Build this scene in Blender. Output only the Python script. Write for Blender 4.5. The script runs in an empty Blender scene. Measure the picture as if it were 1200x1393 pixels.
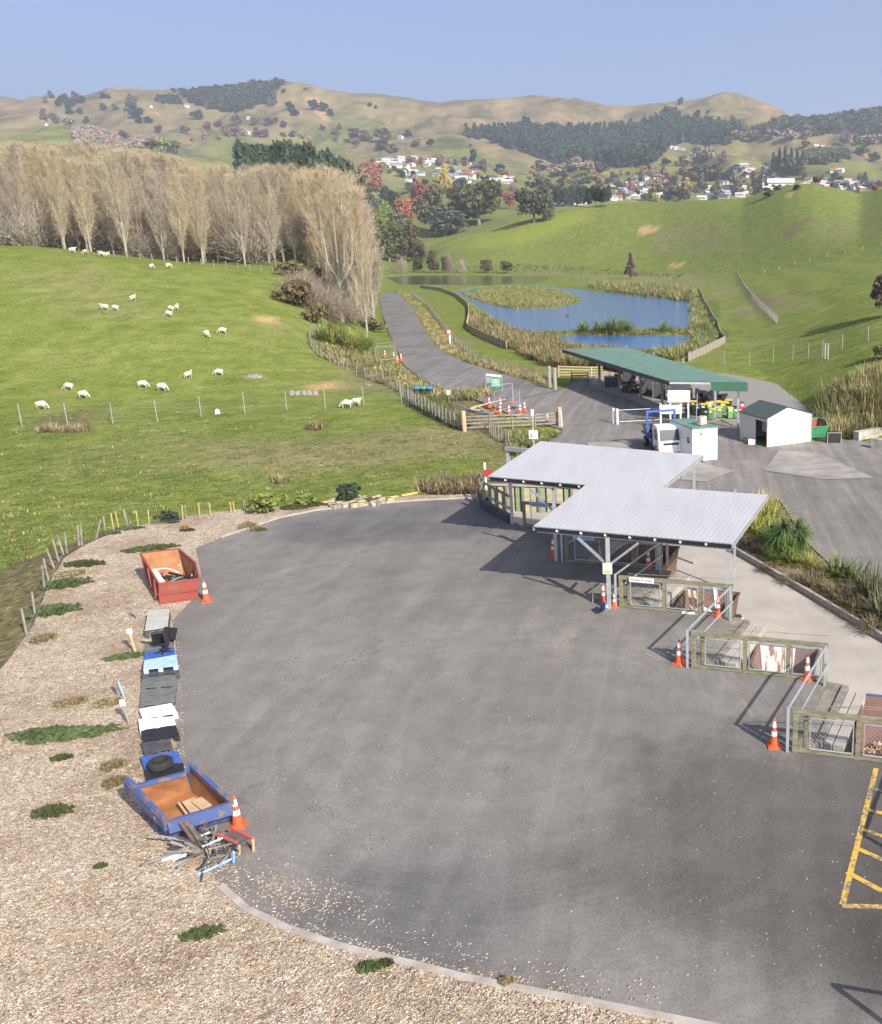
import bpy, bmesh, math, random
import numpy as np
from mathutils import Vector, Matrix, noise as mnoise
rnd = random.Random(7)
rs = np.random.RandomState(11)
SC = bpy.context.scene
COL = SC.collection
R = math.radians
# ------------------------------------------------------------------ camera maths
F = 1280.; CX = 950.; CY = 675.; HY = 330.; CZ = 14.
TH = math.atan((CY - HY) / F); ct, st = math.cos(TH), math.sin(TH)
def ray(px, py):
    r = (px - CX) / F; d = (py - CY) / F
    return (r, ct - d * st, -st - d * ct)
def P(px, py, z=0.):
    x, y, w = ray(px, py); t = (z - CZ) / w
    return Vector((x * t, y * t, z))
def PD(px, py, D):
    x, y, w = ray(px, py); t = D / y
    return Vector((x * t, D, CZ + w * t))
def proj(p):
    z = p[2] - CZ; dep = p[1] * ct - z * st; up = p[1] * st + z * ct
    return (CX + F * p[0] / dep, CY - F * up / dep)
SUNAZ = Vector((.66, -.75, 0)).normalized(); SUNEL = R(33)
# ------------------------------------------------------------------ materials
MATS = {}
def _nt(name):
    m = bpy.data.materials.new(name); m.use_nodes = True
    nt = m.node_tree; nt.nodes.clear()
    out = nt.nodes.new('ShaderNodeOutputMaterial'); b = nt.nodes.new('ShaderNodeBsdfPrincipled')
    nt.links.new(b.outputs[0], out.inputs['Surface'])
    return m, nt, b
def c4(c): return (c[0], c[1], c[2], 1.)
class N:
    """small node helper"""
    def __init__(s, nt): s.nt = nt
    def n(s, t, **kw):
        a = s.nt.nodes.new(t)
        for k, v in kw.items(): setattr(a, k, v)
        return a
    def l(s, a, b): s.nt.links.new(a, b)
    def pos(s, obj=False):
        if obj: return s.n('ShaderNodeTexCoord').outputs['Object']
        return s.n('ShaderNodeNewGeometry').outputs['Position']
    def mapping(s, v, sc=(1, 1, 1), rot=0):
        m = s.n('ShaderNodeMapping'); m.inputs['Scale'].default_value = sc
        m.inputs['Rotation'].default_value = (0, 0, rot); s.l(v, m.inputs['Vector']); return m.outputs[0]
    def noise(s, v, scale, detail=4, rough=.6, dist=0.):
        a = s.n('ShaderNodeTexNoise'); a.inputs['Scale'].default_value = scale
        a.inputs['Detail'].default_value = detail; a.inputs['Roughness'].default_value = rough
        a.inputs['Distortion'].default_value = dist; s.l(v, a.inputs['Vector']); return a.outputs['Fac']
    def ramp(s, f, stops, interp='LINEAR'):
        a = s.n('ShaderNodeValToRGB'); r = a.color_ramp; r.interpolation = interp
        while len(r.elements) < len(stops): r.elements.new(.5)
        for e, (p, c) in zip(r.elements, stops):
            e.position = p; e.color = c4(c) if hasattr(c, '__len__') else (c, c, c, 1)
        s.l(f, a.inputs[0]); return a.outputs[0]
    def mix(s, f, a, b, mode='MIX'):
        m = s.n('ShaderNodeMix', data_type='RGBA', blend_type=mode)
        for i, v in ((0, f), (6, a), (7, b)):
            sock = m.inputs[i]
            if isinstance(v, (int, float)): sock.default_value = v if i == 0 else (v, v, v, 1)
            elif isinstance(v, (tuple, list)): sock.default_value = c4(v)
            else: s.l(v, sock)
        return m.outputs[2]
    def math(s, op, a, b=None, clamp=False):
        m = s.n('ShaderNodeMath', operation=op); m.use_clamp = clamp
        for i, v in enumerate((a, b)):
            if v is None: continue
            if isinstance(v, (int, float)): m.inputs[i].default_value = v
            else: s.l(v, m.inputs[i])
        return m.outputs[0]
    def bump(s, h, b, strength=.5, dist=.05):
        a = s.n('ShaderNodeBump'); a.inputs['Strength'].default_value = strength
        a.inputs['Distance'].default_value = dist; s.l(h, a.inputs['Height']); s.l(a.outputs[0], b.inputs['Normal'])
def M(name, c, c2=None, scale=4., rough=.7, metal=0., bump=0., bd=.02, obj=True, detail=4, lo=.35, hi=.65, spec=.4, stretch=None, trans=0.):
    if name in MATS: return MATS[name]
    m, nt, b = _nt(name); g = N(nt)
    b.inputs['Roughness'].default_value = rough; b.inputs['Metallic'].default_value = metal
    b.inputs['Specular IOR Level'].default_value = spec
    if c2 is None: c2 = tuple(x * .72 for x in c)
    v = g.pos(obj)
    if stretch: v = g.mapping(v, stretch)
    nz = g.noise(v, scale, detail)
    g.l(g.ramp(nz, [(lo, c2), (hi, c)]), b.inputs['Base Color'])
    if bump: g.bump(g.noise(v, scale * 3, 3), b, bump, bd)
    m.diffuse_color = c4(c); MATS[name] = m
    return m
def Mleaf(name, c, c2, rough=.7):
    """foliage: colour varies clump by clump, a little light passes through"""
    if name in MATS: return MATS[name]
    m, nt, b = _nt(name); g = N(nt)
    v = g.pos()
    ob = g.n('ShaderNodeObjectInfo').outputs['Random']
    nz = g.noise(v, .9, 3, .7); n2 = g.noise(v, 7., 2, .6)
    col = g.ramp(nz, [(.35, c2), (.65, c)])
    col = g.mix(.5, col, g.ramp(n2, [(.35, .55), (.65, 1.4)]), 'MULTIPLY')
    hsv = g.n('ShaderNodeHueSaturation'); g.l(col, hsv.inputs['Color'])
    g.l(g.math('ADD', g.math('MULTIPLY', ob, .5), .78), hsv.inputs['Value'])
    g.l(g.math('ADD', g.math('MULTIPLY', ob, .03), .487), hsv.inputs['Hue'])
    g.l(hsv.outputs[0], b.inputs['Base Color']); b.inputs['Roughness'].default_value = rough
    b.inputs['Specular IOR Level'].default_value = .25
    MATS[name] = m; return m
# ------------------------------------------------------------------ mesh builder
class MB:
    def __init__(s): s.v = []; s.f = []; s.mi = []; s.k = 0
    def mat(s, k): s.k = k; return s
    def add(s, vs, fs):
        o = len(s.v); s.v += [tuple(x) for x in vs]; s.f += [tuple(i + o for i in f) for f in fs]; s.mi += [s.k] * len(fs)
        return s
    def box(s, c, d, rz=0., rx=0., ry=0., M3=None):
        c = Vector(c); h = Vector(d) / 2
        Rm = M3 or (Matrix.Rotation(rz, 3, 'Z') @ Matrix.Rotation(ry, 3, 'Y') @ Matrix.Rotation(rx, 3, 'X'))
        vs = [c + Rm @ Vector((sx * h.x, sy * h.y, sz * h.z)) for sz in (-1, 1) for sy in (-1, 1) for sx in (-1, 1)]
        return s.add(vs, [(0, 2, 3, 1), (4, 5, 7, 6), (0, 1, 5, 4), (2, 6, 7, 3), (0, 4, 6, 2), (1, 3, 7, 5)])
    def beam(s, a, b, w, h, up=(0, 0, 1)):
        a = Vector(a); b = Vector(b); z = (b - a).normalized(); u = Vector(up)
        if abs(z.dot(u)) > .98: u = Vector((0, 1, 0))
        x = u.cross(z).normalized(); y = z.cross(x).normalized()
        M3 = Matrix((x, y, z)).transposed()
        return s.box((a + b) / 2, (w, h, (b - a).length), M3=M3)
    def tube(s, pts, r, n=8, cap=True):
        pts = [Vector(p) for p in pts]; rr = r if hasattr(r, '__len__') else [r] * len(pts)
        vs = []; prev = None
        for i, p in enumerate(pts):
            d = (pts[min(i + 1, len(pts) - 1)] - pts[max(i - 1, 0)]).normalized()
            if prev is None:
                prev = d.orthogonal().normalized()
            x = (prev - d * prev.dot(d))
            x = x.normalized() if x.length > 1e-5 else d.orthogonal().normalized()
            prev = x; y = d.cross(x)
            for k in range(n):
                a = 2 * math.pi * k / n
                vs.append(p + (x * math.cos(a) + y * math.sin(a)) * rr[i])
        fs = [(i * n + k, i * n + (k + 1) % n, (i + 1) * n + (k + 1) % n, (i + 1) * n + k) for i in range(len(pts) - 1) for k in range(n)]
        if cap: fs += [tuple(range(n))[::-1], tuple((len(pts) - 1) * n + k for k in range(n))]
        return s.add(vs, fs)
    def lathe(s, c, prof, n=16):
        c = Vector(c); vs = []
        for r, z in prof:
            for k in range(n):
                a = 2 * math.pi * k / n; vs.append(c + Vector((r * math.cos(a), r * math.sin(a), z)))
        m = len(prof)
        fs = [(i * n + k, i * n + (k + 1) % n, (i + 1) * n + (k + 1) % n, (i + 1) * n + k) for i in range(m - 1) for k in range(n)]
        fs += [tuple(range(n))[::-1], tuple((m - 1) * n + k for k in range(n))]
        return s.add(vs, fs)
    def prism(s, poly, z0, z1, side=True):
        """poly list of (x,y) counter clockwise"""
        n = len(poly); ar = sum(poly[i][0] * poly[(i + 1) % n][1] - poly[(i + 1) % n][0] * poly[i][1] for i in range(n))
        if ar < 0: poly = poly[::-1]
        from mathutils.geometry import tessellate_polygon
        tr = tessellate_polygon([[Vector((p[0], p[1], 0)) for p in poly]])
        vs = [(p[0], p[1], z1) for p in poly]; fs = []
        for t in tr:
            a, b, c = (Vector(poly[i][:2]) for i in t)
            cr = (b - a).cross(c - a); fs.append(tuple(t) if cr > 0 else tuple(t)[::-1])
        if side:
            vs += [(p[0], p[1], z0) for p in poly]
            fs += [(i + n, (i + 1) % n + n, (i + 1) % n, i) for i in range(n)]
        return s.add(vs, fs)
    def quad(s, a, b, c, d): return s.add([a, b, c, d], [(0, 1, 2, 3)])
    def build(s, name, mats, parent=None, origin=None, smooth=False, bevel=0.):
        me = bpy.data.meshes.new(name)
        rt_ = parent
        while rt_ is not None and rt_.parent is not None: rt_ = rt_.parent
        o = Vector(origin) if origin is not None else (Vector(rt_.location) if rt_ is not None and rt_.get('_abs') else Vector((0, 0, 0)))
        me.from_pydata([tuple(Vector(v) - o) for v in s.v], [], s.f)
        if not isinstance(mats, (list, tuple)): mats = [mats]
        for m in mats: me.materials.append(m)
        if len(mats) > 1: me.polygons.foreach_set('material_index', s.mi)
        if smooth: me.polygons.foreach_set('use_smooth', [True] * len(me.polygons))
        me.validate(); me.update()
        ob = bpy.data.objects.new(name, me); COL.objects.link(ob)
        if parent is not None: ob.parent = parent
        elif origin is not None: ob.location = o
        if bevel:
            bm = bmesh.new(); bm.from_mesh(me)
            bmesh.ops.bevel(bm, geom=list(bm.edges), offset=bevel, segments=1, affect='EDGES', clamp_overlap=True)
            bm.to_mesh(me); bm.free()
        return ob
def npmesh(name, v, f, mats, mi=None, smooth=False, parent=None, nper=4):
    """fast mesh from numpy arrays; f is (n,nper)"""
    me = bpy.data.meshes.new(name); n = len(f)
    me.vertices.add(len(v)); me.vertices.foreach_set('co', np.asarray(v, dtype=np.float32).ravel())
    me.loops.add(n * nper); me.loops.foreach_set('vertex_index', np.asarray(f, dtype=np.int32).ravel())
    me.polygons.add(n); me.polygons.foreach_set('loop_start', np.arange(0, n * nper, nper, dtype=np.int32))
    me.polygons.foreach_set('loop_total', np.full(n, nper, dtype=np.int32))
    if not isinstance(mats, (list, tuple)): mats = [mats]
    for m in mats: me.materials.append(m)
    if mi is not None: me.polygons.foreach_set('material_index', np.asarray(mi, dtype=np.int32))
    if smooth: me.polygons.foreach_set('use_smooth', np.ones(n, dtype=bool))
    me.update(calc_edges=True); me.validate()
    ob = bpy.data.objects.new(name, me); COL.objects.link(ob)
    if parent is not None: ob.parent = parent
    return ob
def tag(o, label=None, cat=None, group=None, kind=None):
    if label: o['label'] = label
    if cat: o['category'] = cat
    if group: o['group'] = group
    if kind: o['kind'] = kind
    return o
def thing(name, label, cat, loc=(0, 0, 0), group=None, rz=0.):
    o = bpy.data.objects.new(name, None); COL.objects.link(o); o.empty_display_size = .3
    o.location = loc; o.rotation_euler = (0, 0, rz); o['_abs'] = 1
    return tag(o, label, cat, group)
def struct(name, mb, m): o = mb.build(name, m); o['kind'] = 'structure'; return o
def children(o): return [c for c in bpy.data.objects if c.parent == o]
_kids = {}
def copy_tree(o, parent=None):
    c = o.copy(); COL.objects.link(c)
    if parent is not None: c.parent = parent
    if o.name not in _kids: _kids[o.name] = children(o)
    for ch in _kids[o.name]: copy_tree(ch, c)
    return c
def place(proto, used, loc, rz=0., label=None, group=None, scale=None, rx=0., ry=0.):
    """first call moves the prototype itself, later calls copy it"""
    if proto.name not in used: used.add(proto.name); o = proto
    else: o = copy_tree(proto)
    o.location = loc; o.rotation_euler = (rx, ry, rz)
    if scale is not None: o.scale = scale if hasattr(scale, '__len__') else (scale,) * 3
    if label: o['label'] = label
    if group: o['group'] = group
    return o
USED = set()
# ------------------------------------------------------------------ terrain
def tab(px, t):
    X = [a for a, _ in t]; Y = [b for _, b in t]
    if len(t) > 22: return np.interp(px, X, Y)
    return sum(np.interp(px + o, X, Y) * w for o, w in ((-36, .1), (-18, .22), (0, .36), (18, .22), (36, .1)))
def rowz(px, row, D):
    d = (row - CY) / F
    return CZ + D * (-st - d * ct) / (ct - d * st)
SKY = [(-500, 150), (-100, 140), (0, 136), (55, 137), (100, 138), (145, 134), (180, 126), (250, 123), (310, 120), (350, 116), (385, 113), (412, 110), (440, 119), (500, 130), (560, 137),
       (612, 141), (640, 138), (690, 135), (730, 131), (790, 136), (830, 149), (860, 151), (900, 143), (930, 138), (960, 130), (985, 128), (1008, 131), (1035, 142),
       (1060, 153), (1075, 165), (1100, 163), (1150, 158), (1200, 152), (1300, 140), (1600, 150)]
def z_raw(x, y):
    D = np.maximum(y, .0); px = CX + F * 1.0356 * x / np.maximum(y, 40.)
    px = np.clip(px, -700, 1900)
    Ds = []; Zs = []
    def kn(dt, zt): Ds.append(tab(px, dt)); Zs.append(zt)
    def krow(dt, rt):
        d = tab(px, dt); Ds.append(d); Zs.append(rowz(px, tab(px, rt), d))
    kn([(0, 0)], np.full_like(px, -1.78))
    kn([(-400, 84), (55, 88), (300, 92), (450, 100), (520, 120), (600, 130), (900, 130), (1000, 115), (1085, 88), (1120, 80), (1150, 77), (1500, 72)], np.full_like(px, -1.78))
    kn([(-400, 124), (55, 128), (230, 130), (400, 140), (470, 150), (520, 200), (900, 200), (1000, 160), (1085, 108), (1120, 100), (1160, 88), (1200, 84), (1400, 80)],
       tab(px, [(-400, 6), (55, 5.3), (230, 5), (330, 4.6), (400, 3.4), (440, 1.6), (470, .2), (520, -2.2), (600, -2.6), (900, -2.6), (1000, -1.7), (1085, -.9), (1120, -.3), (1160, .3), (1200, 1.0), (1400, 2.6)]))
    zl = rowz(px, tab(px, [(-400, 322), (-100, 331), (55, 337), (150, 347), (230, 357), (340, 367), (400, 373), (440, 390)]), 168.)
    zr = tab(px, [(440, .5), (470, -.4), (520, -2.5), (600, -2.5), (900, -2.4), (960, -1.4), (1000, .4), (1060, 3.4), (1120, 5.6), (1200, 7.6), (1400, 11)])
    w = np.clip((px - 400) / 60., 0, 1); w = w * w * (3 - 2 * w)
    kn([(-400, 168), (55, 168), (400, 168), (440, 180), (520, 470), (560, 545), (740, 530), (850, 490), (930, 450), (1000, 410), (1060, 380), (1120, 350), (1200, 310), (1400, 240)], zl * (1 - w) + zr * w)
    krow([(-400, 215), (400, 225), (470, 330), (520, 600), (590, 680), (900, 660), (1000, 600), (1085, 565), (1200, 540), (1400, 520)],
         [(-400, 330), (55, 343), (230, 353), (330, 352), (400, 346), (440, 352), (480, 372), (520, 367), (560, 362), (590, 345), (610, 335), (650, 320), (700, 303), (760, 289), (800, 281), (830, 277), (900, 275), (950, 273),
          (1010, 270), (1030, 264), (1050, 257), (1068, 252), (1085, 250), (1105, 251), (1130, 257), (1150, 262), (1168, 266), (1185, 262), (1200, 257), (1300, 238), (1400, 230), (1700, 235)])
    krow([(-400, 620), (480, 620), (560, 800), (1000, 800), (1200, 700)], [(-400, 345), (400, 340), (480, 350), (560, 347), (640, 322), (700, 318), (830, 292), (1010, 285), (1085, 275), (1168, 278), (1200, 272), (1400, 260)])
    krow([(0, 1020)], [(-400, 300), (400, 290), (480, 292), (560, 300), (650, 298), (700, 292), (830, 287), (1000, 283), (1085, 280), (1200, 276), (1500, 250)])
    krow([(0, 1450)], [(-400, 215), (55, 225), (400, 240), (480, 246), (560, 244), (650, 248), (760, 262), (830, 264), (1000, 262), (1200, 258), (1500, 240)])
    krow([(0, 1950)], [(-400, 190), (55, 197), (300, 208), (400, 214), (520, 214), (650, 224), (750, 232), (850, 233), (950, 228), (1050, 222), (1150, 228), (1200, 226), (1500, 220)])
    krow([(0, 2450)], [(-400, 165), (55, 170), (200, 172), (300, 182), (400, 184), (520, 184), (620, 186), (700, 202), (800, 208), (900, 198), (980, 186), (1050, 187), (1150, 186), (1200, 184), (1500, 180)])
    krow([(0, 3150), (1040, 3150), (1075, 2850), (1500, 2850)], SKY)
    krow([(0, 4300)], [(-400, 230), (1500, 230)])
    kn([(0, 9000)], np.full_like(px, 100.))
    X = np.array(Ds); Y = np.array(Zs); n = len(X)
    h = np.diff(X, axis=0); dl = np.diff(Y, axis=0) / h
    m = np.zeros_like(Y)
    for i in range(1, n - 1):
        w1 = 2 * h[i] + h[i - 1]; w2 = h[i] + 2 * h[i - 1]
        ok = dl[i - 1] * dl[i] > 0
        with np.errstate(all='ignore'):
            hm = (w1 + w2) / (w1 / dl[i - 1] + w2 / dl[i])
        m[i] = np.where(ok, np.nan_to_num(hm), 0)
    z = Y[0].copy()
    for i in range(n - 1):
        t = np.clip((D - X[i]) / h[i], 0, 1)
        v = (2 * t**3 - 3 * t**2 + 1) * Y[i] + (t**3 - 2 * t**2 + t) * h[i] * m[i] + (-2 * t**3 + 3 * t**2) * Y[i + 1] + (t**3 - t**2) * h[i] * m[i + 1]
        z = np.where(D >= X[i], v, z)
    return z
def vnoise(x, y, seed=0):
    xi = np.floor(x).astype(np.int64); yi = np.floor(y).astype(np.int64); fx = x - xi; fy = y - yi
    fx = fx * fx * (3 - 2 * fx); fy = fy * fy * (3 - 2 * fy)
    def hsh(a, b):
        n = (a * 374761393 + b * 668265263 + seed * 1442695041) & 0x7fffffff
        n = ((n ^ (n >> 13)) * 1274126177) & 0x7fffffff
        return (n ^ (n >> 16)) / float(0x7fffffff) * 2 - 1
    return (hsh(xi, yi) * (1 - fx) + hsh(xi + 1, yi) * fx) * (1 - fy) + (hsh(xi, yi + 1) * (1 - fx) + hsh(xi + 1, yi + 1) * fx) * fy
def fbm(x, y, sc, o=4, seed=0):
    s = 0; a = 1.; t = 0
    for i in range(o): s = s + a * vnoise(x * sc, y * sc, seed + i); t += a; a *= .5; sc *= 2.03
    return s / t
def sstep(a, b, v):
    t = np.clip((v - a) / (b - a), 0, 1); return t * t * (3 - 2 * t)
# ponds (outlines read off at water level)
WZ = -2.95
PONDS = [[(526, 377), (575, 374), (640, 374.5), (700, 375), (738, 376), (742, 381), (715, 387), (660, 389), (600, 388), (548, 388)],
         [(622, 396), (652, 391), (706, 389), (752, 390), (790, 394), (840, 400), (905, 407), (938, 412), (940, 428), (934, 446), (880, 448), (850, 446), (800, 448), (765, 452), (722, 452), (690, 444), (668, 425), (645, 411)],
         [(735, 460), (790, 456), (850, 457), (900, 456), (938, 457), (941, 466), (925, 474), (890, 477), (830, 474), (780, 468)]]
ISLE = [(628, 399), (660, 392), (712, 390), (758, 394), (786, 404), (790, 411), (762, 418), (700, 420), (664, 414), (640, 405)]
pond_w = [[P(a, b, WZ) for a, b in pl] for pl in PONDS]
isle_w = [P(a, b, WZ) for a, b in ISLE]
def sdist(x, y, poly):
    """signed distance (negative inside) to polygon, numpy"""
    d = np.full(x.shape, 1e9); ins = np.zeros(x.shape, bool); n = len(poly)
    for i in range(n):
        ax, ay = poly[i][0], poly[i][1]; bx, by = poly[(i + 1) % n][0], poly[(i + 1) % n][1]
        ex, ey = bx - ax, by - ay; t = np.clip(((x - ax) * ex + (y - ay) * ey) / (ex * ex + ey * ey), 0, 1)
        d = np.minimum(d, np.hypot(x - ax - t * ex, y - ay - t * ey))
        c = ((ay > y) != (by > y))
        with np.errstate(all='ignore'):
            xx = (bx - ax) * (y - ay) / (by - ay) + ax
        ins ^= c & (x < xx)
    return np.where(ins, -d, d)
def z_full(x, y):
    z = z_raw(x, y)
    far = sstep(700, 1500, y) * (1 - .75 * sstep(2750, 3150, y))
    g = fbm(x, y * .6, 1 / 260., 5, 3)
    gl = 1 - np.abs(fbm(x + .3 * y, y * .35, 1 / 170., 4, 9)) * 2.2
    g2 = np.abs(fbm(x - .2 * y, y * .45, 1 / 420., 3, 15)); z = z + far * (g * 18 - np.maximum(gl, 0) * 24 - np.maximum(.28 - g2, 0) * 90 + 14 + np.abs(fbm(x, y * .5, 1 / 85., 4, 33)) * 14)
    mid = sstep(95, 180, y) * (1 - sstep(900, 1400, y)) * np.clip((z + 2.6) / 5., 0, 1)
    z = z + mid * fbm(x, y, 1 / 45., 4, 21) * 1.1
    px = CX + F * 1.0356 * x / np.maximum(y, 40.)
    # sheep terracettes on the right hill
    z = z + .16 * mid * sstep(880, 1000, px) * sstep(150, 230, y) * np.sin(z * 2.4 + 3 * fbm(x, y, 1 / 30., 3, 5))
    z = z + fbm(x, y, 1 / 7., 3, 40) * .05 * sstep(70, 90, y)
    m = (y > 120) & (y < 520)
    if m.any():
        xs, ys = x[m], y[m]; zz = z[m]
        for pw in pond_w:
            s = sdist(xs, ys, pw); zz = zz + (-4.6 - zz) * sstep(2.2, -2.5, s)
            zz = np.where((s > 0) & (s < 14), np.minimum(zz, WZ + .35 + .02 * s + .4 * np.maximum(s - 5, 0)), zz)
        s = sdist(xs, ys, isle_w); zz = np.where(s < 2.5, np.maximum(zz, WZ - .6 + sstep(2.5, -2, s) * 1.1), zz)
        z[m] = zz
    return z
NG, ND = 620, 420
G0, G1 = -1.25, 1.0
gs = np.linspace(G0, G1, NG)
Dl = np.concatenate([np.linspace(-50, 56, 12, endpoint=False), np.exp(np.linspace(math.log(56), math.log(9000), ND - 12))])
GG, DD = np.meshgrid(gs, Dl)
XX = GG * (DD + 60); YY = DD
ZZ = z_full(XX.copy(), YY.copy())
lay = np.minimum(ZZ, -1.78)
ZZ = np.where(YY < 60, lay, ZZ)
from bisect import bisect_right
def zt(x, y):
    i = min(max(bisect_right(Dl, y) - 1, 0), ND - 2); t = (y - Dl[i]) / (Dl[i + 1] - Dl[i])
    g = (x / (y + 60) - G0) / (G1 - G0) * (NG - 1); j = min(max(int(g), 0), NG - 2); u = g - j
    return float((ZZ[i, j] * (1 - u) + ZZ[i, j + 1] * u) * (1 - t) + (ZZ[i + 1, j] * (1 - u) + ZZ[i + 1, j + 1] * u) * t)
def hit(px, py, dmin=22., dmax=4500.):
    """where the sight line through a photo pixel meets the terrain"""
    x, y, w = ray(px, py); D = dmin; last = dmin
    while D < dmax:
        if CZ + w * D / y < zt(x * D / y, D):
            lo, hi = last, D
            for _ in range(18):
                m = (lo + hi) / 2
                if CZ + w * m / y < zt(x * m / y, m): hi = m
                else: lo = m
            D = hi
            return Vector((x * D / y, D, zt(x * D / y, D)))
        last = D; D *= 1.006
    return PD(px, py, 3000)
def ground_at(x, y): return Vector((x, y, zt(x, y)))
# ------------------------------------------------------------------ land cover masks
def pixpoly(l, z=None):
    return [P(a, b, z) if z is not None else hit(a, b) for a, b in l]
YZ = -1.70
ROAD_L = [(512, 392), (516, 402), (521, 430), (530, 455), (541, 478), (550, 497), (575, 517), (612, 533), (650, 545), (668, 552)]
ROAD_R = [(530, 393), (546, 404), (561, 418), (573, 440), (586, 463), (606, 481), (640, 496), (690, 511), (730, 522), (762, 531)]
YARD = [(668, 552), (700, 566), (766, 584), (735, 600), (700, 628), (672, 652), (664, 690), (800, 702), (940, 702), (1000, 706), (1028, 672), (1062, 682), (1095, 735), (1130, 768), (1200, 786), (1500, 860),
        (1560, 650), (1200, 606), (1165, 598), (1128, 600), (1105, 600), (1092, 580), (1060, 545), (1016, 515), (940, 500), (850, 500), (795, 512), (762, 531)]
yard_w = [P(a, b, YZ) for a, b in YARD]
road_w = [P(a, b, YZ) for a, b in ROAD_L] + [P(a, b, YZ) for a, b in ROAD_R[::-1]]
def zroad(y): return -1.70 - .9 * sstep(130, 215, np.array(float(y)))
# second pass of the road points on its own slope
def Proad(px, py):
    p = P(px, py, YZ)
    for _ in range(12): p = P(px, py, float(zroad(p.y)))
    return p
rl = [Proad(a, b) for a, b in ROAD_L]; rr_ = [Proad(a, b) for a, b in ROAD_R]
road_w = rl + rr_[::-1]
m = (YY > 62) & (YY < 330) & (np.abs(XX) < 140)
xs, ys = XX[m], YY[m]; zz = ZZ[m]
s = sdist(xs, ys, yard_w); zz = zz + (-1.80 - zz) * sstep(3.5, .5, s)
s = sdist(xs, ys, road_w); zz = zz + ((-1.70 - .9 * sstep(130, 215, ys)) - .10 - zz) * sstep(7, 1.5, s)
ZZ[m] = zz
COV = np.zeros(XX.shape + (4,), np.float32)
PXG = CX + F * 1.0356 * XX / np.maximum(YY, 40.)
COV[..., 0] = sstep(900, 2100, YY) * (.55 + .45 * sstep(1900, 2800, YY) + .5 * fbm(XX, YY * .7, 1 / 330., 4, 61))
def cover(poly, ch, val, soft=3., amp=0.):
    w = [p for p in poly]; x0 = min(p[0] for p in w) - soft * 4; x1 = max(p[0] for p in w) + soft * 4; y0 = min(p[1] for p in w) - soft * 4; y1 = max(p[1] for p in w) + soft * 4
    m = (XX > x0) & (XX < x1) & (YY > y0) & (YY < y1)
    if not m.any(): return
    xs, ys = XX[m], YY[m]; s = sdist(xs, ys, w) + (fbm(xs, ys, 1 / (soft * 4 + .1), 3, 77) * amp if amp else 0)
    k = sstep(soft, -soft, s); a = COV[m]; a[:, ch] = a[:, ch] * (1 - k) + val * k; COV[m] = a
# dry grass, lush paddocks, bare soil
cover(pixpoly([(592, 337), (650, 318), (700, 303), (765, 288), (830, 277), (800, 300), (740, 322), (700, 334), (640, 340), (600, 345)]), 1, 1., 8)
for pl, v in [([(60, 380), (120, 362), (200, 372), (245, 400), (230, 432), (160, 440), (60, 430)], .38), ([(55, 470), (170, 470), (200, 490), (120, 510), (55, 500)], .22),
              ([(250, 375), (330, 385), (420, 400), (400, 430), (330, 420), (270, 400)], .22), ([(200, 590), (420, 605), (600, 590), (690, 600), (600, 622), (420, 640), (250, 630)], .65),
              ([(60, 600), (200, 598), (220, 640), (60, 650)], .4), ([(330, 430), (420, 440), (440, 470), (350, 480)], .35), ([(545, 398), (575, 420), (590, 455), (625, 480), (700, 500), (690, 512), (620, 490), (575, 455)], .85),
              ([(880, 310), (960, 300), (1000, 320), (950, 345), (880, 345)], .45), ([(1010, 400), (1080, 395), (1100, 420), (1030, 425)], .5), ([(960, 385), (1010, 395), (1030, 430), (1000, 425)], .5),
              ([(1090, 300), (1200, 280), (1200, 320), (1100, 330)], .3), ([(960, 480), (1040, 460), (1090, 462), (1040, 472), (970, 492)], .6), ([(430, 470), (520, 500), (600, 530), (560, 545), (480, 510)], .6),
              ([(520, 380), (745, 366), (930, 372), (1000, 392), (930, 392), (740, 374)], .5)]:
    cover(pixpoly(pl), 0, v, 5, 8)
for pl in [[(352, 432), (372, 431), (370, 437), (356, 438)], [(868, 312), (880, 308), (896, 309), (898, 314), (870, 318)], [(908, 359), (930, 358), (931, 362), (912, 364)], [(420, 525), (455, 520), (462, 528), (430, 531)],
           [(1070, 264), (1078, 263), (1077, 267), (1072, 267)], [(415, 134), (432, 135), (448, 150), (446, 158), (430, 155)], [(436, 160), (446, 158), (446, 172), (436, 170)], [(214, 158), (230, 160), (234, 168), (220, 164)]]:
    cover(pixpoly(pl), 2, 1., 1.2 if pl[0][1] > 250 else 10, 1. if pl[0][1] > 250 else 8)
for pl in [[(1060, 320), (1090, 300), (1110, 290), (1100, 302), (1075, 324)], [(1010, 400), (1060, 405), (1040, 420)], [(64, 566), (118, 562), (122, 574), (66, 578)], [(600, 545), (660, 530), (700, 545), (690, 590), (640, 590), (590, 560)], [(700, 585), (770, 590), (735, 612), (690, 640), (685, 615)]]:
    cover(pixpoly(pl), 3, 1., 2, 2)
for a, b in (((188, 345), (205, 372)), ((205, 372), (232, 402)), ((232, 402), (285, 440)), ((285, 440), (345, 472)), ((345, 472), (410, 500)), ((212, 360), (245, 385)), ((245, 385), (270, 415))): cover(pixpoly([(a[0] - 3, a[1]), (b[0] - 3, b[1]), (b[0] + 3, b[1]), (a[0] + 3, a[1])]), 3, .35, .8, .6)
# greener valley floor between the hills and the houses
cover(pixpoly([(55, 172), (100, 170), (105, 200), (55, 205)]), 0, .1, 30, 40)
for pl in [[(290, 190), (400, 185), (470, 200), (460, 222), (330, 222), (250, 215)], [(940, 200), (1000, 196), (1060, 196), (1050, 208), (950, 212)], [(560, 200), (640, 200), (680, 220), (600, 216)], [(440, 160), (520, 168), (540, 190), (430, 190)]]:
    cover(pixpoly(pl), 0, .2, 40, 60)
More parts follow.
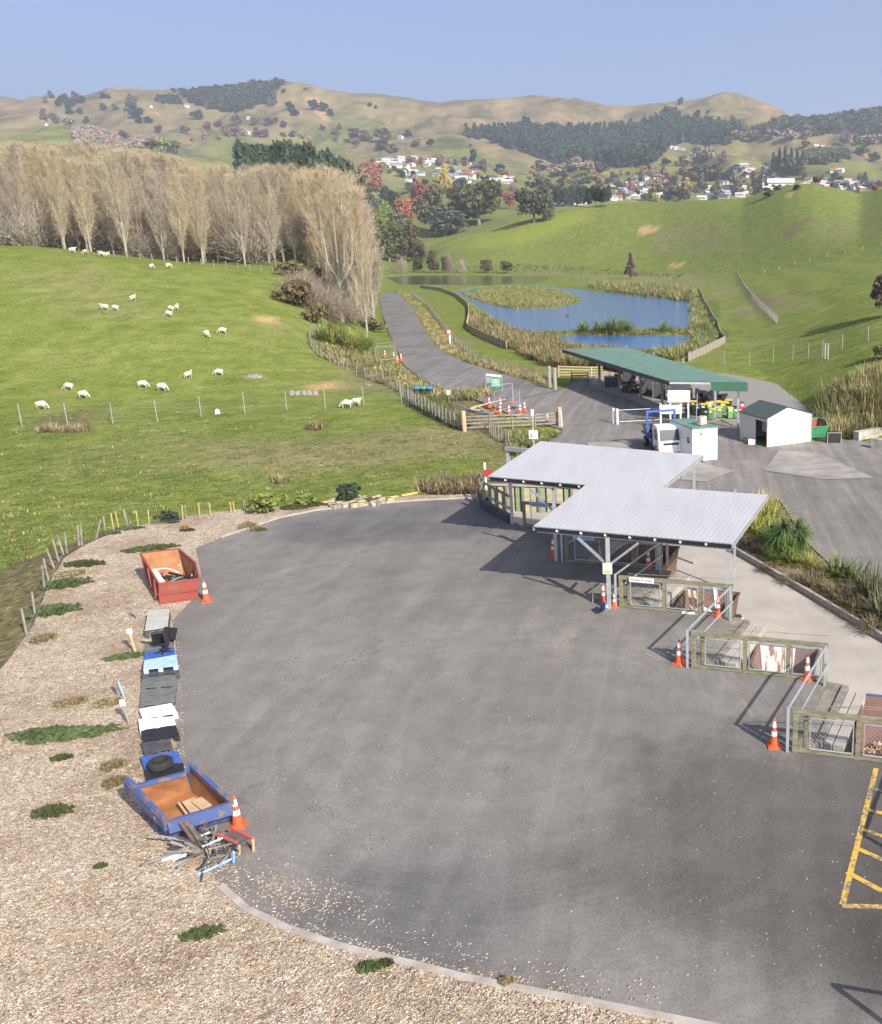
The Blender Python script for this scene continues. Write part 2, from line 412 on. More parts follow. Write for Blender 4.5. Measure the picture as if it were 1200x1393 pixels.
# ------------------------------------------------------------------ ground material
def ground_mat():
    m, nt, b = _nt('pasture'); g = N(nt); v = g.pos()
    at = g.n('ShaderNodeAttribute', attribute_name='cover'); sep = g.n('ShaderNodeSeparateColor'); g.l(at.outputs['Color'], sep.inputs[0])
    big = g.noise(v, .035, 5, .62); med = g.noise(v, .32, 5, .7, .3); fine = g.noise(v, 2.6, 4, .7); vf = g.noise(v, 11., 2, .6)
    gr = g.ramp(med, [(.3, (.115, .158, .028)), (.5, (.172, .212, .042)), (.72, (.25, .265, .08))])
    dry = g.ramp(med, [(.3, (.20, .165, .085)), (.7, (.32, .255, .15))])
    ff = g.math('ADD', sep.outputs[0], g.math('MULTIPLY', g.math('SUBTRACT', big, .56), 1.1))
    ff = g.math('ADD', ff, g.math('MULTIPLY', g.math('SUBTRACT', fine, .5), .7), True)
    col = g.mix(ff, gr, dry)
    col = g.mix(g.math('MULTIPLY', sep.outputs[1], .85), col, g.ramp(med, [(.3, (.21, .25, .04)), (.7, (.29, .32, .06))]))
    bare = g.ramp(fine, [(.3, (.42, .27, .13)), (.7, (.55, .38, .2))])
    col = g.mix(sep.outputs[2], col, bare)
    scr = g.ramp(fine, [(.35, (.10, .075, .04)), (.65, (.26, .2, .12))])
    col = g.mix(g.math('MULTIPLY', at.outputs['Alpha'], .8), col, scr)
    col = g.mix(.75, col, g.ramp(fine, [(.3, .62), (.7, 1.3)]), 'MULTIPLY')
    col = g.mix(.5, col, g.ramp(vf, [(.3, .55), (.7, 1.4)]), 'MULTIPLY')
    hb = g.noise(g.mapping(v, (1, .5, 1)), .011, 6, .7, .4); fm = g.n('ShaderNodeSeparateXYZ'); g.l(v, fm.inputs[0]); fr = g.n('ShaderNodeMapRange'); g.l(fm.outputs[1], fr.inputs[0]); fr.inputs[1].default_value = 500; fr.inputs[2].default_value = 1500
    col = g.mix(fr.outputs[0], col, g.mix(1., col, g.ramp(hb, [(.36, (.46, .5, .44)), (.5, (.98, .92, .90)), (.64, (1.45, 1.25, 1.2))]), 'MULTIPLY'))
    # darker tracks left by sheep and water on the far hills
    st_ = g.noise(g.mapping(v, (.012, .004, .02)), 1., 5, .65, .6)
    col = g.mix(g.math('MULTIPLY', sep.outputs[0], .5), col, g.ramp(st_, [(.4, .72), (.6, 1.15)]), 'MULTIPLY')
    g.l(col, b.inputs['Base Color']); b.inputs['Roughness'].default_value = .95; b.inputs['Specular IOR Level'].default_value = .1
    g.bump(g.math('ADD', fine, g.math('MULTIPLY', med, 2.)), b, .6, .22)
    return m
idx = np.arange(NG * ND).reshape(ND, NG)
fq = np.stack([idx[:-1, :-1], idx[:-1, 1:], idx[1:, 1:], idx[1:, :-1]], -1).reshape(-1, 4)
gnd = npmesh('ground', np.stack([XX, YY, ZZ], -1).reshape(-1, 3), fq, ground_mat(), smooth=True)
gnd['kind'] = 'structure'
ca = gnd.data.color_attributes.new('cover', 'FLOAT_COLOR', 'POINT'); ca.data.foreach_set('color', COV.reshape(-1))
# ------------------------------------------------------------------ water
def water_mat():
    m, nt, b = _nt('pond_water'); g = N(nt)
    b.inputs['Base Color'].default_value = (.055, .165, .42, 1); b.inputs['Roughness'].default_value = .09  # blue of the reflected sky is painted into the base colour
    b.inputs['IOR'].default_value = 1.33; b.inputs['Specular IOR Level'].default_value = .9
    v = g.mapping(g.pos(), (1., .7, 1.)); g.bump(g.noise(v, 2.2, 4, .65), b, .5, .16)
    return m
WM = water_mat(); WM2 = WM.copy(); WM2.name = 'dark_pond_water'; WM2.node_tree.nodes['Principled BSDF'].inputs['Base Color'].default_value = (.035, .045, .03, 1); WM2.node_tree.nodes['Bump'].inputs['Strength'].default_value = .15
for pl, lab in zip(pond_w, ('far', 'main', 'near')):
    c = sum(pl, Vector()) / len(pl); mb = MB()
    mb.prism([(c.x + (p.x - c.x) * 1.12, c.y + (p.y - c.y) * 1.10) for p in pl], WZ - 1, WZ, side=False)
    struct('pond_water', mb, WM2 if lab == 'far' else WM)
# ------------------------------------------------------------------ asphalt, concrete, mulch
def asphalt_mat(name, base, centre=None, dark=None, streak=None):
    m, nt, b = _nt(name); g = N(nt); v = g.pos()
    big = g.noise(v, .12, 5, .6); med = g.noise(v, .9, 4, .65); fine = g.noise(v, 14., 3, .7); grit = g.noise(v, 45., 2, .6)
    lo = tuple(x * .84 for x in base); hi = tuple(x * 1.16 for x in base)
    col = g.ramp(big, [(.32, lo), (.5, base), (.7, hi)])
    if centre is not None:
        sub = g.n('ShaderNodeVectorMath', operation='SUBTRACT'); g.l(v, sub.inputs[0]); sub.inputs[1].default_value = (centre[0], centre[1], 0)
        ln = g.n('ShaderNodeVectorMath', operation='LENGTH'); g.l(sub.outputs[0], ln.inputs[0])
        sp = g.n('ShaderNodeSeparateXYZ'); g.l(sub.outputs[0], sp.inputs[0])
        ang = g.math('ARCTAN2', sp.outputs[1], sp.outputs[0])
        wob = g.math('MULTIPLY', g.noise(v, .14, 3), 5.)
        cb = g.n('ShaderNodeCombineXYZ'); g.l(g.math('ADD', g.math('MULTIPLY', ln.outputs['Value'], 1.5), wob), cb.inputs[0]); g.l(g.math('MULTIPLY', ang, .9), cb.inputs[1])
        rg = g.noise(cb.outputs[0], 1.0, 4, .62)
        col = g.mix(g.ramp(g.noise(v, .16, 3, .6), [(.42, .02), (.62, .42)]), col, g.ramp(rg, [(.36, .86), (.5, 1.), (.62, 1.26)]), 'MULTIPLY')
        cb2 = g.n('ShaderNodeCombineXYZ'); g.l(g.math('ADD', g.math('MULTIPLY', ln.outputs['Value'], 5.5), g.math('MULTIPLY', wob, 2.)), cb2.inputs[0]); g.l(g.math('MULTIPLY', ang, 1.6), cb2.inputs[1])
        col = g.mix(g.ramp(g.noise(v, .22, 3, .6), [(.46, 0.), (.62, .5)]), col, g.ramp(g.noise(cb2.outputs[0], 1., 3, .6), [(.38, .88), (.5, 1.), (.6, 1.16)]), 'MULTIPLY')
        sv = g.mapping(v, (.9, .13, 1), R(38)); sn = g.noise(sv, 1., 4, .6, .5)
        col = g.mix(.45, col, g.ramp(sn, [(.35, .8), (.5, 1.), (.66, 1.25)]), 'MULTIPLY')
    if streak is not None:
        sv = g.mapping(v, (1.6, .09, 1), streak); sn = g.noise(sv, 1., 4, .6, .25)
        col = g.mix(.7, col, g.ramp(sn, [(.35, .78), (.5, 1.), (.66, 1.35)]), 'MULTIPLY')
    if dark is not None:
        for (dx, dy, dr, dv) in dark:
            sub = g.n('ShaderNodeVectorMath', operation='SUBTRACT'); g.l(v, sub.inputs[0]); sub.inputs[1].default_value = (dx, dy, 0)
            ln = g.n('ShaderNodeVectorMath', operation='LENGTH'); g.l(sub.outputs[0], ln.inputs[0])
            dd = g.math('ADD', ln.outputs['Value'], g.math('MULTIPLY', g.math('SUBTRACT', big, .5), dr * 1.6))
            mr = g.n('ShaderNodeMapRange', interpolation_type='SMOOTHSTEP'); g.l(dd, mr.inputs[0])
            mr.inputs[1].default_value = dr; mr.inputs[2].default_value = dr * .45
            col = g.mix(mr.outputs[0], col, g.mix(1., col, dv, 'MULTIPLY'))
    col = g.mix(.6, col, g.ramp(med, [(.35, .84), (.65, 1.16)]), 'MULTIPLY')
    col = g.mix(.7, col, g.ramp(fine, [(.3, .72), (.7, 1.26)]), 'MULTIPLY')
    col = g.mix(g.ramp(grit, [(.66, 0.), (.74, .5)]), col, (.33, .3, .27))
    # fine cracks
    vo = g.n('ShaderNodeTexVoronoi', feature='DISTANCE_TO_EDGE'); vo.inputs['Scale'].default_value = .22
    vd = g.n('ShaderNodeVectorMath', operation='ADD'); g.l(v, vd.inputs[0]); nz = g.n('ShaderNodeTexNoise'); nz.inputs['Scale'].default_value = .8; nz.inputs['Detail'].default_value = 5; g.l(v, nz.inputs['Vector'])
    scl = g.n('ShaderNodeVectorMath', operation='SCALE'); g.l(nz.outputs['Color'], scl.inputs[0]); scl.inputs['Scale'].default_value = 3.; g.l(scl.outputs[0], vd.inputs[1]); g.l(vd.outputs[0], vo.inputs['Vector'])
    cr = g.math('MULTIPLY', g.ramp(vo.outputs['Distance'], [(.0, 1.), (.006, 0.)]), g.ramp(big, [(.45, 0.), (.6, .55)]))
    col = g.mix(cr, col, tuple(x * .35 for x in base))
    g.l(col, b.inputs['Base Color']); b.inputs['Roughness'].default_value = .88; b.inputs['Specular IOR Level'].default_value = .3
    g.bump(g.math('ADD', fine, grit), b, .35, .012)
    return m
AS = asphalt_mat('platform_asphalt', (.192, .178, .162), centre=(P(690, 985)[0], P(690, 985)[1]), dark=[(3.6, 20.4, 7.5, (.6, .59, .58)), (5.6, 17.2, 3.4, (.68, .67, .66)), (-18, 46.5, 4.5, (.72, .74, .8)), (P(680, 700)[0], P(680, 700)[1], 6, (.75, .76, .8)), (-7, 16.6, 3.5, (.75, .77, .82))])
YA = asphalt_mat('yard_asphalt', (.20, .183, .167), streak=R(38))
RA = asphalt_mat('road_asphalt', (.18, .168, .157), streak=R(-25))
CO = M('worn_concrete', (.44, .40, .35), (.35, .32, .28), .5, .9, bump=.3, obj=False, detail=6)
COd = M('dirty_concrete', (.30, .27, .22), (.16, .14, .11), 1.2, .95, bump=.5, obj=False, detail=6)
GRV = M('gravel', (.34, .31, .28), (.20, .185, .17), 9., .95, bump=.8, bd=.05, obj=False, detail=5)
def mulch_mat():
    m, nt, b = _nt('wood_mulch'); g = N(nt); v = g.pos()
    nz = g.n('ShaderNodeTexVoronoi'); nz.inputs['Scale'].default_value = 12.; 
    vv = g.n('ShaderNodeVectorMath', operation='ADD'); nn = g.n('ShaderNodeTexNoise'); nn.inputs['Scale'].default_value = 6.; g.l(v, nn.inputs['Vector'])
    g.l(v, vv.inputs[0]); g.l(nn.outputs['Color'], vv.inputs[1]); g.l(vv.outputs[0], nz.inputs['Vector'])
    sep = g.n('ShaderNodeSeparateColor'); g.l(nz.outputs['Color'], sep.inputs[0])
    col = g.ramp(sep.outputs[0], [(.0, (.22, .165, .115)), (.25, (.37, .29, .21)), (.6, (.50, .405, .30)), (.85, (.62, .52, .41)), (.95, (.78, .73, .66))])
    big = g.noise(v, .35, 5, .6); med = g.noise(v, 2.5, 4, .7)
    col = g.mix(.7, col, g.ramp(big, [(.32, (.62, .54, .44)), (.56, (1.04, 1.02, .98))]), 'MULTIPLY')
    col = g.mix(.5, col, g.ramp(med, [(.3, .75), (.7, 1.2)]), 'MULTIPLY')
    g.l(col, b.inputs['Base Color']); b.inputs['Roughness'].default_value = .95; b.inputs['Specular IOR Level'].default_value = .1
    g.bump(nz.outputs['Distance'], b, .6, .05)
    return m
MU = mulch_mat()
UV = Vector((.973, -.231, 0)).normalized(); VV = Vector((-UV.y, UV.x, 0)); VV = Vector((.231, .973, 0)).normalized()
ST = Vector((2.9, -5.49, 0)); A1 = Vector((-3.13, 34.98, 0)); BW = 4.65
def A(k): return A1 + ST * (k - 1)
def Ap(k): return A(k) + UV * BW
SAW = [A(-1)]
for k in range(-1, 6): SAW += [A(k), Ap(k)]
SAW = SAW[1:]
OUT = [P(a, b) for a, b in [(648, 672), (560, 674), (480, 680), (400, 689), (330, 692), (250, 703), (170, 718), (122, 738), (88, 758), (64, 800), (46, 850), (10, 900), (-80, 1000), (-220, 1150), (-420, 1400), (-500, 1700)]]
plat = OUT[::-1] + [P(658, 688), P(678, 700)] + SAW + [Vector((9.8, 3, 0)), Vector((-14, 3, 0))]
pm = MB(); pm.prism([(p.x, p.y) for p in plat], -2.2, 0.)
for i in range(len(pm.f)):
    f = pm.f[i]
    if len(f) == 4: pm.mi[i] = 1
pf = pm.build('platform', [MU, COd]); pf['kind'] = 'structure'
ASPH = [(1500, 1480), (1000, 1402), (850, 1372), (700, 1343), (620, 1326), (530, 1303), (460, 1286), (390, 1262), (335, 1236), (300, 1205), (270, 1165), (250, 1120), (240, 1060), (241, 1000), (238, 930), (240, 880), (234, 845), (262, 815), (274, 780), (266, 746), (300, 731),
        (380, 704), (430, 694), (480, 688), (560, 681), (648, 677), (655, 686), (678, 698)]
asph_w = [P(a, b, .012) for a, b in ASPH]
mb = MB(); mb.prism([(p.x, p.y) for p in asph_w + SAW[:] + [Vector((9.6, 8, 0))]], 0, .012, side=False)
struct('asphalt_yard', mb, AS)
# mulch bank falling from the platform to the paddock
mb = MB()
on_ = []
for i in range(len(OUT)):
    a, b = OUT[max(i - 1, 0)], OUT[min(i + 1, len(OUT) - 1)]; n = Vector(((b - a).y, -(b - a).x, 0)).normalized()
    if n.dot(OUT[i] - Vector((-8, 30, 0))) < 0: n = -n
    on_.append(n)
for i in range(len(OUT) - 1):
    a, b = OUT[i], OUT[i + 1]
    mb.quad(a + Vector((0, 0, -.01)), b + Vector((0, 0, -.01)), b + on_[i + 1] * 6 + Vector((0, 0, -1.9)), a + on_[i] * 6 + Vector((0, 0, -1.9)))
struct('bank', mb, gnd.data.materials[0])
mb = MB(); mb.prism([(p.x, p.y) for p in yard_w], 0, YZ, side=False); struct('lower_yard', mb, YA)
mb = MB(); k = len(rl)
for i in range(k - 1):
    for j in range(6):
        mb.quad(*[l0.lerp(l1, t) for l0, l1, t in ((rl[i], rr_[i], j / 6), (rl[i], rr_[i], (j + 1) / 6), (rl[i + 1], rr_[i + 1], (j + 1) / 6), (rl[i + 1], rr_[i + 1], j / 6))])
ro = struct('road', mb, RA); ro.location.z = .03
LANE = [(664, 712), (690, 690), (800, 684), (900, 684), (960, 700), (1000, 742), (1100, 802), (1200, 862), (1600, 1100), (1700, 1700), (1000, 1700), (700, 1000)]
mb = MB(); mb.prism([(P(a, b, YZ + .03).x, P(a, b, YZ + .03).y) for a, b in LANE], 0, YZ + .03, side=False); struct('concrete_lane', mb, CO)
PAD = [(930, 503), (1000, 510), (1050, 520), (1092, 534), (1114, 552), (1117, 568), (1106, 584), (1085, 592), (1000, 580), (960, 560)]
mb = MB(); mb.prism([(P(a, b, YZ + .06).x, P(a, b, YZ + .06).y) for a, b in PAD], 0, YZ + .06, side=False); struct('gravel_pad', mb, GRV)
for pl in [[(797, 602), (846, 601), (866, 612), (868, 640), (838, 640)], [(880, 612), (935, 625), (1000, 640), (960, 655), (900, 650)], [(1060, 612), (1110, 615), (1190, 650), (1120, 652), (1040, 640)],
           [(800, 526), (860, 545), (905, 566), (960, 578), (1012, 560), (1010, 520), (940, 503), (850, 503), (812, 510)]]:
    mb = MB(); mb.prism([(P(a, b, YZ + .035).x, P(a, b, YZ + .035).y) for a, b in pl], 0, YZ + .035, side=False); struct('concrete_slab', mb, M('pale_slab', (.34, .315, .28), (.23, .213, .19), .7, .9, bump=.2, obj=False, detail=6))
# planting strip with kerb
STRIP = [(1000, 748), (1100, 806), (1200, 866), (1400, 985), (1400, 850), (1200, 788), (1130, 770), (1094, 737), (1060, 684), (1030, 680), (1000, 706)]
sw = [P(a, b, YZ + .2) for a, b in STRIP]
mb = MB(); mb.prism([(p.x, p.y) for p in sw], YZ - .1, YZ + .2); struct('planting_bed', mb, M('bed_soil', (.24, .175, .11), (.12, .085, .05), 2.2, .95, bump=.8, bd=.08, obj=False, detail=6))
mb = MB()
for i in range(3): mb.beam(sw[i] + Vector((0, 0, 0)), sw[i + 1], .16, .28)
struct('kerb', mb, M('kerb_concrete', (.42, .39, .35), (.28, .25, .22), 2., .9, obj=False))
# flush concrete edging round the platform
mb = MB(); ed = [P(a, b, .02) for a, b in ASPH]
for a, b in zip(ed[1:9], ed[2:10]): mb.beam(a - Vector((0, 0, .03)), b - Vector((0, 0, .03)), .16, .09)
for a, b in zip(ed[20:26], ed[21:27]): mb.beam(a, b, .18, .10)
struct('kerb', mb, M('edging_concrete', (.46, .42, .37), (.33, .29, .25), 2., .9, obj=False))
# ------------------------------------------------------------------ things on the platform
GALV = M('galvanised_steel', (.50, .52, .54), (.40, .42, .44), 3., .45, .55)
TIM = M('weathered_timber', (.27, .25, .16), (.15, .145, .085), 3., .9, bump=.5, stretch=(1, 1, 5), obj=False)
TIMG = M('grey_timber', (.30, .27, .23), (.17, .15, .13), 3., .9, bump=.5, obj=False)
PALE = M('pale_timber', (.55, .42, .27), (.42, .31, .19), 3., .85, bump=.3)
ORG = M('cone_orange', (.82, .12, .035), (.66, .10, .035), 3., .55)
REFL = M('reflective_white', (.85, .85, .83), (.74, .74, .72), 5., .4)
WHT = M('white_paint', (.80, .80, .78), (.68, .68, .66), 1.5, .5)
BLK = M('black_plastic', (.028, .028, .032), (.018, .018, .02), 5., .45)
DGR = M('dark_grey_plastic', (.085, .088, .095), (.05, .052, .058), 5., .6)
MGR = M('grey_plastic', (.17, .175, .17), (.11, .115, .11), 5., .65)
BLU = M('blue_plastic', (.055, .13, .42), (.035, .09, .30), 4., .55)
LBL = M('pale_blue_plastic_and_shade', (.42, .56, .80), (.30, .44, .70), 4., .6)
WPL = M('white_plastic', (.74, .74, .70), (.60, .60, .55), 4., .55)
RUST = M('rusty_steel', (.42, .20, .09), (.25, .105, .045), 1.6, .8, bump=.3, detail=6)
DRUST = M('dark_rusty_steel', (.20, .11, .065), (.10, .055, .035), 1.6, .85, bump=.3, detail=6)
RED = M('worn_red_paint', (.26, .06, .045), (.20, .10, .065), 2.2, .6, lo=.32, hi=.46, detail=8)
BLP = M('worn_blue_paint', (.065, .10, .235), (.20, .14, .11), 3.2, .6, lo=.38, hi=.47, detail=8)
RUB = M('rubber', (.035, .034, .033), (.022, .022, .022), 8., .85, bump=.3)
YEL = M('yellow_paint', (.58, .42, .10), (.40, .30, .10), 3., .6)
def V3(*a): return Vector(a)
def make_cone():
    t = thing('traffic_cone', '-', 'traffic cone', (0, 0, 0), 'orange traffic cones with two white bands')
    b = MB(); b.box((0, 0, .02), (.38, .38, .04)); b.lathe((0, 0, 0), [(.165, .04), (.16, .07), (.13, .075)], 12); b.build('base', ORG, t)
    r = lambda z: .13 - (.13 - .03) * (z - .07) / .83
    b = MB(); b.lathe((0, 0, 0), [(r(.07), .07), (r(.87), .87), (.022, .9)], 14); b.build('body', ORG, t, smooth=False)
    for z0, z1 in ((.36, .50), (.62, .80)):
        b = MB(); b.lathe((0, 0, 0), [(r(z0) + .004, z0), (r(z1) + .004, z1)], 14); b.build('reflective_band', REFL, t)
    return t
CONE = make_cone()
def cone(px, py, label, z=.012, sc=1., rz=None):
    return place(CONE, USED, P(px, py, z), rnd.uniform(0, 1.5) if rz is None else rz, label, None, sc)
cone(281, 818, 'orange traffic cone standing on the asphalt right of the red skip')
cone(324, 1124, 'orange traffic cone with a dirty base at the right corner of the blue skip', sc=.95)
cone(924, 903, 'orange traffic cone at the galvanised rail post left of the middle fenced bay')
cone(1053, 1015, 'orange traffic cone at the rail post left of the nearest fenced bay')
cone(1098, 924, 'orange traffic cone at the far end of the nearer sloping handrail')
cone(977, 838, 'orange traffic cone beside the right hand post of the near canopy')
cone(821, 820, 'orange traffic cone leaning its back to the braced canopy post', sc=.9)
cone(836, 826, 'red orange cone in the shade between braced canopy post and rail post', sc=.7)
cone(882, 773, 'orange cone in deep shade under the near canopy beside the dark posts')
cone(753, 757, 'orange cone in shade beside the braced post of the far canopy')
# --- pallets
def lerp4(c, u, v): return c[0].lerp(c[1], u).lerp(c[3].lerp(c[2], u), v)
def pallet(px4, h, m, label, n=7, m2=None, layers=1, cat='pallet', group='plastic pallets laid in a row by the mulch'):
    c = [P(a, b, h) for a, b in px4]; o = sum(c, Vector()) / 4; o.z = .012
    t = thing('plastic_pallet', label, cat, o, group)
    H = (h - .012) / layers
    for L_ in range(layers):
        zt_ = h - L_ * H; cc = [V3(p.x, p.y, zt_) for p in c]; d = MB()
        for i in range(n):
            a = (i + .08) / n; e = (i + .8) / n
            q = [lerp4(cc, 0, a), lerp4(cc, 1, a), lerp4(cc, 1, e), lerp4(cc, 0, e)]
            lo = [p - V3(0, 0, .03) for p in q]; d.add(q + lo, [(0, 3, 2, 1), (4, 5, 6, 7), (0, 1, 5, 4), (1, 2, 6, 5), (2, 3, 7, 6), (3, 0, 4, 7)])
        for u in (.0, .44, .9):
            q = [lerp4(cc, u, .02), lerp4(cc, u + .1, .02), lerp4(cc, u + .1, .98), lerp4(cc, u, .98)]
            q = [p - V3(0, 0, .012) for p in q]; lo = [p - V3(0, 0, .04) for p in q]; d.add(q + lo, [(0, 3, 2, 1), (4, 5, 6, 7), (0, 1, 5, 4), (1, 2, 6, 5), (2, 3, 7, 6), (3, 0, 4, 7)])
        d.build('deck', m, t)
        for u in (.0, .42, .86):
            for v in (.0, .42, .84):
                f = MB()
                q = [lerp4(cc, u, v), lerp4(cc, u + .14, v), lerp4(cc, u + .14, v + .16), lerp4(cc, u, v + .16)]
                q = [p - V3(0, 0, .04) for p in q]; lo = [V3(p.x, p.y, zt_ - H + .002) for p in q]
                f.add(q + lo, [(0, 3, 2, 1), (4, 5, 6, 7), (0, 1, 5, 4), (1, 2, 6, 5), (2, 3, 7, 6), (3, 0, 4, 7)]); f.build('block', m2 or m, t)
    return t
t = pallet([(202, 832), (231, 830), (228, 853), (197, 858)], .36, DGR, 'dark grey crate with a pale board on top just below the red skip', 5, cat='crate')
c = [P(a, b, .375) for a, b in [(202, 831), (231, 829), (228, 853), (197, 858)]]
mb = MB(); mb.prism([(p.x, p.y) for p in c], .361, .385); mb.build('board', M('pale_board', (.50, .49, .44), (.38, .37, .33), 6., .8, obj=False), t)
mb = MB(); cc = [P(a, b, .33) for a, b in [(202, 832), (231, 830), (228, 853), (197, 858)]]; mb.prism([(p.x, p.y) for p in cc], .02, .3); mb.build('side_panel', MGR, t)
pallet([(199, 873), (236, 869), (235, 885), (196, 889)], .16, MGR, 'grey pallet under the discarded black office chair', 6)
pallet([(198, 887), (237, 881), (237, 893), (195, 902)], .22, BLU, 'bright blue pallet between the office chair and the pale blue pallet', 6)
pallet([(196, 898), (240, 890), (242, 905), (195, 911)], .42, LBL, 'pale blue pallet lying on top of a dark grey one', 7)
pallet([(193, 915), (243, 909), (244, 914), (193, 920)], .26, DGR, 'dark grey pallet sticking out below the pale blue pallet', 3)
pallet([(193, 918), (239, 914), (240, 932), (192, 936)], .15, MGR, 'large mid grey pallet next below the dark grey one', 8)
pallet([(192, 938), (240, 934), (238, 954), (190, 961)], .15, MGR, 'large mid grey pallet with leaf litter just above the white pallets', 6, DGR)
pallet([(189, 964), (233, 956), (242, 970), (194, 977)], .2, WPL, 'upper of the two white pallets', 5)
pallet([(188, 978), (236, 974), (239, 985), (190, 993)], .2, WPL, 'lower of the two white pallets', 5)
pallet([(192, 994), (239, 986), (244, 1000), (195, 1008)], .2, BLK, 'black pallet directly below the white pallets', 7)
pallet([(192, 1010), (231, 1004), (236, 1018), (196, 1026)], .15, DGR, 'smaller charcoal pallet above the blue pallet with the tyre', 7)
pallet([(191, 1029), (241, 1021), (247, 1035), (197, 1048)], .16, BLU, 'scuffed dark blue pallet partly under the tyre', 7)
pallet([(197, 1046), (249, 1037), (253, 1052), (200, 1062)], .22, BLK, 'black pallet between the tyre and the blue skip', 7)
def tyre(c, r, w, label, rx=0., name='tyre'):
    mb = MB(); pr = [(r * .62, 0), (r * .9, 0), (r, w * .2), (r, w * .8), (r * .9, w), (r * .62, w), (r * .58, w * .5)]
    n = 24; vs = []
    for k in range(n):
        a = 2 * math.pi * k / n
        for q, z in pr: vs.append((q * math.cos(a), q * math.sin(a), z))
    m_ = len(pr); fs = [(k * m_ + i, ((k + 1) % n) * m_ + i, ((k + 1) % n) * m_ + (i + 1) % m_, k * m_ + (i + 1) % m_) for k in range(n) for i in range(m_)]
    mb.add(vs, fs); o = mb.build(name, RUB, smooth=False); o.location = c; o.rotation_euler = (rx, 0, 0)
    return tag(o, label, 'tyre')
tyre(P(219, 1043, .23), .31, .2, 'worn black tyre lying flat across the blue and black pallets')
def bucket(px, py, z, m, label, s=1.):
    b = MB(); b.lathe((0, 0, 0), [(.11 * s, 0), (.15 * s, .3 * s), (.16 * s, .3 * s), (.16 * s, .33 * s), (.14 * s, .33 * s), (.10 * s, .05 * s)], 14)
    t = thing('bucket', label, 'bucket', P(px, py, z)); b.build('pail', m, t)
    h = MB(); h.tube([(.15 * s * math.cos(a), .05, .33 * s + .1 * math.sin(a)) for a in [math.pi * k / 8 for k in range(9)]], .006, 5); h.build('handle', GALV, t)
    return t
bucket(218, 836, .386, WPL, 'white bucket with a red rim at the back of the pale board')
bucket(218, 847, .386, WPL, 'white bucket nearer the front edge of the pale board')
# discarded office chair and flat screen
o = P(224, 885, .2); t = thing('office_chair', 'broken black office chair tipped over on the grey pallet', 'chair', o)
b = MB(); b.box(o + V3(-.25, .25, .38), (.5, .09, .62), rz=.5, rx=.5); b.build('seat', BLK, t, bevel=.02)
b = MB(); b.box(o + V3(.02, .18, .42), (.1, .5, .6), rz=.35, rx=.2); b.build('backrest', BLK, t, bevel=.02)
b = MB(); b.tube([o + V3(-.1, .1, .02), o + V3(.05, -.15, .3)], .03, 8)
for k in range(5): b.beam(o + V3(.05, -.15, .05), o + V3(.05 + .28 * math.cos(k * 1.257), -.15 + .28 * math.sin(k * 1.257), .03), .05, .04)
b.build('wheel_base', BLK, t)
o = P(233, 872, .2); t = thing('computer_screen', 'black flat screen propped up behind the office chair', 'screen', o)
b = MB(); b.box(o + V3(0, 0, .3), (.5, .05, .42), rz=-.25, rx=-.5); b.build('panel', BLK, t); b = MB(); b.box(o + V3(0, .05, .06), (.2, .2, .1)); b.build('stand', BLK, t)
b = MB(); b.box((0, 0, .02), (.32, .16, .02), rz=-.4); o_ = b.build('plywood_scrap', PALE); o_.location = P(198, 871, 0.17); tag(o_, 'small pale plywood scrap beside the grey crate', 'board')
# --- skips
def loopwalls(mb, top, bot):
    n = len(top)
    for i in range(n): j = (i + 1) % n; mb.quad(bot[i], bot[j], top[j], top[i])
def skip(name, label, top, bot, mout, min_, rimr=.035, rim_m=None):
    c = sum(bot, Vector()) / len(bot); t = thing(name, label, 'skip', (c.x, c.y, 0))
    n = len(top); ct_ = sum(top, Vector()) / n; cb = sum(bot, Vector()) / n
    s = MB(); loopwalls(s, top, bot); s.add(bot, [tuple(range(n))]); s.build('shell', mout, t)
    ti = [p + (ct_ - p) * .022 for p in top]; bi = [p + (cb - p) * .05 + V3(0, 0, .05) for p in bot]
    s = MB(); loopwalls(s, ti, bi); s.add(bi, [tuple(range(n))]); s.build('inner_lining', min_, t)
    r = MB()
    for i in range(n): r.beam(top[i], top[(i + 1) % n], rimr * 2, rimr * 2)
    r.build('rim', rim_m or mout, t)
    return t
tp = [P(216, 794, .88), P(271, 787.5, .88), P(266, 766, 1.15), P(243, 747, 1.2), P(191, 753, 1.2)]
bt = [P(217, 822, .02), P(269, 815, .02), P(266, 800, .02), P(252, 786, .02), P(204, 795, .02)]
rs_ = skip('waste_skip', 'rusty red steel skip holding scrap at the mulch edge', tp, bt, RED, RUST)
for i, j, ks in ((0, 1, ()), (4, 0, (.15, .5, .85)), (1, 2, (.5,))):
    for k in ks: rb = MB(); rb.beam(tp[i].lerp(tp[j], k) + V3(-.03, -.02, -.02), bt[i].lerp(bt[j], k) + V3(-.03, -.02, .1), .09, .06); rb.build('rib', RED, rs_)
rb = MB(); rb.beam(tp[0].lerp(bt[0], .5) + V3(-.02, -.04, 0), tp[1].lerp(bt[1], .5) + V3(.02, -.04, 0), .07, .07)
rb.build('rib', RED, rs_)
o = P(238, 800, .5); t = thing('scrap_board', 'long white board leaning inside the red skip', 'board', o)
b = MB(); b.beam(P(208, 775, .85), P(226, 800, .45), .22, .05); b.build('plank', WHT, t)
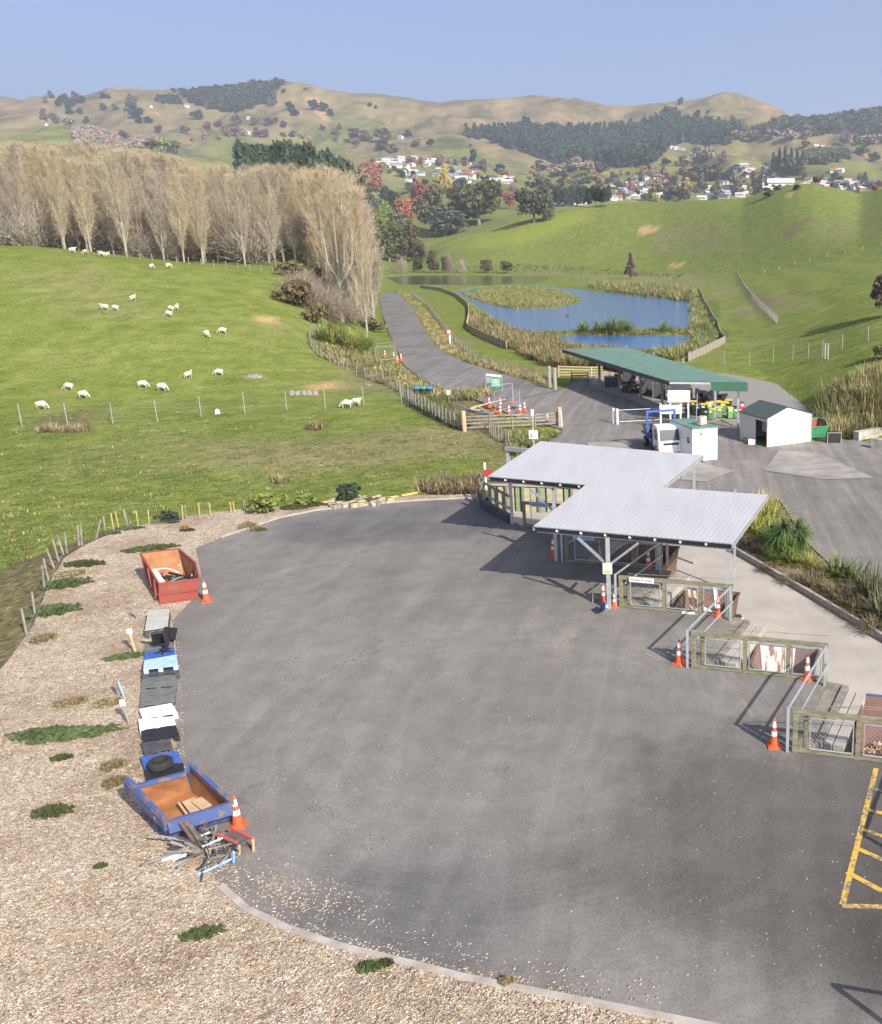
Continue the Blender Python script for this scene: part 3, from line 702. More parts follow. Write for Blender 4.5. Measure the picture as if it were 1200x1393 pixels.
for i, (pts, r, m, lb, nm, cat) in enumerate([([(212, 775, .8), (228, 770, .9), (243, 779, .7)], .025, WHT, 'pale curved hose arching over the scrap in the red skip', 'hose', 'hose'),
        ([(243, 780, .5), (244, 769, .95)], .035, WPL, 'short pale pipe standing upright in the red skip', 'pipe', 'pipe'),
        ([(222, 795, .4), (246, 785, .6)], .03, GALV, 'grey metal bar across the scrap in the red skip', 'metal_bar', 'bar'),
        ([(230, 779, .62), (262, 787, .5)], .05, BLK, 'black bent bar at the right of the scrap in the red skip', 'metal_bar', 'bar'),
        ([(215, 783, .5), (240, 792, .45)], .06, BLK, 'black rubber strip low in the scrap of the red skip', 'rubber_strip', 'strip'),
        ([(261, 787, .5), (261, 782, .75)], .025, WPL, 'short white tube near the right wall of the red skip', 'pipe', 'pipe')]):
    b = MB(); p3 = [P(a, c_, z) for a, c_, z in pts]
    if len(p3) == 3: p3 = [(p3[0] * (1 - k) ** 2 + p3[1] * 2 * k * (1 - k) + p3[2] * k * k) for k in [j / 8 for j in range(9)]]
    b.tube(p3, r, 6); tag(b.build(nm, m, origin=p3[0]), lb, cat)
rr = random.Random(3); b = MB()
for k in range(70):
    p = P(rr.uniform(217, 262), rr.uniform(783, 797), rr.uniform(.2, .5)); b.mat(k % 3); b.box(p, (rr.uniform(.1, .5), rr.uniform(.05, .2), rr.uniform(.02, .1)), rz=rr.uniform(0, 3), rx=rr.uniform(-.5, .5), ry=rr.uniform(-.5, .5))
tag(b.build('scrap_heap', [BLK, DRUST, MGR]), 'tangle of dark metal scrap filling the bottom of the red skip', 'scrap', kind='stuff')
tp = [P(229, 1119, .74), P(316, 1093, .74), P(258, 1040, .98), P(253, 1052, .84), P(184, 1070, .84), P(173, 1061, .98)]
bt = [P(225, 1142, .03), P(315, 1116, .03), P(262, 1079, .03), P(258, 1080, .03), P(205, 1098, .03), P(202, 1100, .03)]
bs = skip('waste_skip', 'scratched blue steel skip with rust brown inside on the mulch', tp, bt, BLP, RUST, .05)
b = MB(); b.beam(tp[0] + V3(0, -.03, -.12), tp[1] + V3(0, -.03, -.12), .08, .3); b.beam(tp[0] + V3(-.06, 0, -.10), tp[5] + V3(-.06, 0, -.12), .1, .26); b.build('rim', BLP, bs)
for k in (.2, .5, .8): b = MB(); b.beam(tp[5].lerp(tp[0], k) + V3(-.1, 0, -.1), bt[5].lerp(bt[0], k) + V3(-.08, 0, .1), .1, .07); b.build('rib', BLP, bs)
fl = [P(217, 1113, .12), P(285, 1098, .12), P(258, 1079, .12), P(206, 1093, .12)]
for i, (a, b_, w_, z) in enumerate([((243, 1092), (254, 1108), .05, .3), ((262, 1090), (278, 1103), .06, .25), ((256, 1088), (268, 1104), .3, .2), ((270, 1086), (281, 1098), .25, .16)]):
    m_ = MB(); m_.beam(P(*a, z), P(*b_, z - .04), w_, .03)
    tag(m_.build('timber_plank', PALE, origin=P(*a, z)), ['thin pale batten lying across the blue skip floor', 'thin batten along the right wall of the blue skip', 'wide plywood strip in the middle of the blue skip', 'plywood strip at the right inside the blue skip'][i], 'plank')
# --- broken furniture beside the blue skip
def sticks(name, label, cat, segs, parts, base):
    t = thing(name, label, cat, P(*base, 0))
    for (pn, m_, ls, w_, h_) in parts:
        for l_ in ls:
            b = MB(); b.beam(P(*l_[0]), P(*l_[1]), w_, h_); b.build(pn, m_, t)
    return t
DBR = M('dark_slats', (.15, .11, .10), (.09, .065, .06), 5., .8)
sticks('garden_chair', 'overturned slatted chair with dark back against the blue skip front', 'chair', None,
       [('back_slat', DBR, [((246, 1118, .75), (266, 1147, .25)), ((252, 1117, .75), (272, 1146, .25)), ((258, 1122, .7), (276, 1150, .22))], .1, .03),
        ('arm', TIMG, [((252, 1146, .35), (275, 1158, .25)), ((262, 1158, .3), (276, 1162, .2))], .07, .04), ('leg', WPL, [((236, 1171, .03), (262, 1156, .3))], .06, .05)], (262, 1150))
RDW = M('faded_red_paint', (.55, .09, .08), (.35, .1, .09), 6., .7)
sticks('broken_bench', 'small bench with red edged seat and pale legs right of the junk pile', 'bench', None,
       [('seat_slat', DBR, [((303, 1137, .42), (325, 1149, .42)), ((308, 1134, .42), (331, 1147, .42)), ((313, 1131, .42), (337, 1144, .42))], .1, .03),
        ('side_rail', RDW, [((295, 1135, .43), (323, 1147, .43)), ((315, 1127, .43), (344, 1141, .43))], .07, .05),
        ('leg', PALE, [((325, 1148, .4), (325, 1162, .02)), ((344, 1143, .4), (345, 1157, .02)), ((298, 1140, .4), (298, 1152, .02))], .06, .06)], (322, 1150))
sticks('chair_frame', 'stripped metal chair frame with lattice in the middle of the junk pile', 'chair', None,
       [('frame_tube', TIMG, [((285, 1168, .1), (325, 1159, .1)), ((283, 1155, .35), (322, 1146, .35)), ((285, 1168, .1), (279, 1152, .35)), ((325, 1159, .1), (323, 1146, .35)), ((296, 1165, .1), (292, 1150, .35)), ((310, 1162, .1), (304, 1148, .35))], .035, .035),
        ('lattice', DGR, [((283, 1150, .3), (308, 1144, .3)), ((286, 1154, .3), (312, 1148, .3)), ((290, 1158, .25), (316, 1152, .25)), ((286, 1163, .2), (318, 1156, .2))], .05, .02)], (303, 1160))
for a, b_, r, m_, lb, nm in [((270, 1190, .03), (316, 1168, .2), .028, M('sky_blue_pipe', (.2, .42, .66), (.3, .5, .7), 3., .5), 'sky blue pipe at the bottom of the junk pile', 'pipe'),
        ((318, 1173, .1), (318, 1159, .45), .03, M('sky_blue_pipe', (.2, .42, .66)), 'short blue upright pipe at the right of the junk pile', 'pipe'),
        ((275, 1152, .5), (303, 1140, .5), .02, WPL, 'white tube lying over the top of the junk pile', 'tube'),
        ((266, 1140, .2), (286, 1132, .25), .025, WPL, 'white tube close to the blue skip front', 'tube'),
        ((252, 1178, .03), (278, 1161, .2), .028, M('brown_handle', (.36, .2, .09)), 'brown wooden handle with black end in the junk pile', 'handle'),
        ((266, 1183, .03), (289, 1173, .1), .022, DGR, 'dark bar on the mulch below the junk pile', 'bar')]:
    b = MB(); b.tube([P(*a), P(*b_)], r, 6); tag(b.build(nm, m_, origin=P(*a)), lb, 'pipe' if 'pipe' in nm else nm)
rr = random.Random(17); b = MB()
for k in range(34):
    p = P(rr.uniform(256, 312), rr.uniform(1138, 1168), rr.uniform(.03, .3)); th = rr.uniform(0, 6.28); l_ = rr.uniform(.25, 1.0); b.mat(k % 4); q = p + V3(math.cos(th) * l_, math.sin(th) * l_, rr.uniform(-.05, .35)); q.z = max(q.z, .03)
    b.beam(p, q, rr.uniform(.02, .05), rr.uniform(.02, .05))
tag(b.build('scrap_tangle', [TIMG, DBR, DGR, GALV]), 'tangle of thin bars and frames in the junk pile below the blue skip', 'scrap', kind='stuff')
b = MB(); b.box((0, 0, .03), (.5, .25, .05), rz=.4); o_ = b.build('plastic_sheet', WPL); o_.location = P(237, 1165, .02); tag(o_, 'crumpled white plastic left of the junk pile', 'plastic sheet')
# --- stakes in the mulch
def post(name, px, py, h, r, m, label, cat, z=0., dx=0., dy=0., top=None, group=None, n=6, square=False):
    o = P(px, py, z); t = o + V3(dx, dy, h)
    b = MB()
    if square: b.beam(o - V3(0, 0, .1), t, r * 2, r * 2)
    else: b.tube([o - V3(0, 0, .1), t], r, n)
    if top:
        th = thing(name, label, cat, o, group); b.build('post', m, th); b2 = MB(); b2.box(t + V3(0, 0, top[1] * .5 - .02), (top[0], top[0] * .5, top[1]), rz=.4); b2.build('cap', top[2], th); return th
    return tag(b.build(name, m, origin=o), label, cat, group)
post('stake', 188, 842, .5, .045, TIMG, 'short dark grey stake leaning in the mulch below the red skip', 'stake', dx=-.15)
post('stake', 185, 888, .75, .05, PALE, 'pale stake with a white tag beside the office chair pallets', 'stake', dx=-.1, top=(.16, .18, WHT))
post('stake', 163, 946, .5, .05, TIMG, 'grey stake beside the blue pipe in the mulch', 'stake', dx=-.1)
post('stake', 170, 950, .6, .025, M('sky_blue_pipe', (.2, .42, .66)), 'thin light blue pipe standing in the mulch', 'stake', dx=-.12)
post('stake', 177, 984, .6, .05, TIMG, 'grey stake with a white tag beside the white pallets', 'stake', dx=-.12, top=(.14, .2, WHT))
# --- fence along the platform edge
FN = 'stakes and posts of the paddock fence'
for i, (px, py, h, dx, yel) in enumerate([(60, 800, 1.0, .1, 0), (66, 788, .95, -.05, 0), (74, 772, .9, -.2, 0), (80, 762, 1., -.1, 0), (86, 752, .9, -.12, 0), (91, 750, .95, .05, 0), (107, 740, .95, .1, 0), (111, 739, 1.0, .12, 0), (130, 731, .9, .4, 0), (144, 726, .9, .02, 0),
        (155, 723, .95, 0, 1), (162, 719, .9, -.05, 1), (175, 717, .95, -.12, 0), (188, 714, .75, 0, 1), (203, 712, .75, .05, 1), (249, 707, .8, .05, 1), (254, 706, .75, 0, 0), (272, 704, .8, .03, 1), (287, 702, .75, 0, 1), (315, 698, .6, 0, 1), (319, 697, .6, 0, 1), (334, 696, .65, 0, 0), (48, 838, 1., .05, 0), (36, 862, 1., 0, 0)]):
    o_ = post('fence_stake' if yel else 'fence_post', px, py, h, .03 if yel else .045, M('yellow_stake', (.5, .39, .14), (.38, .3, .12), 4., .8) if yel else TIMG,
              '-', 'stake' if yel else 'fence post', dx=dx, group='yellow fence stakes' if yel else 'grey wooden fence posts by the mulch')
    o_['auto'] = 'yel' if yel else 'wood'
w_ = MB(); pts = [P(a, b, .55) for a, b in [(36, 862), (60, 800), (86, 752), (111, 739), (144, 726), (175, 717), (254, 706), (334, 696)]]
for dz in (0, -.25):
    for a, b in zip(pts[:-1], pts[1:]): w_.tube([a + V3(0, 0, dz), b + V3(0, 0, dz)], .006, 3, cap=False)
tag(w_.build('fence_wire', GALV), 'thin wires strung between the paddock fence posts', 'wire')
# yellow kerb rail sections in the weeds
for i, ((x0, y0), (x1, y1)) in enumerate([((343, 691), (353, 690)), ((392, 687), (406, 684)), ((434, 684), (470, 680)), ((488, 679), (505, 677)), ((526, 677), (542, 675)), ((546, 674), (568, 670))]):
    b = MB(); b.beam(P(x0, y0, .1), P(x1, y1, .1), .1, .10); tag(b.build('yellow_barrier', YEL, origin=P(x0, y0, 0)), '-', 'barrier', 'low yellow barrier pieces at the paddock edge')['auto'] = 'bar'
# ------------------------------------------------------------------ tipping bays
def bay_pt(k, u, v=0., z=0.): return A(k) + UV * u + VV * v + V3(0, 0, z)
BAYN = {-1: 'farthest', 0: 'shaded', 1: 'canopy', 2: 'middle', 3: 'nearest'}
FENCE_LAB = {-1: 'mossy timber bay fence in the shade under the far canopy', 0: 'dark timber bay fence in shade between the two canopies', 1: 'timber and mesh bay fence with white sign below the near canopy', 2: 'mossy timber bay fence in the open with a bin behind it', 3: 'timber bay fence with chain mesh at the right edge nearest the viewer'}
def wires(mb, a, b, z0, z1, sp=.12, r=.003):
    L_ = (b - a).length; d = (b - a) / L_; H = z1 - z0; n = int((L_ + H) / sp)
    for i in range(n):
        s0 = i * sp - H
        for sg in (0, 1):
            x0, x1 = s0, s0 + H; y0, y1 = (z0, z1) if sg else (z1, z0)
            if x0 < 0: y0 += (0 - x0) / H * (y1 - y0); x0_ = 0
            else: x0_ = x0
            if x1 > L_: y1 = y1 - (x1 - L_) / H * (y1 - (z0 if sg else z1)) if False else (z0 + (L_ - x0) / H * H if sg else z1 - (L_ - x0)); x1 = L_
            if x0_ >= x1: continue
            mb.tube([a + d * x0_ + V3(0, 0, y0), a + d * x1 + V3(0, 0, y1)], r, 3, cap=False)
for k in range(-1, 5):
    if k == 4: continue
    t = thing('bay_fence', FENCE_LAB[k], 'fence', A(k), 'timber fences across the tipping bays')
    for u in (.08, .36, 1.85, 3.3, 4.5):
        if u == .36 and k < 1: continue
        b = MB(); b.box(bay_pt(k, u, .12 if u == .36 else 0, .62), (.13, .13, 1.26), rz=-.23); b.build('post', TIM, t)
    b = MB(); b.beam(bay_pt(k, 0, 0, 1.27), bay_pt(k, 4.6, 0, 1.27), .1, .15); b.build('top_rail', TIM, t)
    b = MB(); b.beam(bay_pt(k, 0, 0, .09), bay_pt(k, 4.6, 0, .09), .12, .12); b.build('bottom_rail', TIM, t)
    for u0, u1 in ((.5, 1.7), (2.0, 3.2), (3.45, 4.4)):
        b = MB(); q = [bay_pt(k, u0, -.09, .2), bay_pt(k, u1, -.09, .2), bay_pt(k, u1, -.09, 1.15), bay_pt(k, u0, -.09, 1.15)]
        for i in range(4): b.tube([q[i], q[(i + 1) % 4]], .022, 5)
        g_ = b.build('gate_frame', GALV, t)
        b = MB(); wires(b, q[0] - V3(0, 0, .2), q[1] - V3(0, 0, .2), .2, 1.15, .13 if k > 1 else .18, .0025); b.build('mesh', GALV, g_)
    # far side rail of the bay, thin pipe
    b = MB(); b.tube([bay_pt(k, .3, .25, 1.35), bay_pt(k, 4.5, 1.1, 1.15)], .01, 5); b.build('chain_bar', TIMG, t)
def textobj(txt, size, m, loc, rot, parent=None, name='lettering', align='CENTER'):
    cu = bpy.data.curves.new(name, 'FONT'); cu.body = txt; cu.size = size; cu.align_x = align; cu.align_y = 'CENTER'; cu.extrude = .002
    ob = bpy.data.objects.new(name, cu); COL.objects.link(ob)
    dg = bpy.context.evaluated_depsgraph_get(); me = bpy.data.meshes.new_from_object(ob.evaluated_get(dg)); bpy.data.objects.remove(ob)
    o2 = bpy.data.objects.new(name, me); COL.objects.link(o2); me.materials.clear(); me.materials.append(m)
    o2.location = loc; o2.rotation_euler = rot
    if parent is not None: o2.parent = parent; o2.location = Vector(loc) - Vector(parent.location)
    return o2
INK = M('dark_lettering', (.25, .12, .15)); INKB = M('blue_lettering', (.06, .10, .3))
for k, txt, lab in ((1, 'Garden & Waste', 'small white lettered sign on the fence rail beside the near canopy post'), (0, 'Metal & Steel', 'white sign with blue shade in its colour on the rail under the near canopy'), (-1, 'General Waste', 'sign with blue shade in its colour on the rail under the far canopy')):
    o = bay_pt(k, .95, -.09, 1.25); t = thing('rail_sign', lab, 'sign', o)
    b = MB(); b.box(o, (1.0, .03, .2), rz=math.atan2(UV.y, UV.x)); b.build('board', WHT if k == 1 else LBL, t)  # signs under the canopies: blue of the shade is put into the board
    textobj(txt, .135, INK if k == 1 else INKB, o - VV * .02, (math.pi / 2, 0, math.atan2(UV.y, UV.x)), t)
# sloping side edges: concrete block capping, timber beams, galvanised handrails
RLAB = {-1: 'galvanised handrail along the shaded side of the farthest bay', 0: 'galvanised handrail rising into the shade of the near canopy', 1: 'galvanised handrail between the near canopy and the middle bay', 2: 'galvanised handrail between the middle bay and the nearest bay', 3: 'galvanised handrail past the right edge of the nearest bay'}
for k in range(-2, 4):
    a = Ap(k); b_ = A(k + 1); d = (b_ - a); dn = d.normalized(); rt = V3(-dn.y, dn.x, 0)
    if rt.x < 0: rt = -rt
    if k >= -1:
        t = thing('retaining_wall', {-1: 'shaded concrete retaining edge under the far canopy', 0: 'concrete retaining edge in shade under the near canopy', 1: 'stepped concrete and timber retaining edge right of the canopy bay', 2: 'stepped concrete and timber retaining edge between middle and nearest bays', 3: 'concrete retaining edge beyond the right border'}[k], 'retaining wall', a)
        w0 = MB(); w0.beam(a + rt * .27 - V3(0, 0, .86), b_ + rt * .27 - dn * .25 - V3(0, 0, .86), .5, 1.7); w0.build('wall', COd, t)
        for off, w_, h_, z, m_ in ((.62, .2, .22, -.05, TIMG), (.86, .22, .22, -.12, CO), (1.16, .3, .3, -.2, CO)):
            if off < 1.1 or k != 99:
                q = MB(); q.beam(a + rt * off + dn * .2 + V3(0, 0, z), b_ + rt * off - dn * (.5 + off * .3) + V3(0, 0, z), w_, h_); q.build('capping_beam', m_, t)
        q = MB(); q.beam(a + rt * .95 + dn * .25 - V3(0, 0, .98), b_ + rt * .95 - dn * .9 - V3(0, 0, .98), .7, 1.4); q.build('block', COd, t)
    if k == -2: continue
    t = thing('handrail', RLAB[k] if k >= -1 else '-', 'handrail', b_, 'galvanised handrails along the bay sides')
    p0 = b_ - rt * .12 + dn * .08; p1 = a - rt * .05 + dn * .35
    for q_ in (p0, p1):
        b = MB(); b.beam(q_ + V3(0, 0, 0), q_ + V3(0, 0, 1.42), .085, .085); b.build('post', GALV, t)
    b = MB(); b.tube([p0 + V3(0, 0, 1.38), p1 + V3(0, 0, 1.38)], .04, 8); b.build('top_rail', GALV, t)
    b = MB(); b.tube([p0 + V3(0, 0, .8) + rt * .1, p1 + V3(0, 0, .8) + rt * .1], .032, 8); b.build('mid_rail', GALV, t)
    if k >= 1:
        b = MB(); e = bay_pt(k + 1, 3.2, .9, 1.2); b.tube([p0 + V3(0, 0, 1.3) + dn * -.2, bay_pt(k + 1, 1.9, .45, 1.42), e], .009, 4); b.build('cable', TIMG, t)
# low steel barrier whose shadow falls into the bottom right corner
o = V3(3.95, 13.75, 0.012); t = thing('handrail', 'short handrail below the bottom right corner of the view', 'handrail', o, 'galvanised handrails along the bay sides')
for dx in (0, 1.5): b = MB(); b.beam(o + UV * dx, o + UV * dx + V3(0, 0, 1.3), .085, .085); b.build('post', GALV, t)
b = MB(); b.tube([o + V3(0, 0, 1.3), o + UV * 1.5 + V3(0, 0, 1.3)], .04, 8); b.build('top_rail', GALV, t)
# bins standing lower behind the fences
def hookbin(k, u0, u1, v0, v1, ztop, lab, mo, mi_, panel=None):
    c = bay_pt(k, (u0 + u1) / 2, (v0 + v1) / 2, -1.66); t = thing('waste_bin', lab, 'skip', c, 'open bins below the tipping bays')
    top = [bay_pt(k, u, v, ztop) for u, v in ((u0, v0), (u1, v0), (u1, v1), (u0, v1))]
    bot = [bay_pt(k, u, v, -1.6) for u, v in ((u0 + .15, v0 + .3), (u1 - .15, v0 + .3), (u1 - .15, v1 - .3), (u0 + .15, v1 - .3))]
    s = MB(); loopwalls(s, top, bot); s.add(bot, [(0, 1, 2, 3)]); s.build('shell', mo, t)
    cc = sum(top, Vector()) / 4; ti = [p + (cc - p) * .03 for p in top]; bi = [p + (cc - p) * .05 + V3(0, 0, .05) for p in bot]
    s = MB(); loopwalls(s, ti, bi); s.add(bi, [(0, 1, 2, 3)]); s.build('inner_lining', mi_, t)
    for i in range(4): r = MB(); r.beam(top[i], top[(i + 1) % 4], .08, .08); r.build('rim', BLP if i == 2 else mo, t)
    if panel:
        s = MB(); s.quad(ti[3].lerp(ti[2], panel[0]) - VV * .01, ti[3].lerp(ti[2], panel[1]) - VV * .01, bi[3].lerp(bi[2], panel[1]) - VV * .02, bi[3].lerp(bi[2], panel[0]) - VV * .02); s.build('scraped_panel', M('scraped_white', (.7, .66, .62), (.3, .16, .11), 2.2, .8, lo=.42, hi=.5, stretch=(3, 1, .6)), t)
    return t
BR = M('brown_bin_lining', (.23, .14, .11), (.15, .09, .075), 1.2, .8, bump=.2)
hookbin(1, 2.0, 4.2, .35, 3.4, -.3, 'open blue backed bin of timber and bags behind the canopy bay fence', DRUST, BR)
hookbin(2, 1.75, 4.0, .35, 3.3, -.4, 'brown lined bin with a scraped white panel behind the middle bay fence', DRUST, BR, (.02, .62))
hookbin(3, 1.7, 4.6, .5, 4.2, -.10, 'rust brown bin holding leaves behind the nearest bay fence', DRUST, BR)
hookbin(0, 1.9, 4.4, .4, 3.6, -.1, 'dark bin in shade behind the fence under the near canopy', DRUST, DRUST)
def heap(name, lab, cx, cy, w_, d_, z0, z1, mats, n, smin=.08, smax=.4, seed=1, k=1):
    rr = random.Random(seed); b = MB()
    for i in range(n):
        u = rr.uniform(-1, 1); v = rr.uniform(-1, 1); z = z0 + (z1 - z0) * (1 - .5 * (u * u + v * v)) * rr.uniform(.3, 1)
        b.mat(rr.randrange(len(mats))); s = rr.uniform(smin, smax); b.box(bay_pt(k, cx + u * w_, cy + v * d_, z), (s, s * rr.uniform(.3, 1), s * rr.uniform(.1, .6)), rz=rr.uniform(0, 3), rx=rr.uniform(-.6, .6), ry=rr.uniform(-.6, .6))
    return tag(b.build(name, mats), lab, 'rubbish', kind='stuff')
LEAF = M('fallen_leaves', (.50, .30, .17), (.34, .17, .09), 9., .9); GRN_ = M('green_scraps', (.1, .3, .08), (.05, .18, .1), 6., .8)
heap('rubbish', 'mixed rubbish and black bags filling the bin behind the canopy bay', 3.2, 2., 1.1, 1.3, -1.5, -.7, [BLK, BLK, DGR, WPL, BLU, PALE], 160, .15, .5, 4, 1)
heap('leaf_pile', 'brown leaves piled in the nearest bin', 3.0, 2.2, 1.2, 1.4, -1.6, -.9, [LEAF, LEAF, PALE], 900, .05, .14, 5, 3)
heap('rubbish', 'scraps at the bottom of the middle bin', 3.0, 1.8, .9, 1.1, -1.5, -1.2, [BLK, DGR, BLU, BR], 60, .1, .4, 6, 2)
for k, sd_ in ((1, 8), (2, 9)):
    heap('ground_litter', 'leaf and plastic litter on the lane behind the %s bay fence' % BAYN[k], 1., 1.2, .9, .9, -1.66, -1.6, [LEAF, GRN_, WPL, TIMG], 120, .04, .16, sd_, k)
for i, (u, v) in enumerate(((2.5, 1.2), (2.75, 1.1))):
    b = MB(); b.beam(bay_pt(1, u - .25, v + 1.2, .05), bay_pt(1, u + .35, v - .4, -.75), .13, .05); tag(b.build('timber_plank', PALE, origin=bay_pt(1, u, v, -.4)), ['left one of two pale planks leaning in the canopy bay bin', 'right one of two pale planks leaning in the canopy bay bin'][i], 'plank')
o = bay_pt(1, 3.35, .9, -.72); t = thing('plastic_bag', 'white tied bag on the rubbish behind the canopy bay fence', 'bag', o)
b = MB(); b.lathe(o, [(.1, 0), (.2, .08), (.22, .2), (.13, .33), (.03, .4), (.06, .5)], 9); b.build('sack', WPL, t)
o = bay_pt(2, 3.95, .9, -.9); b = MB(); b.box(o, (.5, .06, 1.0), rz=-.3, rx=.2); tag(b.build('plastic_sheet', BLU, origin=o), 'upright blue sheet at the right of the middle bay bin', 'sheet')
b = MB(); b.beam(P(928, 833, .05), P(961, 834.5, .05), .1, .08); tag(b.build('white_plank', WHT, origin=P(928, 833, .0)), 'white plank on the asphalt before the canopy bay fence', 'plank')
b = MB(); b.box((0, 0, .4), (.14, .4, .8)); o_ = b.build('foam_slab', WHT); o_.location = P(974, 824, 0); o_.rotation_euler = (0, -.1, .2); tag(o_, 'white panel leaning inside the right end of the canopy bay fence', 'panel')
o = P(813, 820, .01); t = thing('hand_trolley', 'grey trolley with a white oval plate beside the braced canopy post', 'trolley', o)
b = MB(); b.tube([o + V3(-.2, 0, 0), o + V3(-.15, .1, .8), o + V3(.2, .1, .8), o + V3(.2, 0, 0)], .02, 6); b.build('frame', GALV, t)
b = MB(); b.lathe((0, 0, 0), [(.02, -.02), (.17, -.02), (.17, .02), (.02, .02)], 14); q = b.build('plate', WPL, t); q.location = (.1, -.03, .5); q.rotation_euler = (math.pi / 2, .2, 0); q.scale = (1, 1.6, 1)
b = MB(); b.beam(P(817, 828, .03), P(824, 823, .55), .32, .04, up=(1, 0, 0)); tag(b.build('blue_board', BLU, origin=P(817, 828, 0)), 'dark blue board leaning against the braced canopy post', 'board')
b = MB(); b.beam(P(821, 830, .03), P(826, 825, .5), .1, .04, up=(1, 0, 0)); tag(b.build('white_board', WHT, origin=P(821, 830, 0)), 'narrow white board leaning at the foot of the braced canopy post', 'board')
# ------------------------------------------------------------------ canopies
ROOF = M('zinc_roofing', (.50, .495, .50), (.45, .445, .45), 1.4, .5, .1, obj=False, detail=6, lo=.3, hi=.62, stretch=(1.2, .22, 1))
BEAMM = M('painted_beam', (.075, .08, .095), (.05, .055, .065), 2., .6)
def corr_roof(name, FL, FR, BR, BL, m, parent, pitch=.2, amp=.004, th=.03):
    n = int((FR - FL).length / pitch) * 2; b = MB(); vs = []
    K = 6
    for i in range(n + 1):
        t_ = i / n; a = FL.lerp(FR, t_); c = BL.lerp(BR, t_); dz = V3(0, 0, amp if i % 2 else 0)
        for j in range(K + 1): vs.append(a.lerp(c, j / K) + dz)
    fs = [(i * (K + 1) + j, (i + 1) * (K + 1) + j, (i + 1) * (K + 1) + j + 1, i * (K + 1) + j + 1) for i in range(n) for j in range(K)]
    b.add(vs, fs); o = len(vs); b.add([v - V3(0, 0, th) for v in vs], [f[::-1] for f in fs])
    return b.build(name, m, parent)
def canopy(lab, FL, FR, BR, BL, posts, brace_at, npur=8):
    t = thing('canopy', lab, 'canopy', (FL.x, FL.y, 0), 'open canopies with pale metal roofs')
    corr_roof('roof', FL, FR, BR, BL, ROOF, t)
    d = V3(0, 0, -.17); b = MB(); ins = (BL - FL).normalized() * .12
    b.beam(FL + d + ins * 2.6, FR + d + ins * 2.6, .08, .28); b.build('front_beam', BEAMM, t)
    b = MB(); b.beam(FL + V3(0, 0, -.34) + ins * 3, FR + V3(0, 0, -.34) + ins * 3, .1, .05); b.build('lower_beam', GALV, t)
    b = MB(); b.beam(BL + d - ins, BR + d - ins, .08, .26); b.build('rear_beam', BEAMM, t)
    b = MB(); m_ = .5; b.beam(FL.lerp(BL, m_) + d, FR.lerp(BR, m_) + d, .08, .22); b.build('middle_beam', BEAMM, t)
    for i in range(npur + 1):
        k = i / npur; a = FL.lerp(FR, k); c = BL.lerp(BR, k)
        b = MB(); b.beam(a + V3(0, 0, -.12) + ins * .3, c + V3(0, 0, -.12), .06, .15); b.build('rafter', TIMG if 0 < i < npur else GALV, t)
        if 0 < i < npur: b = MB(); b.box(a + V3(0, 0, -.10), (.07, .05, .06)); b.build('bracket', WPL, t)
    for (p, ztop, w_) in posts:
        b = MB(); b.beam(V3(p.x, p.y, p.z), V3(p.x, p.y, ztop), w_, w_); b.build('post', GALV, t)
    p, ztop = brace_at; fd = (FR - FL).normalized()
    for s in (-1, 1):
        b = MB(); b.beam(p + V3(0, 0, ztop - 1.15), p + fd * s * 1.25 + V3(0, 0, ztop - .12), .09, .09); b.build('brace', GALV, t)
    b = MB()
    b.tube([BL.lerp(BR, .02) - ins * 1.5 + V3(0, 0, -.1), BL.lerp(BR, .98) - ins * -.2 + V3(0, 0, -.1)], .06, 6); b.build('gutter', GALV, t)
    return t
FL, FR = P(725, 716, 3.12), P(996, 740, 3.12); BR, BL = P(1045, 673, 3.5), P(801, 656, 3.5)
pb = P(829, 828, 0)
canopy('near canopy with pale ribbed metal roof over the tipping bay', FL, FR, BR, BL, [(pb, 2.95, .16), (P(989, 838, 0), 2.95, .13), (P(757, 763, 0), 3.3, .15), (P(894, 775, 0), 3.3, .15), (P(999, 806, -1.66), 3.3, .1), (P(908, 770, 0), 3.3, .12)], (pb, 2.95))
FL, FR = P(663, 648, 3.45), P(893, 668, 3.45); BR, BL = P(957, 619, 4.0), P(735, 600, 4.0)
pb2 = P(757, 763, 0) + VV * .02
canopy('far canopy with pale metal roof partly behind the nearer one', FL, FR, BR, BL, [(P(697, 713, 0), 3.55, .15), (V3(-1.9, 41.8, -1.66), 3.4, .13), (V3(-.2, 45.0, -1.66), 3.7, .13), (V3(-5., 46.3, -1.66), 3.7, .13)], (pb2 + VV * .25, 3.3), 9)
# sign on the braced post
o = P(829, 828, 0) + V3(-.02, -.12, 1.72); t = thing('post_sign', 'white notice with orange bands fixed to the braced canopy post', 'sign', o)
b = MB(); b.box(o, (.36, .03, .44)); b.build('board', WHT, t)
b = MB(); b.box(o + V3(0, -.018, -.13), (.26, .012, .10)); b.box(o + V3(0, -.018, .19), (.30, .012, .03)); b.build('orange_band', M('sign_orange', (.85, .42, .05)), t)
textobj('NOTICE', .075, INKB, o + V3(0, -.02, .07), (math.pi / 2, 0, 0), t)
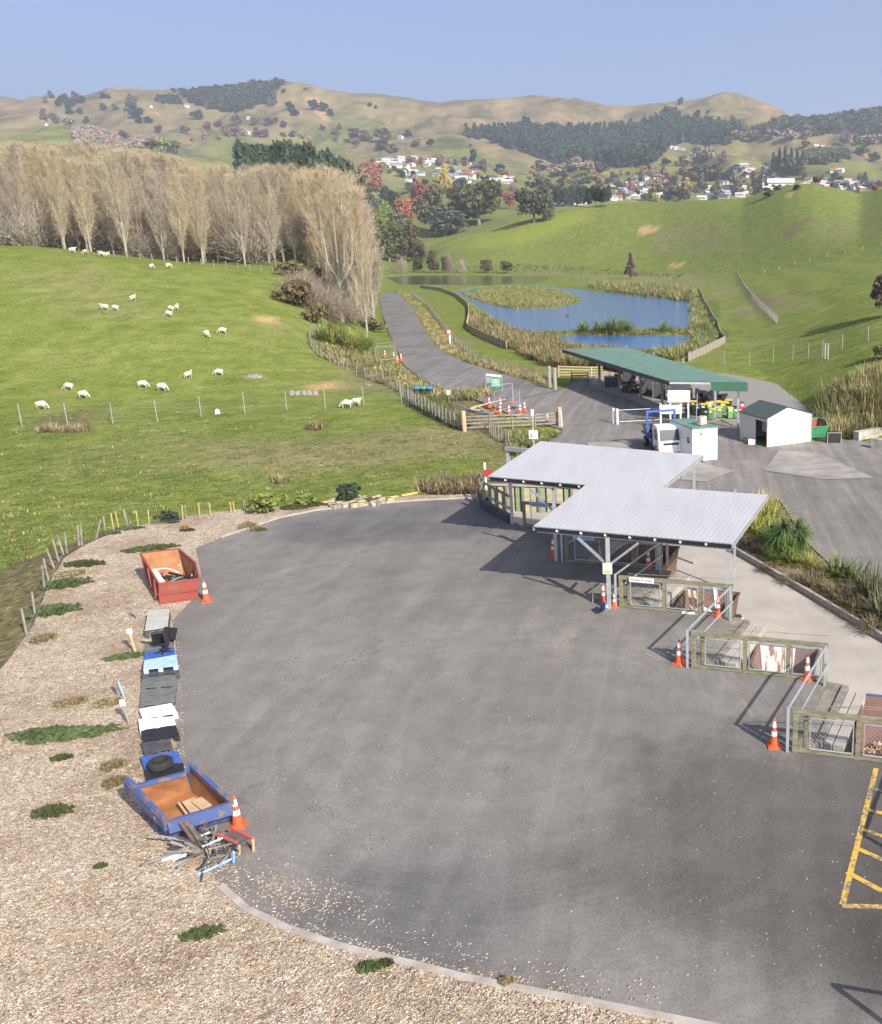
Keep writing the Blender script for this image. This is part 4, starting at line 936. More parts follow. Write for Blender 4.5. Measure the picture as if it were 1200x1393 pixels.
# timber crib wall seen below the far canopy, with a white handrail on top
a, b_ = P(668, 694, -1.66), P(845, 700, -1.66)
t = thing('board_wall', 'retaining wall of upright pale and green boards behind the far canopy', 'wall', a)
n = 16
for i in range(n):
    p = a.lerp(b_, (i + .5) / n); b = MB(); m_ = [M('green_board', (.27, .34, .2), (.2, .25, .15), 3.), M('cream_board', (.45, .41, .28), (.34, .31, .21), 3.), M('cream_board', (.45, .41, .28))][i % 3]
    b.box(p + V3(0, .02 * (i % 2), .75), ((b_ - a).length / n * (.92 if i % 3 else .6), .08, 1.5)); b.build('board', m_, t)
    if i % 2: b = MB(); b.box(p + V3(.3, -.12, .8), (.14, .14, 1.6)); b.build('post', TIM, t)
b = MB(); b.beam(a + V3(0, -.05, 1.62), b_ + V3(0, -.05, 1.62), .14, .1); b.build('capping', M('pinkish_rail', (.48, .42, .38)), t)
mb = MB(); bk = [a + V3(0, .1, 0), b_ + V3(0, .1, 0), b_ + V3(-1, 9, 0), a + V3(2.2, 9, 0)]; mb.prism([(p.x, p.y) for p in bk], -1.8, -.12); struct('raised_bank', mb, M('bed_soil', (.3, .22, .14)))
# timber hurdle fence at the left end of the farthest bay
t = thing('side_fence', 'dark timber and mesh fence at the left corner of the far canopy', 'fence', P(657, 686, 0)); ch = [P(655, 677, 0), P(660, 690, 0), P(676, 700, 0), P(697, 712, 0)]
for p in ch + [ch[0].lerp(ch[1], .5), ch[1].lerp(ch[2], .5), ch[2].lerp(ch[3], .5)]:
    b = MB(); b.box(p + V3(0, 0, .7), (.14, .14, 1.5)); b.build('post', TIM, t)
for z in (1.4, .75):
    b = MB()
    for p, q in zip(ch[:-1], ch[1:]): b.beam(p + V3(0, 0, z), q + V3(0, 0, z), .06, .14)
    b.build('rail', TIMG if z > 1 else GALV, t)
b = MB()
for p, q in zip(ch[:-1], ch[1:]): b.beam(p + V3(-.1, 0, .22), q + V3(-.1, 0, .22), .3, .44)
b.build('plinth', DGR, t)
o = P(661, 660, .3); t = thing('marker_post', 'white post with a red plate behind the left corner of the far canopy', 'post', o)
b = MB(); b.tube([o - V3(0, 0, .3), o + V3(0, 0, 1.35)], .07, 8); b.build('post', WHT, t); b = MB(); b.box(o + V3(.18, -.08, .75), (.42, .04, .42)); b.build('plate', M('sign_red', (.5, .04, .04)), t)
# galvanised gate frame and signpost behind the far canopy
q0, q1 = P(692, 640, -.6), P(738, 646, -.6)
t = thing('goal_frame', 'galvanised frame with a flat top bar behind the far canopy', 'frame', q0)
b = MB(); b.beam(q0 + V3(0, 0, -.8), q0 + V3(0, 0, 1.5), .2, .2); b.build('post', GALV, t)
b = MB(); b.beam(q1 + V3(0, 0, -.8), q1 + V3(0, 0, 1.5), .2, .2); b.build('post', GALV, t)
b = MB(); b.beam(q0 + V3(-.1, 0, 1.5), q1 + V3(.1, 0, 1.5), .3, .25); b.build('top_bar', GALV, t)
# worn yellow hatching at the right edge
def yellow_mat():
    m, nt, b = _nt('worn_yellow_line'); g = N(nt); v = g.pos()
    n1 = g.noise(v, 9., 5, .75); n2 = g.noise(v, 1.2, 3, .6)
    f = g.ramp(g.math('ADD', n1, g.math('MULTIPLY', g.math('SUBTRACT', n2, .5), .6)), [(.42, 0.), (.52, 1.)])
    g.l(g.mix(f, (.15, .145, .14), (.62, .38, .055)), b.inputs['Base Color']); b.inputs['Roughness'].default_value = .8
    return m
YM = yellow_mat(); mb = MB()
def line(a, b_, w_, z=.018): a = P(*a, z); b_ = P(*b_, z); d = (b_ - a).normalized(); n = V3(-d.y, d.x, 0) * w_ / 2; mb.quad(a + n, b_ + n, b_ - n, a - n)
for i, (a, b_) in enumerate([((1146, 1231), (1192, 1045)), ((1146, 1232), (1290, 1236)), ((1152, 1186), (1200, 1212)), ((1162, 1152), (1220, 1178)), ((1172, 1128), (1240, 1150)), ((1178, 1100), (1250, 1120)), ((1184, 1072), (1250, 1086))]):
    line(a, b_, .14, .018 + i * .003)
o_ = struct('yellow_hatching', mb, YM)
mb = MB()
for i, (a, b_) in enumerate([((1010, 952), (1024, 975)), ((1004, 960), (1012, 950)), ((876, 888), (896, 896)), ((748, 900), (782, 862))]): line(a, b_, .12, .018 + i * .003)
struct('yellow_marking', mb, asphalt_mat('faint_yellow', (.26, .22, .15)))
# ------------------------------------------------------------------ lower yard
GRNR = M('green_roofing', (.165, .27, .20), (.115, .20, .15), .9, .5, obj=False, detail=5)
GRNF = M('green_fascia', (.10, .235, .14), (.085, .2, .12), 2., .55)
def at(px, py, z=YZ): return P(px, py, z)
c_ = [at(911, 519, 2.05), at(1016, 520, 2.5), at(851, 472, 2.5), at(765, 475, 2.05)]
t = thing('shelter', 'long open shelter with green roof and steel posts', 'shelter', (c_[0].x, c_[0].y, YZ))
n = 60; b = MB(); vs = []
for i in range(n + 1):
    k = i / n; a = c_[0].lerp(c_[3], k); e = c_[1].lerp(c_[2], k); dz = V3(0, 0, .012 if i % 2 else 0); vs += [a + dz, e + dz]
fs = [(2 * i, 2 * i + 1, 2 * i + 3, 2 * i + 2) for i in range(n)]; b.add(vs, fs); b.add([v - V3(0, 0, .05) for v in vs], [f[::-1] for f in fs]); b.build('roof', GRNR, t)
dn_ = V3(0, 0, -.22)
b = MB(); b.beam(c_[0] + dn_, c_[3] + dn_, .08, .3); b.build('fascia', BEAMM, t)
mdl = c_[0].lerp(c_[1], .55)
b = MB(); b.beam(c_[0] + V3(0, -.03, -.12), mdl + V3(0, -.03, -.12), .06, .16); b.build('gutter', WHT, t)
b = MB(); b.beam(mdl + V3(0, -.05, -.38), c_[1] + V3(.1, -.05, -.38), .08, .8); b.build('fascia', GRNF, t)
b = MB(); b.beam(c_[1] + dn_, c_[2] + dn_, .08, .3); b.build('fascia', GRNF, t)
for (px, py, w_, h) in [(816, 527, .32, 3.75), (843, 534, .32, 3.75), (872, 543, .32, 3.75), (901, 553, .32, 3.75), (973, 571, .28, 3.75), (944, 556, .32, 3.9), (853, 516, .28, 4.), (890, 528, .28, 4.), (930, 538, .28, 4.)]:
    p = at(px, py); b = MB(); b.beam(p, p + V3(0, 0, h), w_ * .8, w_ * .8); b.build('post', GALV if px > 960 else TIMG, t)
b = MB()
for (x0, y0), (x1, y1) in (((816, 527), (843, 534)),): b.beam(at(x0, y0) + V3(.3, 1, 2.3), at(x1, y1) + V3(.3, 1, 2.3), .06, .9)
b.build('wall_panel', DRUST, t)
# things stored below the shelter
rr = random.Random(5)
for i, (px, py, w_, d_, h, m_, nm, lb, cat) in enumerate([(789, 520, 1.6, .5, 1.1, 'fr', 'hurdle', 'dark barred hurdle standing on the grass at the left of the shelter', 'hurdle'),
        (833, 525, 1.6, 1.1, 1.2, 'bx', 'storage_crate', 'dark crate between the first posts of the shelter', 'crate'), (845, 519, 1.5, 1.1, 1.0, 'bx', 'storage_crate', 'dark crate further back behind the second post of the shelter', 'crate'),
        (884, 536, 1.6, 1.2, 1.6, 'bx', 'storage_cage', 'tall dark cage of salvaged goods in the middle of the shelter', 'cage'), (897, 540, 1.3, 1.2, 1.5, 'bx', 'storage_cage', 'dark cage near the front post of the shelter', 'cage'),
        (862, 521, 2.6, 1.5, 2.2, 'bx', 'darkening_rack', 'tall dark rack added to darken the back of the shelter', 'rack'), (880, 527, 2.6, 1.5, 2.3, 'bx', 'darkening_rack', 'tall dark rack added to darken the middle of the shelter back', 'rack'), (905, 534, 2.8, 1.5, 2.2, 'bx', 'darkening_rack', 'tall dark rack added to darken the space behind the upper white board', 'rack'), (926, 544, 2.2, 1.4, 1.8, 'bx', 'darkening_rack', 'dark rack added to darken the space directly behind the wheelie bins', 'rack')]):  # racks stand for dark clutter, added so the shelter inside looks dark
    o = at(px, py, YZ + .05); t = thing(nm, lb, cat, o); hw = w_ / 2
    if m_ == 'fr':
        for z in (.2, .5, .8, 1.1): b = MB(); b.beam(o + V3(-hw * 1.2, 0, z), o + V3(hw * 1.2, 0, z), .06, .1); b.build('rail', BLK, t)
        for s in (-1, 1): b = MB(); b.beam(o + V3(s * hw * 1.2, 0, 0), o + V3(s * hw * 1.2, 0, 1.2), .1, .1); b.build('post', BLK, t)
    else:
        b = MB(); b.box(o + V3(0, 0, h * .45), (w_, d_, h * .8)); b.build('body', DGR, t, bevel=.02)
        for sx in (-1, 1):
            for sy in (-1, 1): b = MB(); b.beam(o + V3(sx * hw, sy * d_ / 2, 0), o + V3(sx * hw, sy * d_ / 2, h), .07, .07); b.build('corner_post', TIMG, t)
cp = c_[1].lerp(c_[2], .03); b = MB(); b.beam(V3(cp.x - .3, cp.y, YZ), V3(cp.x - .3, cp.y, 2.2), .2, .2); b.build('post', GALV, bpy.data.objects['shelter'])
b = MB()
for k in range(180):
    th = rr.uniform(0, 6.28); r = rr.uniform(0, 1.7); p = at(866, 532, YZ) + V3(r * math.cos(th), r * math.sin(th), rr.uniform(.1, 1.) * (1.9 - r)); b.mat(k % 4); b.box(p, (rr.uniform(.2, .7), rr.uniform(.1, .4), rr.uniform(.05, .3)), rz=rr.uniform(0, 3), rx=rr.uniform(-.7, .7))
tag(b.build('salvage_heap', [BLK, DRUST, MGR, TIMG]), 'dark heap of salvaged metal under the shelter', 'scrap', kind='stuff')
# --- wheelie bins
LIME = M('lime_green_plastic', (.16, .33, .11), (.13, .28, .09), 5., .55); DKG = M('dark_green_plastic', (.035, .055, .04), (.03, .045, .035), 5., .55)
YLD = M('yellow_lid', (.85, .50, .02), (.75, .42, .02), 5., .5); REDP = M('red_plastic', (.6, .02, .03), (.5, .02, .03), 5.)
def make_bin():
    t = thing('wheelie_bin', '-', 'wheelie bin', (0, 0, 0), 'wheelie bins below the green shelter')
    def fr(a, b, z0, z1, m_, nm):
        q = MB(); vs = [(sx * a, sy * a * 1.1, z0) for sx, sy in ((-1, -1), (1, -1), (1, 1), (-1, 1))] + [(sx * b, sy * b * 1.1, z1) for sx, sy in ((-1, -1), (1, -1), (1, 1), (-1, 1))]
        q.add(vs, [(3, 2, 1, 0), (4, 5, 6, 7), (0, 1, 5, 4), (1, 2, 6, 5), (2, 3, 7, 6), (3, 0, 4, 7)]); return q.build(nm, m_, t)
    fr(.22, .28, .06, .98, DKG, 'body'); fr(.30, .27, .98, 1.06, YLD, 'lid')
    for s in (-1, 1): q = MB(); q.tube([(s * .2, .30, .1), (s * .27, .30, .1)], .1, 10); q.build('wheel', BLK, t)
    q = MB(); q.tube([(-.2, .34, 1.0), (.2, .34, 1.0)], .02, 5); q.build('handle', DKG, t)
    q = MB(); q.box((0, -.295, .8), (.3, .012, .2)); q.build('sticker', WHT, t)
    return t
BINP = make_bin()
def setm(o, name, m_):
    for ch in children(o):
        if ch.name.split('.')[0] == name: ch.material_slots[0].link = 'OBJECT'; ch.material_slots[0].material = m_
CN = {'lime': (LIME, 'lime green'), 'dark': (DKG, 'dark green'), 'red': (REDP, 'red')}; LN = {'y': (YLD, 'yellow'), 'd': (DKG, 'dark'), 'r': (REDP, 'red')}
for i, (px, py, bc, lc, lb) in enumerate([(961, 571, 'dark', 'd', 'dark bin with white sticker left of the shelter front post'), (968, 571, 'lime', 'y', 'lime green bin touching the left of the shelter front post'), (979, 568, 'lime', 'y', 'lime green bin just right of the shelter front post'),
        (993, 569, 'lime', 'y', 'lime green bin with orange yellow lid halfway between the post and the garage'), (998.5, 568, 'dark', 'd', 'narrow dark bin between two lime green bins'), (1002.5, 569, 'lime', 'd', 'green bin with white sticker and dark lid left of the red bin'),
        (1007, 569, 'red', 'r', 'red bin nearest the garage'), (1008, 562, 'red', 'd', 'red bin with dark lid tipped open behind the garage roof edge'), (950, 565, 'dark', 'y', 'dark bin with yellow lid behind the booth roof'), (957, 564, 'dark', 'y', 'second dark bin with yellow lid behind the booth air conditioner'),
        (964, 562, 'lime', 'y', 'yellow lidded bin in the back row left of the front post'), (970, 561, 'dark', 'y', 'yellow lidded bin in the back row touching the front post'), (978, 560, 'lime', 'y', 'yellow lidded bin in the back row right of the front post'),
        (984, 561, 'lime', 'y', 'yellow lidded bin at the right end of the back row'), (991, 558, 'dark', 'y', 'yellow framed dark bin standing alone behind the lime bins'), (937, 565, 'dark', 'y', 'orange yellow lidded bin behind the upper white board'), (943, 560, 'dark', 'y', 'yellow lidded bin right of the upper white board leg')]):
    o = place(BINP, USED, at(px, py, YZ + .07), rnd.uniform(-.4, .4), lb, None, 1.0)
    setm(o, 'body', CN[bc][0]); setm(o, 'lid', LN[lc][0])
b = MB()
for k in range(60): b.box(at(rr.uniform(940, 985), rr.uniform(546, 556), YZ) + V3(0, 0, rr.uniform(.1, 1.1)), (rr.uniform(.5, 1.2), rr.uniform(.4, .9), rr.uniform(.2, .5)), rz=rr.uniform(0, 3), rx=rr.uniform(-.4, .4))
tag(b.build('black_bags', BLK), 'mound of black bags behind the wheelie bins', 'rubbish bags', kind='stuff')
# --- white boards
def board(px0, py0, px1, py1, foot, lab, legs):
    D = at(*foot).y; q = [PD(px0, py1, D), PD(px1, py1, D), PD(px1, py0, D), PD(px0, py0, D)]; t = thing('notice_board', lab, 'sign', at(*foot))
    b = MB(); b.box((q[0] + q[2]) / 2, ((q[1] - q[0]).length, .06, q[2].z - q[1].z)); b.build('panel', WHT, t)
    for lx in legs: p = PD(lx, py1, D + .1); b = MB(); b.beam(V3(p.x, p.y, YZ), p + V3(0, 0, .9), .14, .1); b.build('leg', WHT, t)
board(908.5, 531, 939, 547, (924, 579), 'upper large white board on white legs before the green shelter', (912, 936.5))
board(897.5, 551, 928, 563, (912, 583), 'lower wide white board directly behind the booth and truck', (899, 926))
# --- booth
FLt, FRt, BLt = at(942, 584, .72), at(976, 581.5, .72), at(911, 572, .72); BRt = FRt + (BLt - FLt); q = [FLt, FRt, BRt, BLt]; cen = sum(q, Vector()) / 4
t = thing('booth', 'small white cabin office with a flat green roof beside the truck', 'cabin', (cen.x, cen.y, YZ))
b = MB(); b.prism([(p.x, p.y) for p in q], YZ, .7); b.build('wall', M('white_cladding', (.82, .82, .80), (.76, .76, .74), 1., .5, stretch=(1, 1, .2)), t)
b = MB(); b.prism([((p.x - cen.x) * 1.02 + cen.x, (p.y - cen.y) * 1.02 + cen.y) for p in q], .705, .80); b.build('roof', GRNR, t)
side = (BLt - FLt); sn = side.normalized(); out = V3(sn.y, -sn.x, 0); out = out if out.x < 0 else -out
GLS = M('dark_glass', (.03, .035, .045), (.025, .03, .04), 3., .15)
for k, w_, zc, h_ in ((.14, .5, -.2, .5), (.72, .9, -.1, .55)):
    o = FLt + side * k + out * .03; o.z = zc; b = MB(); b.beam(o - sn * w_ / 2, o + sn * w_ / 2, .06, h_); w = b.build('window', WHT, t); b = MB(); b.beam(o + out * .03 - sn * (w_ / 2 - .05), o + out * .03 + sn * (w_ / 2 - .05), .03, h_ - .1); b.build('pane', GLS, w)
o = FLt.lerp(FRt, .42) + V3(0, -.08, -.28); b = MB(); b.lathe(o, [(.03, -.12), (.2, -.05), (.2, .06), (.05, .12)], 12); b.build('wall_lamp', WPL, t)
b = MB(); b.beam(FRt + V3(-.1, -.05, -.05), FRt + V3(-.1, -.05, -2.3), .06, .06); b.build('downpipe', WPL, t)
o = at(955, 578, .8); t2 = thing('air_conditioner', 'beige air conditioner unit on the green booth roof', 'air conditioner', o)
b = MB(); b.box(o + V3(0, 0, .35), (.75, .35, .6), rz=.9); b.build('casing', M('beige_metal', (.55, .48, .42)), t2); b = MB(); b.lathe(o + V3(-.2, -.1, .35), [(.2, -.02), (.2, .02)], 12); b.build('fan_grille', BLK, t2)
o = at(947, 572, .8); b = MB(); b.tube([o + V3(0, 0, 0), o + V3(.1, 0, 2.1)], .03, 5); tag(b.build('aerial_mast', GALV, origin=o), 'thin mast on the booth roof before the bins', 'mast')
# --- truck
rear, front = at(884, 598), at(913, 620.5); d = (front - rear).normalized(); ang = math.atan2(d.y, d.x)
t = thing('truck', 'small white cab truck with a blue loading frame parked beside the booth', 'truck', front, rz=ang); t['_abs'] = 0
CH = M('chassis_black', (.04, .042, .05), (.03, .03, .035), 3., .5); TB = M('truck_blue', (.06, .13, .45), (.05, .1, .36), 3., .45); CABW = M('cab_white', (.80, .80, .80), (.75, .75, .75), 1., .3)
def prof(pts, y0, y1, nm, m_, par, bev=0.):
    b = MB(); n = len(pts); b.add([(x, y0, z) for x, z in pts] + [(x, y1, z) for x, z in pts], [tuple(range(n))[::-1], tuple(range(n, 2 * n))] + [(i, (i + 1) % n, (i + 1) % n + n, i + n) for i in range(n)])
    return b.build(nm, m_, par, origin=(0, 0, 0), bevel=bev)
prof([(-1.75, .5), (0, .45), (.02, 1.15), (-.28, 2.12), (-.55, 2.26), (-1.7, 2.24)], -.98, .98, 'cab', CABW, t, .05)
prof([(.035, 1.22), (-.26, 2.05), (-.30, 2.05), (.0, 1.22)], -.85, .85, 'windscreen', GLS, t)
for s in (-1, 1):
    prof([(-.35, 1.2), (-1.3, 1.2), (-1.3, 1.95), (-.5, 1.95)], s * .985 - .005, s * .985 + .005, 'side_window', GLS, t)
    b = MB(); b.box((.03, s * .72, .78), (.06, .34, .2)); b.build('headlight', REFL, t, origin=(0, 0, 0))
    b = MB(); b.box((.0, s * 1.15, 1.55), (.1, .16, .4)); b.beam((-.1, s * .98, 1.7), (0, s * 1.12, 1.7), .03, .03); b.build('mirror', BLK, t, origin=(0, 0, 0))
    b = MB(); b.box((.02, s * .98, .6), (.1, .12, .12)); b.build('indicator', ORG, t, origin=(0, 0, 0))
    for x in (-.75, -4.3): b = MB(); b.tube([(x, s * .72, .42), (x, s * .98, .42)], .42, 16); w_ = b.build('wheel', RUB, t, origin=(0, 0, 0)); b = MB(); b.tube([(x, s * .9, .42), (x, s * 1.0, .42)], .2, 10); b.build('rim', GALV, w_, origin=(0, 0, 0))
b = MB(); b.box((.04, 0, .42), (.12, 1.9, .22)); b.build('bumper', WHT, t, origin=(0, 0, 0), bevel=.02)
b = MB(); b.box((.035, 0, .95), (.04, 1.2, .16)); b.build('grille', BLK, t, origin=(0, 0, 0))
b = MB(); b.box((-3.6, 0, .78), (4., .9, .25)); b.box((-3.5, 0, 1.0), (3.8, 2.0, .12)); b.build('chassis', CH, t, origin=(0, 0, 0))
b = MB(); b.box((-2.15, .3, 1.6), (.5, .7, 1.3)); b.build('engine_box', CH, t, origin=(0, 0, 0), bevel=.04)
for s in (-1, 1): b = MB(); b.beam((-3.0, s * 1.05, .9), (-2.9, s * 1.12, 3.0), .16, .16); b.build('frame_leg', TB, t, origin=(0, 0, 0)); b = MB(); b.beam((-3.0, s * 1.05, 1.0), (-4.9, s * .9, 1.5), .14, .16); b.build('lift_arm', TB if s > 0 else CH, t, origin=(0, 0, 0))
b = MB(); b.beam((-2.9, -1.2, 3.0), (-2.9, 1.2, 3.0), .16, .16); b.build('frame_crossbar', TB, t, origin=(0, 0, 0))
b = MB(); b.beam((-2.95, -1.1, 1.2), (-2.95, 1.1, 1.2), .14, .14); b.build('frame_crossbar', TB, t, origin=(0, 0, 0))
b = MB(); b.tube([(-4.2, -.5, 1.2), (-4.2, .5, 1.2)], .45, 12); b.build('load', BLK, t, origin=(0, 0, 0))
# --- garage
G1_, G2_, G3_ = at(1043, 608), at(1103, 600), at(1007, 597); bk_ = G3_ - G1_; G4_ = G2_ + bk_; he = 2.25; ha = 3.0
t = thing('garage', 'cream and white garage with a dark gabled roof', 'garage', G1_)
CL = M('cream_cladding', (.62, .60, .56), (.56, .54, .50), 1.5, .6, obj=False, stretch=(6, 6, .1)); WC = M('white_cladding', (.82, .82, .80))
up = V3(0, 0, 1)
def wall(pts, nm, m_): b = MB(); b.add(pts, [tuple(range(len(pts)))]); o_ = b.build(nm, m_, t); md = o_.modifiers.new('s', 'SOLIDIFY'); md.thickness = .06; md.offset = 0; return o_
mid1 = G1_.lerp(G2_, .45); mid2 = G3_.lerp(G4_, .45)
wall([G1_, G2_, G2_ + up * he, mid1 + up * ha, G1_ + up * he], 'gable_wall', WC); wall([G2_, G4_, G4_ + up * he, G2_ + up * he], 'wall', CL)
wall([G4_, G3_, G3_ + up * he, mid2 + up * ha, G4_ + up * he], 'gable_wall', CL)
dk = .42; wall([G3_, G1_.lerp(G3_, dk), G1_.lerp(G3_, dk) + up * he, G3_ + up * he], 'wall', CL); wall([G1_.lerp(G3_, dk) + up * 2.0, G1_ + up * 2.0, G1_ + up * he, G1_.lerp(G3_, dk) + up * he], 'wall', CL)
b = MB(); dd_ = G1_.lerp(G3_, .02); e_ = G1_.lerp(G3_, dk - .02); ofs = V3(.5, .25, 0); b.beam(dd_ + ofs + up * 1.5, e_ + ofs + up * 1.5, .05, 1.); b.build('roller_door', GALV, t)
RFM = M('dark_green_roof', (.075, .095, .085), (.06, .075, .07), 2., .55, obj=False)
ux = (G2_ - G1_).normalized(); uy = bk_.normalized()
for s, e0, e1, h0 in ((-1, G1_, G3_, he), (1, G2_, G4_, he)):
    p = [mid1 + up * (ha + .03) - uy * .12, e0 + up * (h0 - .02) + ux * s * .15 - uy * .12, e1 + up * (h0 - .02) + ux * s * .15 + uy * .12, mid2 + up * (ha + .03) + uy * .12]
    b = MB(); b.add(p + [q_ + up * .06 for q_ in p], [(0, 1, 2, 3), (7, 6, 5, 4), (0, 4, 5, 1), (1, 5, 6, 2), (2, 6, 7, 3), (3, 7, 4, 0)]); b.build('roof', RFM, t)
for p in (G1_, G2_): b = MB(); b.beam(p - uy * .05, p - uy * .05 + up * he, .08, .08); b.build('corner_trim', M('reddish_trim', (.45, .26, .2)), t)
b = MB(); b.box((0, 0, .2), (.6, .4, .4)); o_ = b.build('carton', WHT); o_.location = at(1023, 604); tag(o_, 'white box on the ground at the garage door', 'box')
b = MB(); b.box((0, 0, .15), (.4, .4, .3), rz=.5); o_ = b.build('yellow_tub', M('tub_yellow', (.5, .4, .12))); o_.location = at(1014.5, 600); tag(o_, 'small dark yellow tub left of the white box by the garage', 'tub')
# --- green skip and tyre crate
z0 = YZ + .05; tp = [at(1103, 581.5, -.7), at(1126.5, 580, -.7), at(1124, 572.5, -.35), at(1113, 568, -.25), at(1100, 570, -.25)]; bt = [V3(p.x, p.y + .25, z0) for p in tp[:2]] + [V3(p.x - .2, p.y - .3, z0) for p in tp[2:]]
skip('waste_skip', 'green rimmed skip with rust red inside right of the garage', tp, bt, M('skip_green', (.05, .28, .13), (.05, .2, .1), 3.), M('red_brown', (.38, .13, .07), (.22, .08, .05), 1.5), .05)
o = at(1135, 603, YZ); t = thing('tyre_crate', 'dark wire crate of old tyres right of the green skip', 'crate', o)
b = MB(); b.box(o + V3(0, .6, .4), (1.05, 1., .75)); b.build('tyre_load', RUB, t)
for sx in (-.55, .55): b = MB(); b.beam(o + V3(sx, .05, 0), o + V3(sx, .05, .85), .05, .05); b.build('frame', GALV, t)
b = MB(); b.beam(o + V3(-.55, .05, .85), o + V3(.55, .05, .85), .05, .05); b.build('frame', GALV, t)
# --- concrete block walls
for i, (pts, h, lb) in enumerate([([(1165, 600), (1215, 590), (1280, 578)], [.72, 1.25], 'stained concrete block wall with a raised step, behind the nearer block'), ([(1188, 610), (1280, 622)], [.78], 'single nearer concrete block wall at the right edge of the yard')]):
    t = thing('block_wall', lb, 'wall', at(*pts[0])); m_ = M('stained_concrete', (.46, .43, .38), (.25, .22, .18), 1.3, .95, bump=.3, obj=False)
    for j, (a, b_) in enumerate(zip(pts[:-1], pts[1:])): a = at(*a); b_ = at(*b_); q = MB(); q.beam(a + V3(0, .3, h[j] / 2), b_ + V3(0, .3, h[j] / 2), .6, h[j]); q.build('block', m_, t)
# ------------------------------------------------------------------ fences on the land
def line3(pts, sp, surf=None):
    """points every sp metres along a pixel polyline dropped on the terrain"""
    P3 = [surf(*p) if surf else hit(*p) for p in pts]; out = []; carry = 0
    for a, b in zip(P3[:-1], P3[1:]):
        L_ = (b - a).length; s = carry
        while s < L_: p = a.lerp(b, s / L_); p.z = zt(p.x, p.y); out.append(p); s += sp
        carry = s - L_
    e = P3[-1].copy(); out.append(e); return out
def fence(name, lab, pts, sp, h, r, m_, wires_=(.95,), wr=.012, rails=None, rail_m=None, jit=.05, seed=1, surf=None, wm=None, panel=None):
    L3 = line3(pts, sp, surf)[:100]; t = thing(name, lab, 'fence', L3[0]); rr = random.Random(seed)
    tops = []
    for p in L3:
        q = p + V3(rr.uniform(-jit, jit), rr.uniform(-jit, jit), h * rr.uniform(.93, 1.05)); tops.append((p, q))
        b = MB(); b.tube([p - V3(0, 0, .2), q], r, 5); b.build('post', m_, t)
    if wires_:
        b = MB()
        for f in wires_:
            for (p, q), (p2, q2) in zip(tops[:-1], tops[1:]): b.tube([p.lerp(q, f), p2.lerp(q2, f)], wr, 3, cap=False)
        b.build('wire', wm or GALV, t)
    for f in (rails or []):
        for (p, q), (p2, q2) in zip(tops[:-1], tops[1:]):
            if rails and len(tops) < 16: b = MB(); b.beam(p.lerp(q, f), p2.lerp(q2, f), .05, .13); b.build('rail', rail_m or m_, t)
    if panel:
        b = MB()
        for (p, q), (p2, q2) in zip(tops[:-1], tops[1:]): b.beam(p.lerp(q, .48), p2.lerp(q2, .48), .04, h * .86)
        b.build('panel', panel, t)
    return t
PG = M('grey_post', (.36, .34, .30), (.25, .23, .2), 4., .9); MW = (.2, .4, .6, .8, .97)
fence('deer_fence', 'tall thin post and wire fence crossing the paddock below the sheep', [(30, 580), (69, 578), (119, 578), (168, 575), (215, 574), (262, 568), (308, 565), (351, 561), (396, 557), (438, 557), (478, 553), (519, 549), (557, 548)], 3.75, 2.0, .05, PG, (.1, .3, .5, .7, .9), .006)
fence('paddock_fence', 'timber post fence running down beside the flax bushes to the pen', [(428, 452), (421, 462), (425, 475), (437, 487), (461, 498), (493, 513), (515, 521), (539, 529), (556, 546)], 2.2, 1.2, .1, TIMG, MW, .012, seed=2)
fence('crest_fence', 'row of small posts along the crest under the bare poplars', [(120, 347), (180, 352), (250, 359), (330, 367), (380, 371), (410, 376), (440, 380)], 1.9, 1.15, .08, TIMG, (.5, .9), .012, seed=3)
fence('pen_fence', 'dark timber fence with netting down the left side of the pen', [(553, 547), (570, 558), (590, 568), (610, 579), (630, 587)], 1.1, 1.5, .09, TIMG, MW, .014, seed=4)
fence('pen_rail_fence', 'four rail timber fence along the front of the pen', [(634, 587), (690, 585), (730, 582), (764, 580)], 2.0, 1.35, .09, TIM, None, 0, (.25, .5, .72, .93), TIMG, seed=5)
fence('short_fence', 'short low fence dropping from the pen corner to the canopy', [(666, 588), (674, 596), (684, 602), (692, 606)], .9, 1.2, .07, TIMG, MW, .012, seed=6)
fence('roadside_fence', 'post and wire fence along the grass right of the road', [(560, 400), (580, 415), (597, 437), (612, 458), (628, 476), (647, 491), (670, 500)], 3.2, 1.2, .12, TIMG, MW, .016, seed=7)
fence('roadside_fence', 'thin wire netting fence along the lower verge of the road', [(670, 500), (700, 505), (725, 512), (745, 518)], 3., 1.1, .04, PG, MW, .01, seed=8)
fence('pond_fence', 'pale netted fence curving round the near side of the pond', [(572, 392), (600, 396), (622, 405), (637, 418), (638, 432), (635, 447), (646, 455), (662, 463), (684, 472), (706, 482), (727, 492), (745, 503)], 2.3, 1.25, .1, PALE, (.95,), .03, seed=9, panel=M('netting', (.34, .29, .22), (.24, .2, .15), 3.))
fence('pond_fence', 'straight pale fence along the right side of the pond', [(950, 396), (962, 420), (975, 443), (986, 467), (962, 480), (937, 492)], 2.2, 1.25, .1, PG, (.95,), .03, seed=10, panel=M('netting', (.34, .29, .22)))
fence('hill_fence', 'pale timber fence running down the foot of the right hill', [(1003, 371), (1010, 388), (1022, 405), (1045, 428), (1070, 450), (1090, 462), (1106, 470), (1124, 486)], 2.5, 1.35, .13, PG, (.3, .6, .95), .03, seed=11)
